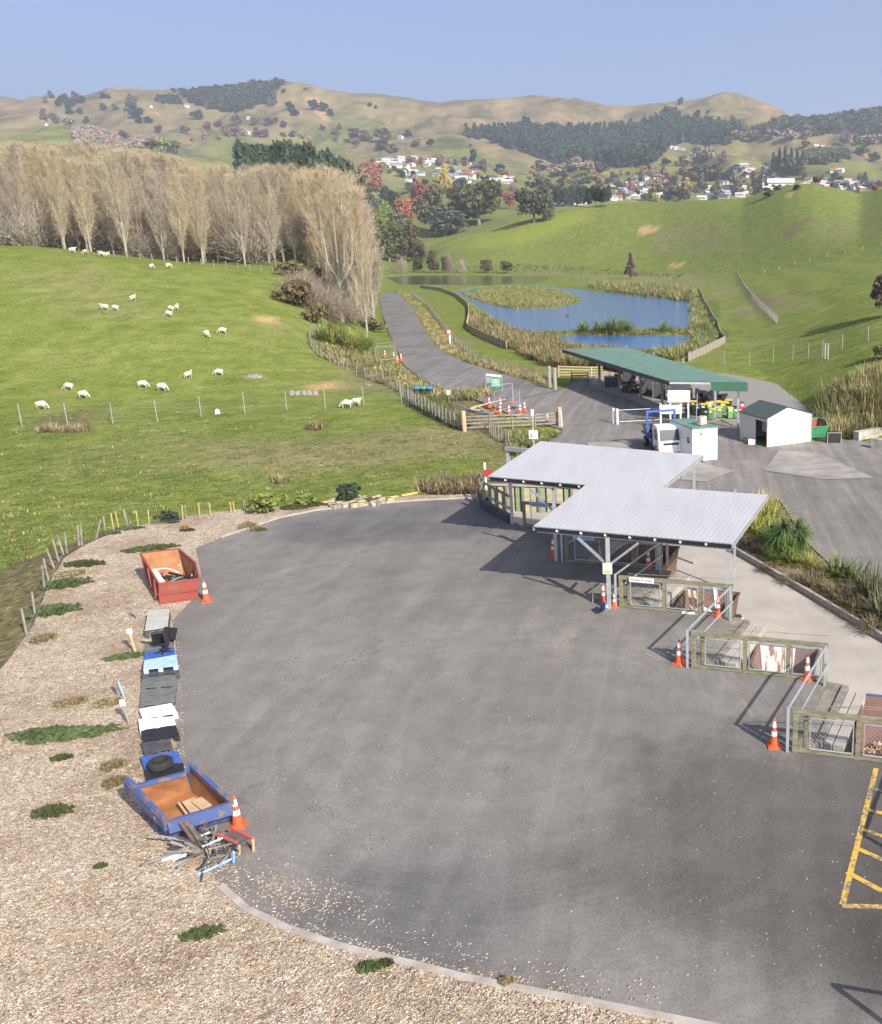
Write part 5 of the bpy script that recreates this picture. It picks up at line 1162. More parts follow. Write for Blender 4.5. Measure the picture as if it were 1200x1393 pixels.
fence('deer_fence', 'thin wire fence crossing the right hand field to the gate posts', [(985, 497), (1012, 497), (1040, 495), (1068, 491), (1095, 488), (1124, 486), (1150, 474), (1177, 466), (1215, 455)], 3.4, 2.0, .05, PG, (.1, .3, .5, .7, .9), .006, seed=12)
fence('hill_fence', 'distant line of posts slanting across the right hill', [(1040, 372), (1065, 365), (1100, 357), (1120, 351), (1157, 343), (1200, 334), (1260, 325)], 8, 1.4, .12, PALE, (.9,), .02, seed=13)
fence('hill_fence', 'faint posts along the foot of the far green slope', [(880, 384), (930, 378), (970, 376), (1003, 371)], 6, 1.2, .1, PG, (.9,), .02, seed=14)
b_ = fence('rail_fence', 'pale four rail fence behind the left end of the green shelter', [(760, 513), (785, 513), (812, 513), (840, 513)], 4., 1.35, .1, PALE, None, 0, (.2, .45, .7, .95), PALE, seed=15)
for i, (px, py, h, lb) in enumerate([(748, 527, 2.4, 'left of the two thick grey gate posts beside the road'), (755.5, 530, 2.4, 'right of the two thick grey gate posts beside the road')]):
    post('gate_post', px, py, h, .2, PG, lb, 'post', z=YZ, n=8)
for i, (px, py, lb) in enumerate([(835, 576, 'left white gate post on the yard asphalt'), (840, 577, 'right white gate post on the yard asphalt')]):
    post('gate_post', px, py, 1.4, .11, WHT, lb, 'post', z=YZ, n=8)
o = at(841, 576); t = thing('wire_gate', 'low wire gate stretched from the white posts to the white board', 'gate', o); e = at(898, 573)
for z in (.15, 1.2): b = MB(); b.tube([o + V3(0, 0, z), e + V3(0, 0, z)], .02, 5); b.build('tube', GALV, t)
b = MB(); wires(b, o, e, .15, 1.2, .3, .004); b.build('mesh', GALV, t)
for px, py, lb in ((1122, 488, 'left pale strainer post at the corner of the right hand field'), (1126, 489, 'right pale strainer post at the corner of the right hand field')):
    p = hit(px, py); b = MB(); b.tube([p, p + V3(0, 0, 1.9)], .12, 6); tag(b.build('strainer_post', PG, origin=p), lb, 'post')
for px, py, lb in ((632, 587, 'thick corner post where the pen fences meet'), (762, 581, 'grey post ending the four rail pen fence')):
    p = hit(px, py); b = MB(); b.tube([p, p + V3(0, 0, 1.8)], .2, 7); tag(b.build('corner_post', PALE, origin=p), lb, 'post')
p = at(764, 580); b = MB(); b.tube([p, p + V3(0, 0, 1.3)], .08, 7); tag(b.build('white_post', WHT, origin=p), 'white post at the road end of the pen fence', 'post')
# signs
o = at(726, 608, YZ + .3); t = thing('sign_post', 'tall post with a square white sign near the far canopy', 'sign', o)
b = MB(); b.tube([o - V3(0, 0, .3), o + V3(0, 0, 2.9)], .09, 8); b.build('post', PG, t); b = MB(); b.tube([o + V3(0, 0, 2.45), o + V3(0, 0, 2.95)], .12, 8); b.build('cap', WHT, t)
b = MB(); b.box(o + V3(.05, -.12, 1.0), (.7, .04, .66)); b.build('panel', WHT, t)
for z in (1.05, .85): b = MB(); b.box(o + V3(-.1, -.15, z), (.26, .02, .06)); b.build('bracket', BLK, t)
o = hit(603, 470) ; o = hit(612.5, 470); t = thing('speed_sign', 'white roadside post with a small red ringed disc', 'sign', o)
b = MB(); b.tube([o, o + V3(0, 0, 2.0)], .16, 8); b.build('post', WHT, t)
b = MB(); b.tube([o + V3(0, -.2, 2.2), o + V3(0, -.26, 2.2)], .42, 18); s_ = b.build('disc', M('sign_red2', (.65, .04, .03)), t); b = MB(); b.tube([o + V3(0, -.26, 2.2), o + V3(0, -.29, 2.2)], .28, 18); b.build('disc_centre', WHT, s_)
o = hit(611, 538); p = P(672, 533, YZ)
t = thing('info_frame', 'tall frame with a green and white sign and white top board beside the road', 'sign', p)
D = p.y; q = [PD(661, 509.5, D), PD(682, 512, D)]
for i, (a, zz_) in enumerate(((q[0], YZ), (q[1] + V3(.05, 0, 0), YZ))): b = MB(); b.beam(V3(a.x, a.y, zz_), a + V3(0, 0, .1), .09, .09); b.build('post', GALV, t)
b = MB(); b.beam(q[0] + V3(0, 0, 0), q[1] + V3(0, 0, 0), .08, .22); b.build('top_board', WHT, t)
b = MB(); a, e = PD(661.5, 521, D), PD(668.5, 513, D); b.box((a + e) / 2, (e.x - a.x, .04, e.z - a.z)); b.build('grey_panel', GALV, t)
a, e = PD(669, 525.5, D - .1), PD(680, 515, D - .1); b = MB(); b.box((a + e) / 2, (e.x - a.x, .04, e.z - a.z)); s_ = b.build('green_panel', M('sign_green', (.16, .75, .28), (.14, .65, .25), 3.), t); b = MB(); c = (a + e) / 2; b.tube([c + V3(0, -.02, .1), c + V3(0, -.04, .1)], .17, 12); b.build('emblem', WHT, s_)
o = hit(611, 546); t = thing('small_sign', 'small square white sign above the pen hedge', 'sign', o)
b = MB(); b.tube([o, o + V3(0, 0, .8)], .05, 6); b.build('post', PG, t); b = MB(); b.box(o + V3(0, -.06, .95), (.36, .03, .45)); b.build('panel', WHT, t)
for px, py, lb in ((568, 538, 'blue lidded tub behind the left fence of the pen'), (577, 538, 'green lidded tub between two blue ones behind the pen'), (585, 538, 'larger blue tub at the right behind the pen')):
    o = hit(px, py); t = thing('tub', lb, 'tub', o); b = MB(); b.lathe(o, [(.3, 0), (.4, .8)], 10); b.build('body', DKG, t); b = MB(); b.lathe(o, [(.45, .8), (.4, .95)], 10); b.build('lid', M('tub_green', (.1, .35, .25)) if 'green l' in lb else M('tub_blue', (.08, .25, .6)), t)
# temporary barrier panels and cones
def tpanel(a, b_, h, lab):
    t = thing('barrier_panel', lab, 'barrier', a); q = [a + V3(0, 0, .1), b_ + V3(0, 0, .1), b_ + V3(0, 0, h), a + V3(0, 0, h)]
    b = MB()
    for i in range(4): b.tube([q[i], q[(i + 1) % 4]], .03, 5)
    b.build('frame', GALV, t); b = MB(); wires(b, a, b_, .1, h, .45, .006); b.build('mesh', GALV, t)
    for p in (a, b_): b = MB(); b.box(p + V3(0, 0, .07), (.6, .25, .13)); b.build('foot', ORG if 'pen' in lab else MGR, t)
rp = lambda px, py: P(px, py, float(zroad(P(px, py, YZ).y)) + .02)
for a, b_, lab in [((512, 491), (540, 489), 'wire barrier panel in front beside the bend of the road'), ((514, 486), (537, 483), 'wire barrier panel at the back beside the bend of the road')]: tpanel(rp(*a), rp(*b_), 1.9, lab)
for a, b_, lab in [((674, 561), (699, 555), 'front left wire barrier panel of the pen cage'), ((699, 555), (708, 560), 'right wire barrier panel of the pen cage'), ((666, 553), (698, 548), 'rear wire barrier panel of the pen cage')]: tpanel(at(*a, YZ + .05), at(*b_, YZ + .05), 2.0, lab)
for px, py, lb in [(524, 486, 'orange cone inside the barrier panels at the road bend'), (536, 488, 'orange cone at the right end of the road bend barrier'), (541, 494, 'lower orange cone below the road bend barrier'), (546, 491, 'right most orange cone at the road bend barrier')]:
    cone(px, py, lb, z=float(zroad(P(px, py, YZ).y)) + .02, sc=1.15)
for px, py, lb in [(666, 554, 'orange cone at the back left of the pen cage'), (681, 565, 'tall orange cone at the front left of the pen cage'), (681, 555, 'orange cone inside the pen cage behind the tall one'), (693, 565, 'orange cone in front of the pen cage, second from the left'), (708, 563, 'orange cone in front of the pen cage, third from the left'), (714, 560, 'orange cone outside the right end of the pen cage'), (745, 576, 'thin orange cone behind the end of the rail fence')]:
    cone(px, py, lb, z=YZ + .05, sc=1.12)
b = MB(); pts = [at(618, 549, YZ + .25), at(635, 556, YZ + .15), at(655, 561, YZ + .1), at(672, 562.5, YZ + .1)]; b.tube(pts, .07, 6); tag(b.build('hose', M('hose_blue', (.2, .32, .6)), origin=pts[0]), 'pale blue hose curving across the pen', 'hose')
for i, (pts, lb) in enumerate([([(640, 556), (660, 550), (688, 543)], 'upper pale branch lying in the pen'), ([(640, 557), (655, 558), (668, 563)], 'lower pale branch lying in the pen'), ([(646, 552), (655, 556), (665, 560)], 'middle pale branch lying in the pen')]):
    b = MB(); q = [at(a, c, YZ + .12) for a, c in pts]; b.tube(q, [.12, .1, .05], 6); tag(b.build('branch', PALE, origin=q[0]), lb, 'branch')
# things lying in the paddock
def rock(px, py, w_, d_, h, m_, nm, lb, cat):
    p = hit(px, py); bm = bmesh.new(); bmesh.ops.create_icosphere(bm, subdivisions=2, radius=1); rr = random.Random(int(px))
    for v in bm.verts: v.co *= rr.uniform(.85, 1.1); v.co = Vector((v.co.x * w_ / 2, v.co.y * d_ / 2, max(v.co.z, -.3) * h))
    me = bpy.data.meshes.new(nm); bm.to_mesh(me); bm.free(); me.materials.append(m_); o = bpy.data.objects.new(nm, me); COL.objects.link(o); o.location = p; return tag(o, lb, cat)
rock(345, 514, 2.3, .9, .5, TIMG, 'stone_trough', 'long grey trough lying in the sheep paddock', 'trough')
for i, (px, w_) in enumerate(((397, .9), (405, .8), (413, 1.), (421, .9), (429, .8))): rock(px, 537, w_, .7, .5, TIMG, 'rock', ['leftmost', 'second', 'middle', 'fourth', 'rightmost'][i] + ' of five grey rocks in a row near the paddock fence', 'rock')
rock(296, 563, .55, .4, .55, WHT, 'white_drum', 'white container on the ground beside the tall paddock fence', 'container')
rock(500, 524, .9, .4, .2, TIMG, 'stone', 'flat pale stone right of the row of rocks', 'stone')
# ------------------------------------------------------------------ sheep
WOOL = M('sheep_wool', (.66, .60, .48), (.52, .46, .36), 9., .95, bump=.8, bd=.03); SHH = M('sheep_face', (.55, .50, .42), (.3, .27, .24), 9., .8)
def make_sheep(graze, seed):
    v = [(0, 0, .62), (.22, 0, .64), (.42, 0, .66), (-.25, 0, .63), (-.45, 0, .60)]
    if graze: hd = [(.56, 0, .52), (.66, 0, .33), (.74, 0, .14), (.80, 0, .07)]
    else: hd = [(.54, 0, .80), (.60, 0, .95), (.72, 0, .93), (.82, 0, .86)]
    v += hd
    legs = []
    for x, s in ((.36, 1), (.36, -1), (-.36, 1), (-.36, -1)):
        k = len(v); bend = .03 if x > 0 else -.05; v += [(x, s * .13, .45), (x + bend, s * .14, .24), (x, s * .14, .03)]; legs.append(k)
    e = [(0, 1), (1, 2), (0, 3), (3, 4), (2, 5), (5, 6), (6, 7), (7, 8)]
    for i, k in enumerate(legs): e += [((2 if i < 2 else 3), k), (k, k + 1), (k + 1, k + 2)]
    rad = [.27, .27, .22, .27, .20, .13, .085, .085, .05] + [.09, .04, .035] * 4
    ev = len(v)
    for s in (-1, 1): v.append((hd[2][0] - .04, s * .15, hd[2][2] + .05)); e.append((7, len(v) - 1)); rad.append(.025)
    v.append((-.56, 0, .48)); e.append((4, len(v) - 1)); rad.append(.04)
    me = bpy.data.meshes.new('sheep'); me.from_pydata(v, e, []); ob = bpy.data.objects.new('sheep', me); COL.objects.link(ob)
    ob.modifiers.new('k', 'SKIN'); 
    for i, sv in enumerate(me.skin_vertices[0].data): sv.radius = (rad[i], rad[i]); sv.use_root = (i == 0)
    sd = ob.modifiers.new('s', 'SUBSURF'); sd.levels = 2; sd.render_levels = 2
    dg = bpy.context.evaluated_depsgraph_get(); m2 = bpy.data.meshes.new_from_object(ob.evaluated_get(dg)); bpy.data.objects.remove(ob)
    rr = random.Random(seed)
    for vv in m2.vertices:
        c = vv.co
        if .4 < c.z < .95 and abs(c.x) < .5: vv.co = c * (1 + .04 * rr.uniform(-1, 1))
    m2.materials.clear(); m2.materials.append(WOOL); m2.materials.append(SHH)
    for p in m2.polygons:
        c = p.center; face = (c.x > .6); leg = c.z < .33 and c.x < .6; p.material_index = 1 if (face or leg) else 0; p.use_smooth = True
    o = bpy.data.objects.new('sheep', m2); COL.objects.link(o); return tag(o, '-', 'sheep', 'sheep scattered over the paddock')
SG, SS = make_sheep(True, 1), make_sheep(False, 2)
for px, py, hd_, kind, lb in [(94, 531, 180, 'g', 'sheep grazing to the left, above the lowest left pair'), (114, 542, 0, 'g', 'sheep grazing to the right at the lower left of the paddock'), (57, 557, 0, 'g', 'sheep cut by the left edge of the photo near the tall fence'), (195, 528, 10, 'g', 'left of the two sheep grazing side by side low in the paddock'),
        (221, 532, -5, 'g', 'right of the two sheep grazing side by side low in the paddock'), (256, 515, 70, 's', 'greyish sheep seen from behind, between the low pair and the trough'), (298, 511, 185, 'g', 'sheep grazing to the left just above the trough'), (281, 459, -30, 'g', 'left of the two sheep in the middle of the slope'),
        (303, 454, 200, 'g', 'right of the two sheep in the middle of the slope'), (230, 431, 180, 'g', 'front sheep of the three standing close together'), (233, 424, 160, 'g', 'middle sheep of the three standing close together'), (241, 422, 100, 's', 'right hand sheep of the three, facing uphill'),
        (143, 422, 180, 's', 'left of the two sheep on the dry grass at the left'), (157, 423, 170, 'g', 'right of the two sheep on the dry grass at the left'), (181, 410, 80, 's', 'single sheep seen end on between the left pair and the three'), (207, 366, 90, 'g', 'left of the two sheep just under the crest'), (230, 365, 75, 'g', 'right of the two sheep just under the crest'),
        (99, 344, 0, 's', 'leftmost sheep on the crest beneath the poplars'), (117, 346, 180, 'g', 'second sheep from the left on the crest'), (139, 349, 180, 's', 'third sheep from the left on the crest'), (146, 350, 90, 's', 'rightmost sheep on the crest'), (485, 552, 0, 's', 'woolly sheep with raised back near the pen fence'), (472, 555, 200, 'g', 'sheep grazing left of the woolly one near the pen fence')]:
    o = hit(px, py); q = place(SG if kind == 'g' else SS, USED, o, R(hd_ + rnd.uniform(-8, 8)), lb, None, rnd.uniform(.86, .98))
# ------------------------------------------------------------------ vegetation
def rquads(c, size, asp=1., seed=0, up=None, updev=.4):
    """randomly turned quads at centres c (n,3); up: preferred long axis"""
    r = np.random.RandomState(seed); n = len(c)
    a = r.normal(size=(n, 3))
    if up is not None: a = np.asarray(up) + a * updev
    a /= np.linalg.norm(a, axis=1)[:, None]
    b = np.cross(a, r.normal(size=(n, 3))); b /= np.linalg.norm(b, axis=1)[:, None]
    s = np.asarray(size) * r.uniform(.6, 1.3, n); A_ = a * (s * asp / 2)[:, None]; B_ = b * (s / 2)[:, None]
    v = np.stack([c - A_ - B_, c + A_ - B_ * .7, c + A_ * 1.1 + B_ * .7, c - A_ + B_], 1).reshape(-1, 3)
    return v, np.arange(4 * n).reshape(-1, 4)
def lobes(seed, n, R_, H, shape):
    r = random.Random(seed); L_ = []
    for i in range(n):
        if shape == 'round': th = r.uniform(0, 6.28); k = r.uniform(0, .62); z = r.uniform(.20, .82); rad = r.uniform(.26, .42) * (1.1 - .5 * abs(z - .5)); L_.append((math.cos(th) * k * R_, math.sin(th) * k * R_, z * H, rad * R_ * 1.25, rad * H * .55))
        elif shape == 'cone': z = (i + .5) / n; k = (1 - z) * .5; th = r.uniform(0, 6.28); L_.append((math.cos(th) * k * R_, math.sin(th) * k * R_, (.12 + .86 * z) * H, R_ * (.62 * (1 - z) + .12), H * .13))
        else: z = r.uniform(.15, .8); th = r.uniform(0, 6.28); k = r.uniform(0, .5); L_.append((math.cos(th) * k * R_, math.sin(th) * k * R_, z * H, R_ * .5, H * .25))
    return L_
def crown(seed, n, R_, H, nl, leaf, shape, asp=1.3):
    r = np.random.RandomState(seed); L_ = np.array(lobes(seed, n, R_, H, shape)); i = r.randint(0, n, nl)
    d = r.normal(size=(nl, 3)); d /= np.linalg.norm(d, axis=1)[:, None]; d[:, 2] = np.where(d[:, 2] < -.5, -d[:, 2], d[:, 2])
    k = r.uniform(.35, 1.08, nl) ** .55
    c = L_[i, :3] + d * k[:, None] * np.stack([L_[i, 3], L_[i, 3], L_[i, 4]], 1)
    return rquads(c, leaf, asp, seed)
def tree_proto(name, seed, R_, H, nl, leaf, shape, mleaf, mbark, tr=.35, n=12, parts=True, sparse=False):
    v, f = crown(seed, n, R_, H, nl, leaf, shape, 1.3)
    if parts:
        t = thing(name, '-', 'tree', (0, 0, 0)); npmesh('crown', v, f, mleaf, parent=t)
        b = MB(); b.tube([(0, 0, -.5), (0, 0, H * .25), (.02 * H, 0, H * .7)], [tr, tr * .7, tr * .2], 7)
        r = random.Random(seed)
        for i in range(5): th = r.uniform(0, 6.28); z = r.uniform(.2, .4) * H; b.tube([(0, 0, z), (math.cos(th) * R_ * .3, math.sin(th) * R_ * .3, z + H * .15), (math.cos(th) * R_ * .55, math.sin(th) * R_ * .55, z + H * .3)], [tr * .4, tr * .25, tr * .1], 5)
        b.build('trunk', mbark, t); return t
    b = MB(); b.tube([(0, 0, -1), (0, 0, H * .5)], [tr, tr * .5], 5); vb = np.array(b.v); q = np.array([x for x in b.f if len(x) == 4])
    o = npmesh(name, np.vstack([v, vb]), np.vstack([f, q + len(v)]), [mleaf, mbark], mi=np.r_[np.zeros(len(f)), np.ones(len(q))]); return tag(o, '-', 'tree')
LM = {}
for nm, c, c2 in [('olive', (0.128, 0.133, 0.043), (0.060, 0.070, 0.026)), ('dark', (0.053, 0.077, 0.043), (0.027, 0.042, 0.026)), ('greygreen', (0.150, 0.161, 0.102), (0.075, 0.084, 0.051)), ('brownolive', (0.180, 0.147, 0.065), (0.090, 0.077, 0.036)), ('red', (0.4, 0.13, 0.09), (0.26, 0.09, 0.06)), ('crimson', (0.28, 0.07, 0.06), (0.18, 0.05, 0.04)),
                  ('yellow', (0.46, 0.33, 0.09), (0.32, 0.23, 0.07)), ('rust', (0.390, 0.182, 0.109), (0.255, 0.112, 0.072)), ('purple', (0.210, 0.119, 0.123), (0.128, 0.070, 0.080)), ('bare', (0.390, 0.301, 0.246), (0.270, 0.210, 0.174)), ('lime', (0.240, 0.280, 0.058), (0.135, 0.168, 0.043)), ('pine', (0.060, 0.091, 0.043), (0.030, 0.049, 0.029)), ('browngrey', (0.195, 0.140, 0.102), (0.112, 0.084, 0.065))]:
    LM[nm] = Mleaf('foliage_' + nm, c, c2)
BARK = M('bark', (.30, .25, .18), (.2, .165, .12), 2., .9, bump=.5); PB = M('pale_bark', (.40, .36, .29), (.28, .25, .19), 2., .9, bump=.4)
TWG = M('poplar_twigs', (.50, .395, .245), (.39, .31, .195), .6, .85); TWG2 = M('brown_twigs', (.30, .245, .18), (.21, .165, .12), .8, .85)
def strips(p0, p1, w, seed):
    """thin flat sticks from p0 to p1 (n,3)"""
    r = np.random.RandomState(seed); d = p1 - p0; s = np.cross(d, r.normal(size=d.shape)); s /= np.linalg.norm(s, axis=1)[:, None]; s *= np.asarray(w)[:, None] / 2
    return np.stack([p0 - s, p0 + s, p1 + s * .35, p1 - s * .35], 1).reshape(-1, 3), np.arange(4 * len(p0)).reshape(-1, 4)
def poplar(seed, H, W, ntw, first=.2, fork=False, m=None):
    r = np.random.RandomState(seed); t = thing('bare_poplar', '-', 'tree', (0, 0, 0), 'bare poplars behind the paddock crest')
    b = MB(); tops = []
    if fork:
        z0 = H * .26; b.tube([(0, 0, -.5), (.1, 0, z0 * .5), (0, 0, z0)], [.5, .42, .38], 9)
        for k in range(6): th = k * 1.05 + r.uniform(-.3, .3); w_ = W * r.uniform(.12, .32); pts = [(0, 0, z0 - .5 + k * .3), (math.cos(th) * w_ * .8, math.sin(th) * w_ * .8, z0 + H * .14), (math.cos(th) * w_ * 1.15, math.sin(th) * w_ * 1.15, H * r.uniform(.82, .96))]; b.tube(pts, [.28, .2, .03], 6); tops.append(pts)
    else:
        lean = r.uniform(-.03, .03, 2) * H; pts = [(0, 0, -.5), (lean[0] * .3, lean[1] * .3, H * .35), (lean[0] * .7, lean[1] * .7, H * .7), (lean[0], lean[1], H)]; b.tube(pts, [.26, .2, .1, .02], 8); tops.append(pts)
    segs0, segs1, wd = [], [], []
    NB = 60 if not fork else 90; br = []
    for i in range(NB):
        ax = tops[i % len(tops)]; k = first + (1 - first) * (i + r.uniform(0, 1)) / NB * .95; k = min(k, .97)
        z = k * H; zs = [p[2] for p in ax]; x = np.interp(z, zs, [p[0] for p in ax]); y = np.interp(z, zs, [p[1] for p in ax])
        th = r.uniform(0, 6.28); env = (math.sin(min(1., (k - first) / (1 - first) * 1.35 + .22) * math.pi / 1.35 * 1.0)) if not fork else 1.
        L_ = H * (.24 * (1 - k) + .075) * r.uniform(.75, 1.2); out = W * .5 * max(.42, env) * r.uniform(.55, 1.05) * (1 - .35 * k) * (.6 if fork else 1)
        p0 = np.array([x, y, z]); p1 = p0 + [math.cos(th) * out * .6, math.sin(th) * out * .6, L_ * .45]; p2 = p0 + [math.cos(th) * out, math.sin(th) * out, L_ * 1.15]
        p2[2] = min(p2[2], H * 1.0); p1[2] = min(p1[2], p2[2] - .1)
        b.tube([p0, p1, p2], [.07 * (1.4 - k), .045 * (1.4 - k), .012], 4, cap=False); br.append((p0, p1, p2))
    b.build('trunk', PB, t)
    i = r.randint(0, len(br), ntw); u = r.uniform(.12, 1, ntw)[:, None]; B0, B1, B2 = (np.array([q[j] for q in br])[i] for j in range(3))
    p = B0 * (1 - u)**2 + B1 * 2 * u * (1 - u) + B2 * u * u
    d = r.normal(size=(ntw, 3)) * [.55, .55, .3] + [0, 0, .8]; out = (p - [0, 0, 0]) * [1, 1, 0]; d += out / (np.linalg.norm(out, axis=1)[:, None] + .3) * .35
    d /= np.linalg.norm(d, axis=1)[:, None]; L_ = r.uniform(.5, 1.9, ntw)
    q = p + d * L_[:, None]; v1, f1 = strips(p, q, r.uniform(.02, .045, ntw), seed)
    n2 = ntw; j = r.randint(0, ntw, n2); k = r.uniform(.2, .9, n2)[:, None]; a = p[j] * (1 - k) + q[j] * k; e = a + (d[j] * .6 + r.normal(size=(n2, 3)) * .45) * r.uniform(.3, .9, n2)[:, None]
    v2, f2 = strips(a, e, r.uniform(.02, .04, n2), seed + 5)
    npmesh('twigs', np.vstack([v1, v2]), np.vstack([f1, f2 + len(v1)]), m or TWG, parent=t)
    return t
AUTO = []
def auto(o, px, descr, where, group): AUTO.append((o, px, descr, where, group)); o['label'] = '-'; return o
pops = [poplar(31 + i, 24., 7.4, 4200, .07, False, [TWG, TWG, M('grey_tan_twigs', (.45, .38, .28), (.36, .30, .215), .6, .85), M('dull_twigs', (.40, .34, .26), (.32, .27, .2), .6, .85)][i]) for i in range(4)]
front_tr = [87, 122, 170, 220, 247, 273, 330, 372]
rr = random.Random(12)
def topz(px, D): return rowz(px, np.interp(px, [-300, 55, 120, 200, 260, 350, 430, 480, 505, 520], [205, 207, 205, 212, 226, 234, 236, 246, 275, 300]), D)
def put_pop(px, D, kind, descr, where):
    x = (px - 950) / 1280 / 1.0356 * D; g = ground_at(x, D); H = float(topz(px, D)) - g.z + rr.uniform(-2.6, 1.4)
    s = H / 24.; o = place(pops[kind], USED, g, rr.uniform(0, 6.28), None, None, (s * rr.uniform(.9, 1.15), s * rr.uniform(.9, 1.15), s)); auto(o, px, descr, where, 'bare poplars behind the paddock crest'); return o
for i, px in enumerate(front_tr): put_pop(px, 186 + rr.uniform(-4, 6), i % 4, 'poplar with clear pale trunk', 'in the front crest row')
for row, (D0, sp) in enumerate(((203, 17), (222, 17), (243, 18), (266, 20))):
    px = -150.
    while px < 505 - row * 8: put_pop(px + rr.uniform(-4, 4), D0 + rr.uniform(-5, 5) - max(0, px - 380) * .1, rr.randrange(4), 'bare poplar', 'massed in the back rows'); px += sp * rr.uniform(.8, 1.2)
big = poplar(77, 30., 15., 9000, .26, True); auto(big, 466, 'large forked golden poplar with spreading crown', 'beside the flax above the road', 'bare poplars by the road')
g_ = hit(466, 438); big.location = g_; s = (float(rowz(466, 232, g_.y)) - g_.z) / 30.; big.scale = (s, s, s)
for px, py, tr_, d_ in ((500, 460, 262, 'slim poplar with a bare white trunk'), (478, 425, 240, 'dim poplar close behind the large forked one'), (507, 436, 285, 'narrow poplar leaning over the road bend'), (449, 418, 238, 'poplar left of the large forked one'), (490, 415, 248, 'poplar in the row above the road')):
    g_ = hit(px, py); H = float(rowz(px, tr_, g_.y)) - g_.z; s = H / 24.; o = place(pops[px % 4], USED, g_, px, None, None, (s * (.75 if px > 495 else 1.1), s * (.75 if px > 495 else 1.1), s)); auto(o, px, d_, '', 'bare poplars by the road')
# bare bushes and undergrowth
def twigbush(seed, R_, H, n, m, name='bare_bush', leaf=None):
    r = np.random.RandomState(seed); p = r.normal(size=(n, 3)) * [R_ * .42, R_ * .42, H * .2]; p[:, 2] = np.abs(p[:, 2]) + r.uniform(0, H * .45, n); d = p / (np.linalg.norm(p, axis=1)[:, None] + .1) + r.normal(size=(n, 3)) * .6 + [0, 0, .5]
    v, f = strips(p, p + d * r.uniform(.3, .9, n)[:, None] * H * .16, r.uniform(.03, .07, n) * max(1, H / 5), seed)
    st = r.normal(size=(60, 3)) * [R_ * .4, R_ * .4, 0] + [0, 0, H * .6]; v2, f2 = strips(np.tile([0, 0, 0.], (60, 1)) + st * [.2, .2, 0], st, np.full(60, .1), seed + 3)
    return npmesh(name, np.vstack([v, v2]), np.vstack([f, f2 + len(v)]), m)
tb = [twigbush(5, 4.5, 5.5, 2600, TWG2), twigbush(6, 4.5, 5., 2600, M('grey_twigs', (.38, .34, .27), (.28, .25, .2)))]
for o in tb: tag(o, '-', 'bush', 'bare bushes under the poplars')
rr = random.Random(4)
for px, py, s in [(415, 412, 1.), (428, 425, 1.1), (440, 432, 1.), (452, 438, 1.1), (478, 440, .9), (430, 405, 1.2), (447, 415, 1.2), (408, 400, .9), (487, 430, 1.), (495, 445, .8), (440, 398, .9)]:
    s *= .85; auto(place(tb[int(px) % 2], USED, hit(px, py), rr.uniform(0, 6), None, None, s), px, 'bare brown bush', 'in the roadside thicket', 'bare bushes under the poplars')
shr = tree_proto('evergreen_shrub', 9, 3., 3.2, 900, .3, 'round', LM['brownolive'], BARK, .08, 9, False); shr['category'] = 'shrub'; shr['group'] = 'green shrubs'
for px, py, s in [(405, 415, 1.3), (433, 440, 1.), (420, 395, 1.3), (452, 425, 1.2), (396, 378, 1.), (512, 452, .8), (500, 448, .9)]: auto(place(shr, USED, hit(px, py), rr.uniform(0, 6), None, None, s), px, 'dark olive shrub', 'in the roadside thicket', 'green shrubs')
for k in range(34):
    px = -60 + k * 14 + rr.uniform(-6, 6); D = 205 + rr.uniform(-6, 25); auto(place(tb[k % 2] if k % 5 else shr, USED, ground_at((px - 950) / 1325.6 * D, D), rr.uniform(0, 6), None, None, rr.uniform(1.2, 2.1)), px, 'low bush', 'between the poplar trunks on the crest', 'low bushes along the crest')
# --- strap leaf plants
def blades(n, L_, W, R_, seed, droop=.6, segs=4, spread=.5, z0=0., upr=.9):
    r = np.random.RandomState(seed); th = r.uniform(0, 2 * np.pi, n); b0 = np.stack([np.cos(th), np.sin(th)], 1) * (r.uniform(0, 1, n) ** .6 * R_)[:, None]
    dr = th + r.normal(size=n) * .7; el = r.uniform(spread, 1.5, n); ln = L_ * r.uniform(.6, 1.15, n); V = []
    w = np.stack([-np.sin(dr), np.cos(dr)], 1)
    for s in range(segs + 1):
        u = s / segs; h = ln * np.sin(el) * u - droop * ln * np.cos(el) * u * u * 1.1; o = ln * np.cos(el) * (u + .35 * u * u)
        c = np.stack([b0[:, 0] + np.cos(dr) * o, b0[:, 1] + np.sin(dr) * o, z0 + np.maximum(h, -.05 if z0 < .1 else -9)], 1); ww = W * (1 - u ** 2.2 * .9) / 2
        V += [np.concatenate([c[:, :2] - w * ww, c[:, 2:]], 1), np.concatenate([c[:, :2] + w * ww, c[:, 2:]], 1)]
    v = np.stack(V, 1).reshape(-1, 3); m_ = 2 * (segs + 1); base = np.arange(n)[:, None] * m_
    f = np.concatenate([base + np.array([[2 * s, 2 * s + 1, 2 * s + 3, 2 * s + 2]]) for s in range(segs)], 0)
    return v, f
FX = [Mleaf('flax_green', (.17, .21, .05), (.08, .11, .03), .5), Mleaf('flax_yellow', (.36, .34, .08), (.22, .24, .06), .5), Mleaf('flax_bronze', (.13, .12, .065), (.07, .075, .04), .5), Mleaf('dry_grass_blades', (.50, .39, .22), (.36, .27, .14), .8), Mleaf('cabbage_green', (.13, .20, .05), (.06, .11, .03), .5), Mleaf('weed_green', (.085, .105, .04), (.05, .065, .025), .7), Mleaf('brown_weed', (.22, .17, .09), (.13, .10, .06), .8)]
def flaxes(name, n, L_, W, R_, m, lab, cat, seed, **k):
    v, f = blades(n, L_, W, R_, seed, **k); return tag(npmesh(name, v, f, m), lab, cat)
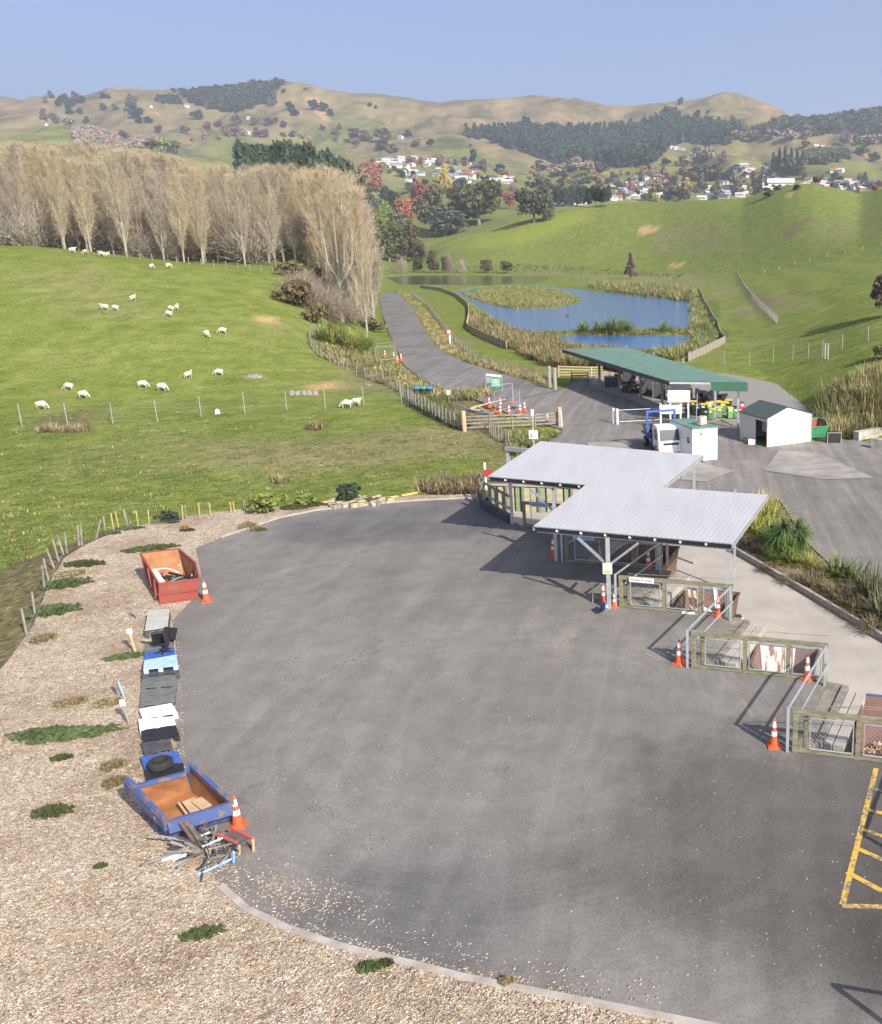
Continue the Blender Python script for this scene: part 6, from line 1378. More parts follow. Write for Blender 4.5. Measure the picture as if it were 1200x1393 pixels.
fl_ = [flaxes('flax_bush', 130, 2.0, .09, .5, FX[0], '-', 'flax', 1), flaxes('flax_bush', 130, 2.0, .09, .5, FX[1], '-', 'flax', 2), flaxes('flax_bush', 150, 1.6, .07, .5, FX[2], '-', 'flax', 3, spread=.7)]
def fx(i, px, py, s, lab, z=None, g=None):
    o = place(fl_[i], USED, P(px, py, z) if z is not None else hit(px, py), rr.uniform(0, 6), lab, g, s); return o
SZ = YZ + .2
for i, px, py, s, lb in [(1, 1024, 726, 1., 'yellow green flax at the right end of the near canopy'), (1, 1040, 712, 1.1, 'yellow green flax behind the first one in the planting bed'), (1, 1052, 738, .9, 'yellow flax between canopy and cabbage trees'), (1, 1075, 768, .55, 'low yellow green flax at the foot of the cabbage trees'), (0, 1052, 765, .5, 'small green flax on the kerb side of the cabbage trees'),
                     (0, 1140, 786, .75, 'grey green flax clump halfway along the planting bed'), (2, 1186, 818, 1.15, 'large dark flax near the right edge of the bed'), (2, 1200, 842, .95, 'bronze flax at the right edge against the kerb'), (0, 1165, 792, .7, 'green flax left of the large dark one'), (2, 1235, 850, 1., 'dark flax beyond the right edge'), (1, 1100, 772, .5, 'small yellowish flax right of the cabbage trees')]:
    fx(i, px, py, s, lb, SZ)
def cabbage(px, py, z, s, lab, seed, heads):
    o = P(px, py, z); t = thing('cabbage_tree', lab, 'cabbage tree', o); t['_abs'] = 0; r = random.Random(seed)
    for (dx, dy, h) in heads:
        b = MB(); b.tube([(dx * .3, dy * .3, 0), (dx * .7, dy * .7, h * .6), (dx, dy, h)], [.11, .08, .07], 7); b.build('trunk', BARK, t, origin=(0, 0, 0))
        v, f = blades(110, .85, .055, .06, r.randrange(999), droop=.5, spread=-.5, z0=h); v = v + [dx, dy, 0]; npmesh('leaf_head', v, f, FX[4], parent=t)
    t.scale = (s, s, s); return t
cabbage(1066, 762, SZ, 1., 'tallest leafy cabbage tree in the planting bed', 1, [(0, 0, 1.7), (-.35, .2, 1.2), (.3, -.1, .8), (-.1, -.3, .5)])
cabbage(1086, 756, SZ, .95, 'cabbage tree on the road side of the planting bed', 2, [(0, 0, 1.5), (.35, .3, 1.1), (.1, -.3, .6), (-.4, 0, 1.0)])
cabbage(1052, 748, SZ, .85, 'smaller cabbage tree touching the canopy side flax', 3, [(0, 0, 1.3), (.3, .2, .8)])
o = flaxes('pampas_grass', 260, 1.7, .05, .4, FX[3], 'dry straw coloured pampas tuft behind the roof corner of the near canopy', 'grass tuft', 8, spread=1.0, droop=.4); o.location = P(1042, 704, SZ); o.scale = (.7, .7, 1.05)
dead = flaxes('dry_tuft', 160, .7, .035, .4, FX[6], '-', 'grass tuft', 9, spread=.4)
for px, py, s in [(1090, 790, 1.), (1110, 797, 1.2), (1128, 806, 1.1), (1112, 780, .9), (1150, 822, 1.2), (1170, 836, 1.2), (1190, 856, 1.1), (1075, 790, .8), (1030, 750, .9), (1020, 742, 1.), (1045, 775, .7), (1140, 812, 1.2), (1160, 810, 1.1)]:
    auto(place(dead, USED, P(px, py, SZ), rr.uniform(0, 6), None, None, s), px, 'brown dry tuft', 'in the planting bed by the kerb', 'dry tufts in the planting bed')
for px, py, s, i in [(440, 462, 1.1, 0), (452, 466, 1.1, 1), (463, 471, 1.1, 0), (474, 475, 1.1, 1), (485, 478, 1.2, 0), (495, 476, 1., 0), (446, 456, 1.1, 0), (462, 460, 1., 0), (480, 468, 1.1, 1), (500, 470, .9, 0)]:
    auto(fx(i, px, py, s * 1.25, None), px, ('green', 'yellow green')[i] + ' flax bush', 'below the large forked poplar', 'flax bushes by the road bend')
# --- weeds on the mulch
def mat_patch(n, R_, h, m_, sz, seed):
    r = np.random.RandomState(seed); th = r.uniform(0, 6.283, n); k = r.uniform(0, 1.15, n) ** .85 * (.72 + .28 * np.sin(th * 3 + seed) * np.cos(th * 5)); v, f = rquads(np.stack([np.cos(th) * k * R_, np.sin(th) * k * R_, r.uniform(.02, 1, n) * h * (1 - k * .6)], 1), sz, 1.6, seed)
    return tag(npmesh('weed_patch', v, f, m_), '-', 'weeds')
wm_ = mat_patch(1300, 1.15, .16, FX[5], .085, 21); wb = mat_patch(500, .6, .2, FX[6], .06, 22)
for px, py, s, k, lb in [(100, 1000, (1.35, .55, .8), 0, 'wide dark green weed patch at the left edge of the mulch'), (68, 998, (1.2, .5, .8), 0, 'green weed patch running off the left edge'), (205, 747, (1.2, .6, 1.), 0, 'green weed patch behind the red skip'), (172, 894, (.75, .35, .8), 0, 'green weed patch beside the office chair'), (275, 1271, (.45, .3, .6), 0, 'green weed patch in the mulch near the bottom'), (84, 1032, (.3, .22, .7), 0, 'tiny green weed below the wide patch'),
        (72, 1106, (.5, .4, 1.), 0, 'olive weed tuft at the lower left border'), (137, 1179, (.16, .14, .5), 0, 'tiny green weed at the lower left'), (155, 1043, (.6, .5, 1.), 1, 'brown weed left of the charcoal pallet'), (158, 1066, (.6, .5, 1.), 1, 'brown weed tuft by the corner of the blue skip'), (97, 957, (.9, .5, 1.), 1, 'dry brown weed above the wide green patch'),
        (148, 958, (.9, .5, 1.), 1, 'dry brown weed left of the tagged stake'), (503, 1318, (.25, .2, .9), 0, 'green weed at the bottom edging'), (525, 1312, (.16, .14, .7), 0, 'small green weed right of another at the bottom edging'), (90, 795, (1., .9, 1.), 0, 'green weeds beneath the leaning fence posts'), (72, 832, (1., .9, 1.1), 0, 'olive weeds by the fence at the left border'),
        (115, 768, (.9, .6, 1.), 0, 'low green weeds under the fence corner'), (60, 870, (.8, .8, .9), 1, 'brown weeds at the left border of the mulch'), (98, 782, (1.3, .8, 1.), 1, 'brown and green weeds at the fence foot'), (255, 722, (.35, .25, .9), 0, 'small yellow green weed on the far mulch'), (338, 718, (.9, .5, 1.6), 1, 'straggly brown weed by the far edge of the asphalt'), (352, 722, (.4, .3, 1.), 0, 'green weed right of the straggly brown one'),
        (175, 720, (.7, .3, .9), 0, 'green weeds at the foot of the yellow stakes'), (150, 726, (.5, .3, .8), 0, 'small weeds under the wooden fence posts'), (400, 692, (.7, .4, 1.4), 0, 'green weeds by the yellow barrier'), (425, 688, (.7, .4, 1.4), 0, 'leafy weeds in the middle of the yellow barrier'), (505, 681, (1.0, .3, 1.), 0, 'weeds among the stones'), (690, 1338, (.3, .2, .9), 1, 'dry weed on the bottom edging')]:
    if k == 0: s = (s[0] * .85, s[1] * .8, s[2])
    o = place((wm_, wb)[k], USED, P(px, py, .01), rr.uniform(0, .4), lb, None, s)
bsh = tree_proto('green_bush', 15, .9, .9, 520, .13, 'round', LM['dark'], BARK, .04, 8, False); bsh['category'] = 'bush'
for px, py, s, m_, lb in [(228, 711, .8, 'dark', 'round dark bush at the far edge of the mulch'), (365, 699, 1.35, 'lime', 'bright green bush over the yellow barrier'), (480, 680, 1.2, 'dark', 'round dark bush right of the stones'), (412, 690, .8, 'lime', 'small light green bush on the yellow barrier'), (250, 722, .35, 'yellow', 'tiny yellow green bush on the mulch')]:
    o = place(bsh, USED, P(px, py, 0), rr.uniform(0, 6), lb, None, (s, s, s * .9)); o.material_slots[0].link = 'OBJECT'; o.material_slots[0].material = LM[m_]
# --- masses nobody could count
def inpoly(poly, n, seed):
    r = random.Random(seed); x0 = min(p[0] for p in poly); x1 = max(p[0] for p in poly); y0 = min(p[1] for p in poly); y1 = max(p[1] for p in poly); out = []
    while len(out) < n:
        x, y = r.uniform(x0, x1), r.uniform(y0, y1); c = False
        for i in range(len(poly)):
            a, b = poly[i], poly[(i + 1) % len(poly)]
            if (a[1] > y) != (b[1] > y) and x < (b[0] - a[0]) * (y - a[1]) / (b[1] - a[1]) + a[0]: c = not c
        if c: out.append((x, y))
    return out
def mass(name, lab, cat, poly, n, tmpl, mats, seed, s0=.7, s1=1.3, z=None, sz=None, weights=None):
    r = random.Random(seed); VV_, FF_, MI = [], [], []; o = 0
    for (a, b) in inpoly(poly, n, seed):
        p = P(a, b, z) if z is not None else hit(a, b); k = r.randrange(len(tmpl)); v, f = tmpl[k]; s = r.uniform(s0, s1); th = r.uniform(0, 6.28); c_, s_ = math.cos(th), math.sin(th)
        q = np.empty_like(v); q[:, 0] = (v[:, 0] * c_ - v[:, 1] * s_) * s + p.x; q[:, 1] = (v[:, 0] * s_ + v[:, 1] * c_) * s + p.y; q[:, 2] = v[:, 2] * s * (sz or 1) + p.z
        VV_.append(q); FF_.append(f + o); MI.append(np.full(len(f), r.choices(range(len(mats)), weights)[0] if weights else r.randrange(len(mats)))); o += len(v)
    ob = npmesh(name, np.vstack(VV_), np.vstack(FF_), mats, mi=np.concatenate(MI)); return tag(ob, lab, cat, kind='stuff')
rb1 = [blades(12, 1.6, .10, .35, 50 + i, segs=2, spread=.9, droop=.4) for i in range(4)]; tf = [blades(14, .55, .05, .3, 60 + i, segs=2, spread=.5) for i in range(4)]
DRY = FX[3]; GRB = Mleaf('reed_green', (.17, .19, .06), (.10, .12, .04)); REED = Mleaf('reed_straw', (.36, .30, .14), (.25, .21, .10)); GTF = Mleaf('grass_green', (.13, .17, .04), (.09, .12, .03))
mass('reeds', 'tall green and straw reeds on the near left bank of the pond', 'reeds', [(640, 425), (668, 434), (700, 453), (745, 462), (775, 476), (850, 482), (830, 500), (745, 500), (727, 490), (684, 470), (655, 455), (641, 445)], 1500, rb1, [GRB, DRY, REED, GRB], 1, .7, 1.35)
mass('reeds', 'reeds and shrubs along the right bank of the pond', 'reeds', [(938, 408), (952, 398), (982, 462), (955, 480), (915, 492), (870, 486), (925, 477), (942, 466), (938, 440)], 950, rb1, [GRB, REED, GRB, LM['olive']], 2, .6, 1.2)
mass('reeds', 'dark rushes along the far bank of the main pond', 'reeds', [(800, 386), (850, 387), (940, 392), (952, 402), (938, 411), (905, 406), (840, 399), (800, 393)], 600, rb1, [GRB, LM['brownolive'], REED], 3, .9, 1.6)
mass('reeds', 'golden reeds covering the low island in the pond', 'reeds', ISLE, 1300, rb1, [REED, REED, GRB], 4, .45, .8)
mass('rushes', 'short brown rushes on the causeway between the two ponds', 'rushes', [(735, 449), (850, 446), (938, 448), (938, 456), (735, 459)], 420, rb1, [GRB, LM['browngrey'], REED], 5, .25, .6)
mass('rushes', 'rough tufts along the bank beyond the far pond', 'rushes', [(520, 366), (745, 360), (930, 374), (925, 380), (745, 370), (522, 372)], 500, rb1, [REED, GRB, LM['browngrey']], 6, .5, 1.2)
for px, py, s in [(793, 452, 1.), (830, 452, 1.2), (842, 452, 1.2), (852, 451, 1.), (815, 452, 1.), (905, 451, .9)]: auto(fx(0, px, py, s * 1.5, None), px, 'bright green flax', 'on the causeway between the ponds', 'flax on the pond causeway')
mass('rough_grass', 'tall straw coloured grass on the bank behind the block walls', 'grass', [(1112, 560), (1120, 540), (1160, 520), (1200, 505), (1300, 500), (1300, 580), (1200, 588), (1165, 598), (1125, 598), (1118, 575)], 1700, [blades(14, 1.3, .05, .4, 80 + i, segs=3, spread=.8, droop=.6) for i in range(4)], [DRY, GRB, REED, GTF], 7, .7, 1.5)
mass('rough_grass', 'rough dry grass between the paddock fence and the road', 'grass', [(430, 468), (500, 480), (545, 500), (575, 520), (610, 538), (590, 545), (545, 532), (495, 512), (445, 488)], 1000, tf, [DRY, REED, GTF, GRB], 8, .8, 1.7)
mass('rough_grass', 'dry grass verge between the road and its fence', 'grass', [(535, 395), (560, 402), (583, 425), (600, 450), (625, 475), (660, 495), (740, 516), (745, 524), (690, 509), (640, 494), (606, 479), (588, 462), (575, 440), (562, 416)], 1100, tf, [DRY, REED, REED, GTF], 9, .8, 1.6)
mass('undergrowth', 'dark weeds and mulch lumps along the left fence of the pen', 'undergrowth', [(556, 540), (600, 548), (640, 575), (632, 586), (600, 572), (565, 556)], 420, tf, [LM['browngrey'], GTF, LM['olive']], 10, 1., 2.2)
mass('undergrowth', 'weeds on the pen mound beside the small sign', 'undergrowth', [(600, 536), (660, 532), (672, 540), (640, 545), (605, 545)], 300, tf, [REED, GTF, LM['browngrey']], 11, .9, 1.8)
mass('undergrowth', 'weeds around the sign post behind the far canopy', 'undergrowth', [(690, 590), (760, 590), (740, 604), (705, 620), (690, 610)], 320, tf, [REED, GTF, GRB], 12, .6, 1.3, z=YZ)
mass('dry_scrub', 'dry brown scrub at the paddock edge left of the far canopy', 'scrub', [(572, 668), (580, 660), (650, 655), (652, 672), (600, 676)], 330, tf, [LM['browngrey'], FX[6], REED], 13, .8, 1.6, z=-.2)
mass('stones', 'jumble of pale and yellow stones at the far asphalt edge', 'stones', [(445, 682), (505, 676), (540, 680), (520, 688), (450, 694)], 80, [(np.array([[x, y, z] for z in (0, .16) for x, y in ((-.13, -.1), (.12, -.13), (.15, .12), (-.1, .1))]), np.array([[4, 5, 6, 7], [0, 1, 5, 4], [1, 2, 6, 5], [2, 3, 7, 6], [3, 0, 4, 7]]))], [M('stone_pale', (.42, .36, .27)), M('stone_yellow', (.38, .33, .2)), TIMG], 14, .6, 1.5, z=0)
mass('paddock_tufts', 'scattered grass tufts over the near paddock', 'grass', [(0, 560), (690, 560), (690, 600), (640, 662), (440, 676), (250, 698), (110, 735), (0, 780)], 3000, [blades(12, .16, .03, .25, 70 + i, segs=2, spread=.4) for i in range(3)], [GTF, DRY, GRB, REED], 15, .7, 1.6, weights=(8, 1, 4, 1))
for (cx, cy, w_, n) in ((86, 586, 32, 90), (430, 583, 9, 40), (380, 655, 6, 12), (400, 364, 12, 30)):
    mass('brown_tussock', {86: 'long low brown tussock bank below the tall fence', 430: 'small brown tussock in the middle of the paddock', 380: 'faint tuft in the paddock', 400: 'tuft by the crest fence'}[cx], 'tussock', [(cx - w_, cy - 3), (cx + w_, cy - 4), (cx + w_, cy + 2), (cx - w_, cy + 3)], n, tf, [LM['browngrey'], FX[6], REED], cx, .8, 1.4)
# wood chips
def chips(name, lab, poly, n, seed, s0, s1, mats, z=.015, wts=None):
    r = np.random.RandomState(seed); pts = inpoly(poly, n, seed); c = np.array([P(a, b, z) for a, b in pts]); a = r.uniform(0, 6.28, n); L_ = r.uniform(s0, s1, n); W_ = L_ * r.uniform(.16, .4, n); t = r.uniform(-.35, .35, n)
    ax = np.stack([np.cos(a) * L_, np.sin(a) * L_, t * L_], 1) / 2; bx = np.stack([-np.sin(a) * W_, np.cos(a) * W_, r.uniform(-.3, .3, n) * W_], 1) / 2; up = np.array([0, 0, .008]); c[:, 2] += np.abs(t) * L_ * .5
    v = np.stack([c - ax - bx, c + ax - bx, c + ax + bx, c - ax + bx, c - ax - bx - up, c + ax - bx - up, c + ax + bx - up, c - ax + bx - up], 1).reshape(-1, 3)
    f = np.concatenate([np.arange(n)[:, None] * 8 + np.array([q]) for q in ([0, 1, 2, 3], [4, 5, 1, 0], [5, 6, 2, 1], [6, 7, 3, 2], [7, 4, 0, 3])], 0)
    mi = r.choice(len(mats), n, p=wts); return tag(npmesh(name, v, f, mats, mi=np.tile(mi, 5)), lab, 'wood chips', kind='stuff')
CHM = [M('chip_tan', (.50, .39, .27), (.42, .32, .22)), M('chip_pale', (.60, .50, .41), (.52, .42, .34)), M('chip_white', (.74, .70, .65), (.66, .62, .56)), M('chip_brown', (.30, .21, .15), (.22, .15, .10)), M('chip_grey', (.34, .32, .30), (.27, .25, .24))]
MUL = [(55, 1400), (-150, 1400), (-60, 1000), (10, 900), (46, 850), (64, 800), (88, 758), (122, 738), (170, 718), (250, 704), (330, 693), (400, 690), (520, 681), (480, 690), (380, 704), (300, 731), (266, 746), (250, 800), (238, 850), (236, 960), (240, 1060), (250, 1120), (270, 1170), (300, 1210), (335, 1240), (400, 1266), (530, 1306), (700, 1346), (850, 1376), (850, 1400)]
chips('wood_chips', 'pale wood chips strewn over the mulch bank', MUL, 11000, 1, .03, .09, CHM, wts=[.40, .22, .04, .22, .12])
for q_, (pl, n_, lb) in enumerate([([(330, 1180), (420, 1200), (490, 1220), (440, 1240), (380, 1238), (350, 1215)], 330, 'wood chips spilled on the asphalt near the junk pile'), ([(300, 1150), (420, 1180), (540, 1225), (520, 1260), (380, 1245), (310, 1210)], 260, 'thin scatter of chips around the spill on the asphalt'), ([(255, 1090), (300, 1150), (340, 1210), (330, 1238), (270, 1170), (248, 1120)], 520, 'chips strewn over the asphalt edge by the blue skip'),
        ([(330, 1225), (460, 1270), (620, 1312), (800, 1345), (850, 1372), (620, 1328), (460, 1288), (330, 1240)], 520, 'chips lying along the bottom edging'), ([(360, 1200), (520, 1250), (700, 1300), (900, 1335), (900, 1365), (700, 1335), (530, 1297), (380, 1255)], 260, 'thin scatter of chips inside the bottom edging'),
        ([(232, 850), (246, 880), (250, 1000), (252, 1090), (240, 1090), (236, 960)], 260, 'chips along the asphalt edge beside the pallets'), ([(262, 745), (300, 728), (380, 702), (480, 686), (480, 692), (380, 708), (300, 738)], 300, 'chips along the far asphalt edge')]):
    chips('wood_chips', lb, pl, n_, 40 + q_, .015, .07, CHM, .022, [.45, .3, .05, .15, .05])
chips('asphalt_grit', 'pale grit and leaf scraps scattered over the asphalt', [(250, 780), (650, 690), (800, 850), (930, 920), (1070, 1040), (1200, 1050), (1200, 1340), (700, 1330), (450, 1240), (260, 1100)], 900, 4, .012, .035, [CHM[2], CHM[0], LEAF], .02)
# ------------------------------------------------------------------ middle distance and far hills
rr = random.Random(21)
RND = [tree_proto('broadleaf_tree', 100 + i, 5., 10., 3800, .5, 'round', LM['olive'], BARK, .35, 13) for i in range(3)]
CON = [tree_proto('conifer', 118, 3.6, 14., 1500, .6, 'cone', LM['pine'], BARK, .3, 11)]
PIN = [tree_proto('pine_tree', 110 + i, 3.6, 14., 2600, .6, 'column', LM['pine'], BARK, .3, 11) for i in range(2)]
def twtree(seed):
    t = thing('bare_tree', '-', 'tree', (0, 0, 0)); o = twigbush(seed, 5., 9., 3200, LM['bare'], 'twigs'); o.parent = t; b = MB(); b.tube([(0, 0, -.5), (0, 0, 4)], [.3, .15], 6); b.build('trunk', BARK, t); return t
BAR = [twtree(120), twtree(121)]
def tset(o, mt):
    for c in children(o):
        if c.name.split('.')[0] in ('crown', 'twigs'): c.material_slots[0].link = 'OBJECT'; c.material_slots[0].material = LM[mt]
def tree(kind, px, base, top, wpx, mt, descr, where, group=None, D=None):
    pr = {'r': RND, 'p': PIN, 'b': BAR, 'c': CON}[kind]; pr = pr[rr.randrange(len(pr))]
    g = hit(px, base, 100) if D is None else ground_at((px - 950) / 1325.6 * D, D)
    H = max(1.5, float(rowz(px, top, g.y)) - g.z); W = wpx / F * g.y * 1.02
    hw, hh = {'r': (10., 9.4), 'p': (7., 14.), 'b': (9., 8.5), 'c': (6.5, 14.)}[kind]
    o = place(pr, USED, g, rr.uniform(0, 6.28), None, None, (W / hw, W / hw, H / hh)); tset(o, mt); return auto(o, px, descr, where, group)
T = tree
T('r', 530, 356, 297, 46, 'olive', 'dark olive tree', 'at the left end of the trees beyond the far pond'); T('r', 560, 356, 308, 44, 'brownolive', 'brown olive tree', 'beyond the far pond'); T('r', 545, 352, 290, 40, 'greygreen', 'grey green tree', 'behind the dark olive trees beyond the far pond')
T('r', 605, 321, 282, 66, 'greygreen', 'broad low grey tree', 'at the edge of the bright green slope'); T('r', 588, 318, 250, 48, 'brownolive', 'tall brown olive tree', 'behind the broad low grey tree'); T('r', 652, 306, 243, 72, 'olive', 'largest dark olive tree', 'left of the bright green slope'); T('r', 632, 304, 252, 44, 'olive', 'olive tree', 'touching the left of the largest olive tree')
T('r', 727, 303, 250, 50, 'greygreen', 'large grey green tree', 'standing alone behind the bright green slope'); T('r', 745, 300, 268, 26, 'greygreen', 'smaller grey green tree', 'touching the right of the lone large tree'); T('r', 553, 302, 268, 30, 'red', 'salmon red tree', 'above the dark olive trees'); T('r', 578, 292, 246, 34, 'crimson', 'crimson tree', 'behind the tall brown olive tree')
T('r', 693, 284, 260, 20, 'red', 'small round red tree', 'between the two large olive trees'); T('r', 607, 262, 225, 20, 'yellow', 'bright golden tree', 'among the far houses'); T('r', 508, 262, 218, 36, 'rust', 'rusty brown round tree', 'above the white wall')
for i, px in enumerate(range(754, 832, 8)): T('r', px, 281, 252 + rr.uniform(-2, 3), 13, 'dark', 'dark green tree', 'in the clipped row left of the big green hill', 'dark trees in a clipped row')
for px, tp_ in ((343, 194), (356, 190), (368, 189), (380, 193), (392, 199), (404, 196), (416, 194), (430, 198), (443, 203), (455, 206), (466, 213), (476, 218), (487, 226)): T('p', px, 260, tp_ + rr.uniform(-2, 3), 40, 'pine', 'dark pine', 'rising behind the bare poplars', 'dark pines behind the poplars', D=620 + rr.uniform(-30, 60))
for px, b_, tp_, w_, mt, k in [(548, 372, 350, 12, 'bare', 'b'), (569, 370, 347, 17, 'olive', 'r'), (589, 371, 342, 20, 'brownolive', 'r'), (606, 371, 348, 13, 'olive', 'r'), (611, 371, 344, 10, 'bare', 'b'), (629, 371, 353, 9, 'bare', 'b'), (663, 371, 352, 18, 'brownolive', 'r'), (690, 372, 354, 20, 'olive', 'r')]:
    T(k, px, b_, tp_, w_, mt, {'b': 'thin bare sapling', 'r': 'small young tree'}[k], 'on the far bank behind the pond', 'young trees on the far pond bank')
T('c', 858, 379, 346, 15, 'browngrey', 'lone narrow brown conifer', 'on the grass behind the main pond')
T('r', 1206, 432, 364, 54, 'browngrey', 'dark brown leafless looking tree', 'at the right edge of the hill'); T('r', 1200, 497, 466, 34, 'brownolive', 'low rounded shrub', 'below the brown tree at the right edge')
for px, b_, tp_, w_, mt in [(515, 300, 268, 20, 'greygreen'), (527, 312, 275, 20, 'lime'), (520, 325, 285, 26, 'lime'), (535, 300, 262, 18, 'dark'), (541, 285, 262, 14, 'olive'), (525, 272, 252, 16, 'dark'), (505, 290, 262, 18, 'dark'), (512, 345, 300, 26, 'greygreen'), (560, 262, 247, 16, 'greygreen'), (630, 258, 240, 14, 'greygreen'), (678, 268, 248, 18, 'greygreen'), (660, 250, 238, 12, 'dark'), (700, 262, 248, 14, 'bare')]:
    T('r' if mt != 'bare' else 'b', px, b_, tp_, w_, mt, {'lime': 'yellow green', 'dark': 'dark green', 'bare': 'bare grey', 'olive': 'olive', 'greygreen': 'grey green'}[mt] + ' tree', 'right of the poplar tops', 'trees between the poplars and the far houses')
# farther single trees, cheap meshes without parts
fr_ = [tree_proto('far_tree', 200 + i, 5., 9.5, 420, 1.35, 'round', LM['dark'], BARK, .4, 9, False) for i in range(3)]; fp_ = [tree_proto('far_conifer', 210, 3.5, 14., 380, 1.2, 'cone', LM['pine'], BARK, .3, 9, False)]
for o in fr_ + fp_: o['group'] = 'single trees on the far hills'
def far(px, row, w_, h_, mt, where, conif=False):
    pr = fp_[0] if conif else fr_[rr.randrange(3)]; g = hit(px, row, 400); s = g.y / F; o = place(pr, USED, g, rr.uniform(0, 6.28), None, None, (w_ * s / 10, w_ * s / 10, h_ * s / 10 * (.75 if conif else 1.08)))
    o.material_slots[0].link = 'OBJECT'; o.material_slots[0].material = LM[mt]
    return auto(o, px, {'purple': 'purple brown', 'rust': 'rusty', 'bare': 'bare grey', 'dark': 'dark green', 'olive': 'olive green', 'yellow': 'golden', 'lime': 'yellow green', 'crimson': 'deep red', 'pine': 'dark', 'greygreen': 'grey green', 'browngrey': 'brownish', 'red': 'red', 'brownolive': 'brown olive'}[mt] + (' conifer' if conif else ' tree'), where, 'single trees on the far hills')
HL = 'on the far hill at the left'
for px, row, w_, h_, mt in [(62, 140, 10, 10, 'bare'), (70, 134, 9, 10, 'purple'), (80, 145, 12, 12, 'dark'), (88, 142, 12, 14, 'dark'), (96, 146, 14, 12, 'dark'), (103, 142, 12, 16, 'purple'), (112, 141, 10, 10, 'dark'), (140, 134, 10, 7, 'dark'), (148, 134, 6, 5, 'dark'), (60, 164, 12, 16, 'purple'), (75, 168, 14, 14, 'greygreen'), (92, 172, 18, 12, 'bare'), (95, 155, 14, 8, 'dark'), (110, 155, 10, 8, 'olive'), (118, 168, 9, 9, 'dark'),
        (142, 150, 12, 9, 'dark'), (158, 150, 10, 8, 'olive'), (180, 152, 16, 22, 'greygreen'), (185, 162, 20, 16, 'dark'), (202, 168, 12, 9, 'dark'), (190, 168, 10, 7, 'dark'), (237, 126, 8, 6, 'dark'), (271, 163, 18, 12, 'dark'), (217, 180, 11, 10, 'purple'), (251, 182, 13, 11, 'browngrey'), (283, 177, 11, 11, 'purple'), (298, 173, 12, 9, 'purple'), (323, 170, 15, 12, 'purple'), (345, 171, 12, 11, 'purple'),
        (366, 171, 13, 11, 'purple'), (386, 174, 10, 9, 'purple'), (376, 166, 8, 6, 'olive'), (308, 185, 14, 12, 'purple'), (320, 186, 14, 13, 'purple'), (332, 185, 12, 12, 'bare'), (350, 186, 14, 12, 'purple'), (362, 187, 14, 11, 'purple'), (278, 188, 9, 7, 'yellow'), (297, 190, 10, 7, 'yellow'), (261, 193, 7, 6, 'yellow'), (410, 189, 10, 8, 'yellow'), (386, 186, 9, 6, 'olive'), (398, 186, 12, 8, 'greygreen'), (421, 190, 6, 5, 'yellow'),
        (206, 205, 20, 14, 'olive'), (222, 208, 22, 18, 'lime'), (236, 210, 24, 18, 'brownolive'), (169, 192, 16, 14, 'purple'), (155, 200, 10, 10, 'rust'), (112, 206, 22, 12, 'greygreen'), (128, 210, 16, 12, 'yellow'), (386, 126, 7, 5, 'dark'), (416, 122, 6, 3, 'dark'), (395, 150, 12, 11, 'dark'), (401, 158, 14, 9, 'dark'), (428, 150, 16, 13, 'dark'), (440, 152, 14, 12, 'dark'), (450, 158, 12, 10, 'dark'), (439, 178, 9, 8, 'purple'), (70, 208, 20, 12, 'olive'), (85, 212, 20, 12, 'dark')]: far(px, row, w_, h_, mt, HL)
HM = 'on the far hill in the middle'
for px, row, w_, h_, mt in [(462, 176, 8, 8, 'purple'), (457, 184, 12, 9, 'browngrey'), (457, 193, 8, 8, 'purple'), (485, 190, 30, 14, 'browngrey'), (498, 192, 22, 14, 'purple'), (485, 200, 14, 12, 'purple'), (523, 192, 28, 16, 'browngrey'), (520, 204, 22, 14, 'greygreen'), (535, 208, 18, 12, 'browngrey'), (555, 186, 14, 9, 'dark'), (568, 193, 10, 6, 'yellow'), (565, 200, 14, 8, 'greygreen'), (585, 198, 14, 9, 'dark'), (503, 145, 8, 5, 'dark'), (511, 148, 6, 5, 'dark'),
        (715, 170, 14, 11, 'dark'), (722, 172, 8, 6, 'dark'), (675, 178, 6, 6, 'dark'), (644, 222, 12, 18, 'dark'), (680, 234, 18, 10, 'dark'), (640, 200, 5, 4, 'olive'), (735, 232, 26, 14, 'bare'), (755, 240, 28, 16, 'bare'), (780, 232, 30, 18, 'bare'), (730, 240, 16, 10, 'lime'), (800, 236, 26, 16, 'bare'), (816, 238, 22, 16, 'purple'), (812, 246, 14, 12, 'rust'), (776, 222, 26, 16, 'bare'), (926, 143, 9, 10, 'dark'), (948, 161, 13, 11, 'dark'), (963, 155, 6, 5, 'dark'), (870, 172, 8, 6, 'dark'), (862, 174, 8, 5, 'dark')]: far(px, row, w_, h_, mt, HM)
HR = 'above the right town'
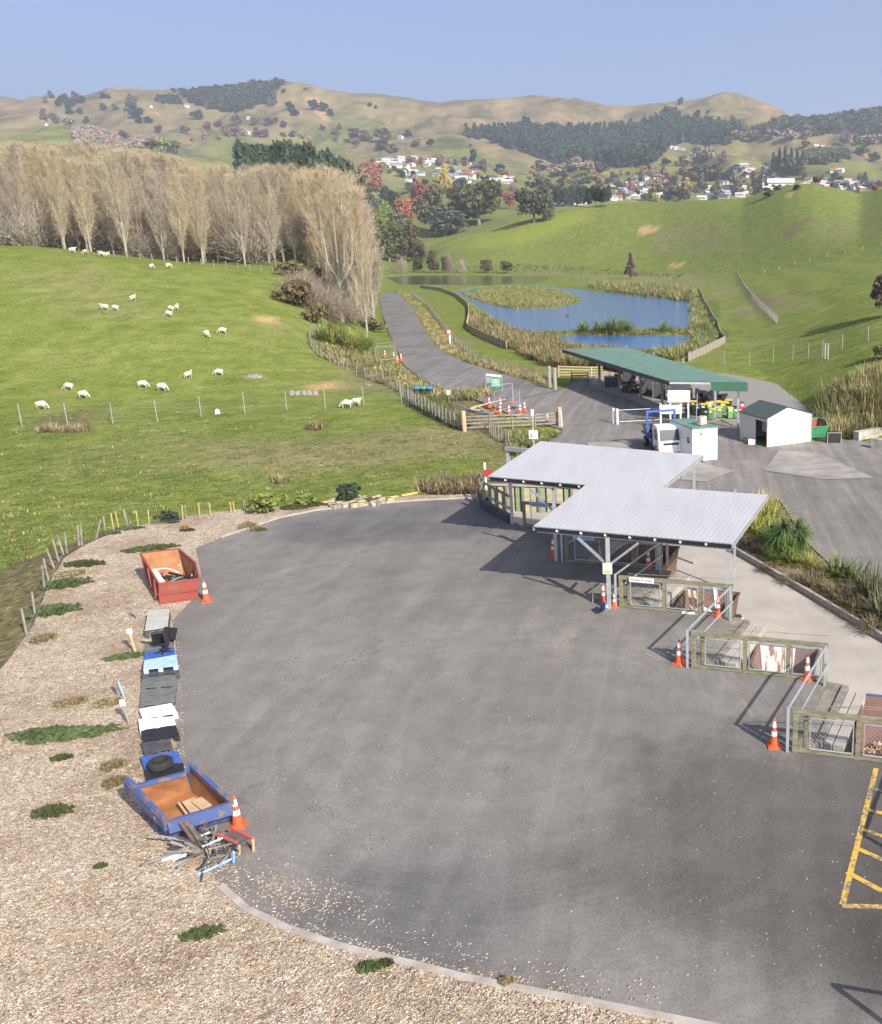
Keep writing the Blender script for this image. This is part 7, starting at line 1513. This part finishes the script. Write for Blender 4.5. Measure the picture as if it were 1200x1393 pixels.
for px, row, w_, h_, mt in [(1005, 190, 22, 12, 'bare'), (1025, 192, 26, 14, 'bare'), (1050, 190, 22, 14, 'bare'), (1075, 190, 26, 14, 'bare'), (1095, 190, 20, 12, 'bare'), (950, 222, 34, 20, 'bare'), (965, 218, 26, 18, 'bare'), (984, 228, 13, 22, 'purple'), (930, 226, 26, 14, 'bare'), (990, 196, 14, 9, 'olive'), (1150, 200, 15, 20, 'purple'), (1095, 200, 16, 8, 'olive'), (1172, 212, 26, 20, 'olive'), (1190, 220, 18, 12, 'dark'), (1165, 200, 12, 16, 'olive'), (1185, 196, 30, 12, 'bare'), (1200, 196, 24, 12, 'bare'),
        (1178, 246, 8, 12, 'greygreen'), (1135, 246, 12, 12, 'dark'), (945, 246, 30, 22, 'olive'), (962, 246, 26, 22, 'brownolive'), (975, 246, 24, 22, 'olive'), (992, 250, 22, 18, 'dark'), (1000, 262, 20, 22, 'greygreen'), (936, 262, 14, 20, 'yellow'), (955, 262, 16, 16, 'greygreen'), (975, 270, 16, 20, 'greygreen'), (1085, 238, 24, 18, 'browngrey'), (895, 268, 28, 18, 'brownolive'), (912, 272, 30, 16, 'browngrey'), (928, 272, 22, 18, 'olive'), (880, 232, 12, 10, 'dark'), (905, 225, 14, 9, 'dark'), (1030, 262, 30, 14, 'olive'), (1045, 268, 20, 12, 'greygreen'), (912, 248, 10, 12, 'rust')]: far(px, row, w_, h_, mt, HR)
for px, row, h_ in [(1052, 235, 22), (1060, 236, 28), (1068, 236, 30), (1076, 236, 28), (1084, 234, 24), (1092, 236, 26), (1056, 238, 20), (1072, 240, 24), (1088, 240, 22)]: far(px, row, 13, h_, 'pine', 'in the dark clump above the right town', True)
# town trees
kinds = ['dark', 'greygreen', 'olive', 'bare', 'brownolive', 'browngrey', 'purple', 'rust', 'dark', 'greygreen', 'bare', 'yellow']
for nm, poly, n in [('in the left village', [(505, 222), (640, 220), (705, 240), (700, 262), (560, 258), (500, 240)], 46), ('in the right town', [(822, 245), (870, 232), (960, 235), (1040, 230), (1110, 245), (1200, 245), (1200, 264), (1130, 256), (1030, 262), (960, 274), (830, 276)], 104), ('between village and town', [(700, 240), (830, 240), (850, 268), (760, 264), (700, 256)], 36)]:
    for (a, b) in inpoly(poly, n, n): far(a, b, rr.uniform(7, 14), rr.uniform(6, 12), rr.choice(kinds), nm)
# plantation and bush covered spurs: far woods that read as one mass
def tv(seed, n, R_, H, nl, leaf, shape): return crown(seed, n, R_, H, nl, leaf, shape, 1.2)
CT = [tv(300 + i, 7, 7., 24., 46, 5.0, 'cone') for i in range(3)]; RT = [tv(310 + i, 7, 11., 17., 60, 4.6, 'round') for i in range(4)]
mass('pine_plantation', 'dark pine plantation covering the spur in the middle of the far hills', 'forest', [(620, 186), (690, 182), (760, 181), (830, 181), (880, 172), (905, 160), (918, 158), (930, 172), (1000, 174), (1010, 186), (985, 196), (955, 198), (930, 194), (905, 204), (890, 224), (850, 228), (800, 226), (760, 224), (715, 210), (660, 192)], 1900, CT, [LM['pine'], LM['dark']], 31, .75, 1.25)
mass('hill_forest', 'native bush covering the dark hill at the upper right', 'forest', [(1045, 176), (1062, 163), (1100, 166), (1150, 160), (1200, 154), (1290, 142), (1290, 190), (1200, 186), (1150, 182), (1110, 186), (1080, 180), (1040, 188), (1000, 186)], 1300, RT, [LM['dark'], LM['olive'], LM['dark'], LM['greygreen']], 32, .7, 1.25)
mass('hill_forest', 'dark forest block on the left hilltop', 'forest', [(243, 128), (300, 122), (340, 117), (383, 112), (386, 116), (374, 126), (375, 142), (372, 146), (355, 142), (340, 148), (322, 154), (300, 152), (262, 142)], 620, RT, [LM['dark'], LM['dark'], LM['greygreen']], 33, .6, 1.05)
mass('hill_forest', 'small dark wood left of the hilltop forest', 'forest', [(212, 134), (240, 132), (248, 142), (214, 142)], 60, RT, [LM['dark']], 34, .6, .8)
mass('bare_wood', 'grey leafless wood low on the left hills', 'forest', [(98, 172), (135, 176), (170, 184), (222, 190), (215, 200), (160, 206), (110, 208), (100, 190)], 330, [(lambda v, f: (v * [.8, .8, .7], f))(*tv(320 + i, 7, 10., 14., 70, 3.4, 'round')) for i in range(3)], [LM['bare']], 35, .6, .9)
mass('bush_spur', 'low bush on the slope right of the dark pine clump', 'forest', [(1100, 206), (1150, 206), (1160, 216), (1120, 226), (1090, 222)], 150, RT, [LM['greygreen'], LM['olive']], 36, .5, .8)
# houses
HW = {'white': M('house_white', (.74, .72, .68)), 'cream': M('house_cream', (.62, .54, .40)), 'grey': M('house_grey', (.38, .38, .38)), 'blue': M('house_blue', (.2, .4, .65)), 'brick': M('house_brick', (.36, .17, .11))}
HR_ = {'white': M('roof_white', (.72, .72, .74)), 'grey': M('roof_grey', (.30, .30, .33)), 'red': M('roof_red', (.48, .14, .08)), 'dark': M('roof_dark', (.10, .10, .12)), 'green': M('roof_green', (.18, .30, .25))}
hp = thing('house', '-', 'house', (0, 0, 0), 'houses of the far town')
b = MB(); b.add([(-7, -4, -3), (7, -4, -3), (7, 4, -3), (-7, 4, -3), (-7, -4, 3.2), (7, -4, 3.2), (7, 4, 3.2), (-7, 4, 3.2), (-7, 0, 5.2), (7, 0, 5.2)], [(0, 1, 5, 4), (1, 2, 6, 9, 5), (2, 3, 7, 6), (3, 0, 4, 8, 7)]); b.build('wall', HW['white'], hp)
b = MB(); q = [(-7.6, -4.7, 2.95), (7.6, -4.7, 2.95), (7.6, 0, 5.45), (-7.6, 0, 5.45), (7.6, 4.7, 2.95), (-7.6, 4.7, 2.95)]; b.add(q + [(x, y, z + .25) for x, y, z in q], [(6, 7, 8, 9), (9, 8, 10, 11), (3, 2, 1, 0), (5, 4, 2, 3), (0, 1, 7, 6), (4, 5, 11, 10), (1, 2, 8, 7), (2, 4, 10, 8), (3, 0, 6, 9), (5, 3, 9, 11)]); b.build('roof', HR_['grey'], hp)
for x in (-4.2, -.5, 3.6): b = MB(); b.box((x, -4.05, 1.3), (1.8, .12, 1.3)); b.build('window', GLS, hp)
def house(px, row, wc, rc, where, s=1.):
    g = hit(px, row, 600); o = place(hp, USED, g + V3(0, 0, .6), rr.uniform(-.7, .7), None, None, (s * rr.uniform(.85, 1.15), s, s)); setm(o, 'wall', HW[wc]); setm(o, 'roof', HR_[rc]); auto(o, px, '%s walled house with %s roof' % (wc, rc), where, 'houses of the far town')
WV = 'in the white village'
for k, (px, row) in enumerate([(517, 224), (524, 220), (530, 218), (535, 224), (541, 220), (546, 217), (552, 222), (558, 219), (563, 216), (540, 227), (551, 228), (529, 227), (520, 228), (560, 226), (579, 219), (585, 223), (591, 220), (582, 226)]): house(px, row, rr.choice(['white', 'white', 'cream']), rr.choice(['white', 'white', 'grey', 'white']), WV)
LV = 'below the white village'
for px, row in [(547, 236), (555, 238), (562, 236), (572, 238), (595, 240), (600, 233), (615, 234), (622, 233), (631, 224), (637, 225), (618, 242), (625, 246), (630, 236), (640, 236), (605, 240), (670, 245), (690, 250), (640, 242), (553, 292), (556, 246)]: house(px, row, rr.choice(['white', 'cream', 'white', 'grey']), rr.choice(['white', 'grey', 'red', 'dark', 'green']), LV, 1. if row < 270 else .8)
RTN = 'in the right hand town'
for px, row in [(853, 252), (862, 253), (880, 244), (868, 240), (888, 252), (895, 256), (894, 247), (910, 247), (880, 262), (890, 264), (872, 264), (860, 268), (850, 270), (840, 272), (900, 268), (905, 271), (830, 272), (990, 257), (1000, 257), (1010, 257), (1020, 258), (985, 270), (965, 269), (1003, 232), (1012, 227), (1022, 230), (1018, 240), (1036, 243), (1043, 247), (1050, 244), (1056, 250), (1040, 254), (1002, 226), (1030, 252), (1048, 258), (1062, 258), (1007, 267), (955, 272), (978, 262), (1065, 252)]: house(px, row, rr.choice(['white', 'cream', 'white', 'white', 'grey']), rr.choice(['grey', 'white', 'red', 'dark', 'white']), RTN)
FR = 'at the far right of town'
for px, row in [(1096, 254), (1103, 250), (1110, 247), (1117, 250), (1112, 255), (1090, 252), (1127, 256), (1140, 250), (1150, 252), (1158, 251), (1145, 258), (1165, 256), (1180, 256), (1190, 254), (1196, 252), (1172, 259), (1132, 252), (1121, 258), (1186, 250)]: house(px, row, rr.choice(['white', 'cream', 'white', 'brick']), rr.choice(['white', 'grey', 'red', 'dark']), FR)
for px, row, wc, rc, w_ in [(62, 171, 'white', 'green', 'under the purple tree at the far left edge'), (175, 147, 'white', 'white', 'near the top of the left hill'), (204, 146, 'white', 'grey', 'below the small dark wood on the left hill'), (255, 146, 'white', 'white', 'below the hilltop forest'), (337, 182, 'white', 'white', 'between the purple trees'), (340, 162, 'white', 'white', 'above the purple trees'), (914, 202, 'white', 'white', 'left on the shelf below the plantation'), (920, 203, 'white', 'white', 'middle on the shelf below the plantation'), (928, 204, 'white', 'grey', 'right on the shelf below the plantation'),
        (1110, 198, 'white', 'red', 'left on the green shelf at the right'), (1118, 199, 'cream', 'red', 'right on the green shelf at the right'), (1135, 234, 'cream', 'red', 'left on the dry knoll at the right'), (1143, 234, 'white', 'white', 'right on the dry knoll at the right'), (756, 277, 'white', 'white', 'left under the clipped row of trees'), (775, 277, 'white', 'white', 'middle under the clipped row of trees'), (795, 277, 'white', 'grey', 'right under the clipped row of trees'), (545, 188, 'white', 'white', 'high above the white village'), (152, 207, 'brick', 'red', 'left behind the poplar tops'), (160, 209, 'white', 'white', 'right behind the poplar tops')]: house(px, row, wc, rc, w_)
for nm_, poly_, n_ in ((RTN, [(830, 245), (900, 240), (1000, 226), (1060, 244), (1060, 258), (960, 272), (840, 272)], 52), (LV, [(560, 232), (640, 226), (700, 244), (690, 256), (600, 250)], 22), (FR, [(1085, 246), (1200, 244), (1200, 256), (1120, 256)], 18)):
    for (a, b) in inpoly(poly_, n_, n_): house(a, b, rr.choice(['white', 'cream', 'white', 'white', 'grey']), rr.choice(['grey', 'white', 'red', 'dark', 'white', 'green']), nm_, .85)
a, e = hit(494, 247), hit(557, 256); t = thing('white_wall', 'long low white wall below the rusty brown tree', 'wall', a); b = MB(); b.beam(a + V3(0, 0, 2), e + V3(0, 0, 2), 1., 5.); b.build('wall', HW['white'], t)
g = hit(409, 113); b = MB(); b.tube([g, g + V3(0, 0, 38)], [.8, .35], 5); tag(b.build('radio_mast', PG, origin=g), 'thin mast on the summit right of the hilltop forest', 'mast')
# a few farm posts and gate on the sheep crest, lone duck on the pond
p = P(772, 430, WZ); b = MB(); b.lathe(p, [(.1, -.1), (.35, .05), (.3, .25), (.05, .3)], 8); b.tube([p + V3(.25, 0, .2), p + V3(.33, 0, .5), p + V3(.45, 0, .52)], .07, 6); tag(b.build('duck', BLK, origin=p), 'dark duck alone on the main pond', 'duck')
# ------------------------------------------------------------------ labels of the repeats
from collections import defaultdict
ORD = ['leftmost'] + [k + ' from left' for k in 'second third fourth fifth sixth seventh eighth'.split()]
gr = defaultdict(list)
for it in AUTO: gr[(it[2], it[3])].append(it)
for (d, w_), its in gr.items():
    its.sort(key=lambda k: k[1]); n = len(its)
    for i, (o, px, _, _, g_) in enumerate(its):
        base = (d + ' ' + w_).strip()
        if g_: o['group'] = g_
        if n == 1: o['label'] = base
        elif n <= 9: o['label'] = ('rightmost ' if i == n - 1 else (ORD[i] + ' ' if i == 0 else ORD[i] + ', ')) + base
        else: o['label'] = base; o['group'] = (g_ or 'trees') + ' alike ' + w_
for nm, lst in (('grey wooden fence post', [o for o in bpy.data.objects if o.get('auto') == 'wood']), ('yellow stake', [o for o in bpy.data.objects if o.get('auto') == 'yel']), ('low yellow barrier piece', [o for o in bpy.data.objects if o.get('auto') == 'bar'])):
    lst.sort(key=lambda o: proj(o.location)[0]); n = len(lst)
    for i, o in enumerate(lst):
        o['label'] = '%s at the paddock edge of the mulch, %s' % (nm, ORD[i] if i < 8 else (['rightmost', 'second from the right', 'third from the right', 'fourth from the right', 'fifth from the right', 'sixth from the right', 'seventh from the right', 'eighth from the right'][n - 1 - i] if n - 1 - i < 8 else 'near the middle of the row')); del o['auto']
for o in bpy.data.objects:
    if '_abs' in o: del o['_abs']
    if 'auto' in o: del o['auto']
    if o.get('label') and len(o['label'].split()) > 16: print('LONG', o['label'])
    if o.parent is not None:
        for k in ('category',):
            if k in o: del o[k]
# ------------------------------------------------------------------ light, sky, camera
w = bpy.data.worlds.new('World'); SC.world = w; w.use_nodes = True; nt = w.node_tree
sky = nt.nodes.new('ShaderNodeTexSky'); sky.sky_type = 'NISHITA'; sky.sun_disc = False
sky.sun_elevation = SUNEL; sky.sun_rotation = math.atan2(SUNAZ.x, SUNAZ.y); sky.air_density = .45; sky.dust_density = 1.8; sky.ozone_density = 3.0; sky.altitude = 0
bg = nt.nodes['Background']; bg.inputs['Strength'].default_value = .148
nt.links.new(sky.outputs[0], bg.inputs['Color'])
L = bpy.data.lights.new('sun', 'SUN'); L.energy = 5.0; L.angle = R(.53); L.color = (1., .93, .83)
lo = bpy.data.objects.new('sun', L); COL.objects.link(lo)
sd = Vector((SUNAZ.x * math.cos(SUNEL), SUNAZ.y * math.cos(SUNEL), math.sin(SUNEL)))
lo.rotation_euler = sd.to_track_quat('Z', 'Y').to_euler(); lo.location = (60, -60, 60)
cam = bpy.data.cameras.new('camera'); co = bpy.data.objects.new('camera', cam); COL.objects.link(co)
co.location = (0, 0, CZ); co.rotation_euler = (math.pi / 2 - TH, 0, 0)
cam.sensor_fit = 'HORIZONTAL'; cam.sensor_width = 36; cam.lens = F / 1200 * 36
cam.shift_x = -(CX - 600) / 1200; cam.shift_y = (CY - 696.5) / 1200
cam.clip_start = .5; cam.clip_end = 30000
SC.camera = co
# far hills fade a little: even, thin air in one closed box round everything
mb = MB(); mb.box((0, 4300, 500), (16000, 10200, 1016)); hz = mb.build('haze', None); hz.data.materials.clear()
hm = bpy.data.materials.new('haze_air'); hm.use_nodes = True; hn = hm.node_tree; hn.nodes.clear(); ho = hn.nodes.new('ShaderNodeOutputMaterial'); hv = hn.nodes.new('ShaderNodeVolumePrincipled')
hv.inputs['Color'].default_value = (.80, .88, 1., 1); hv.inputs['Density'].default_value = .00019; hv.inputs['Anisotropy'].default_value = .2; hn.links.new(hv.outputs[0], ho.inputs['Volume'])
hz.data.materials.append(hm); tag(hz, 'thin bluish haze over the whole valley', 'haze', kind='stuff')
SC.view_settings.view_transform = 'Standard'; SC.view_settings.look = 'None'; SC.view_settings.exposure = .77; SC.view_settings.gamma = 1
SC.render.engine = 'CYCLES'
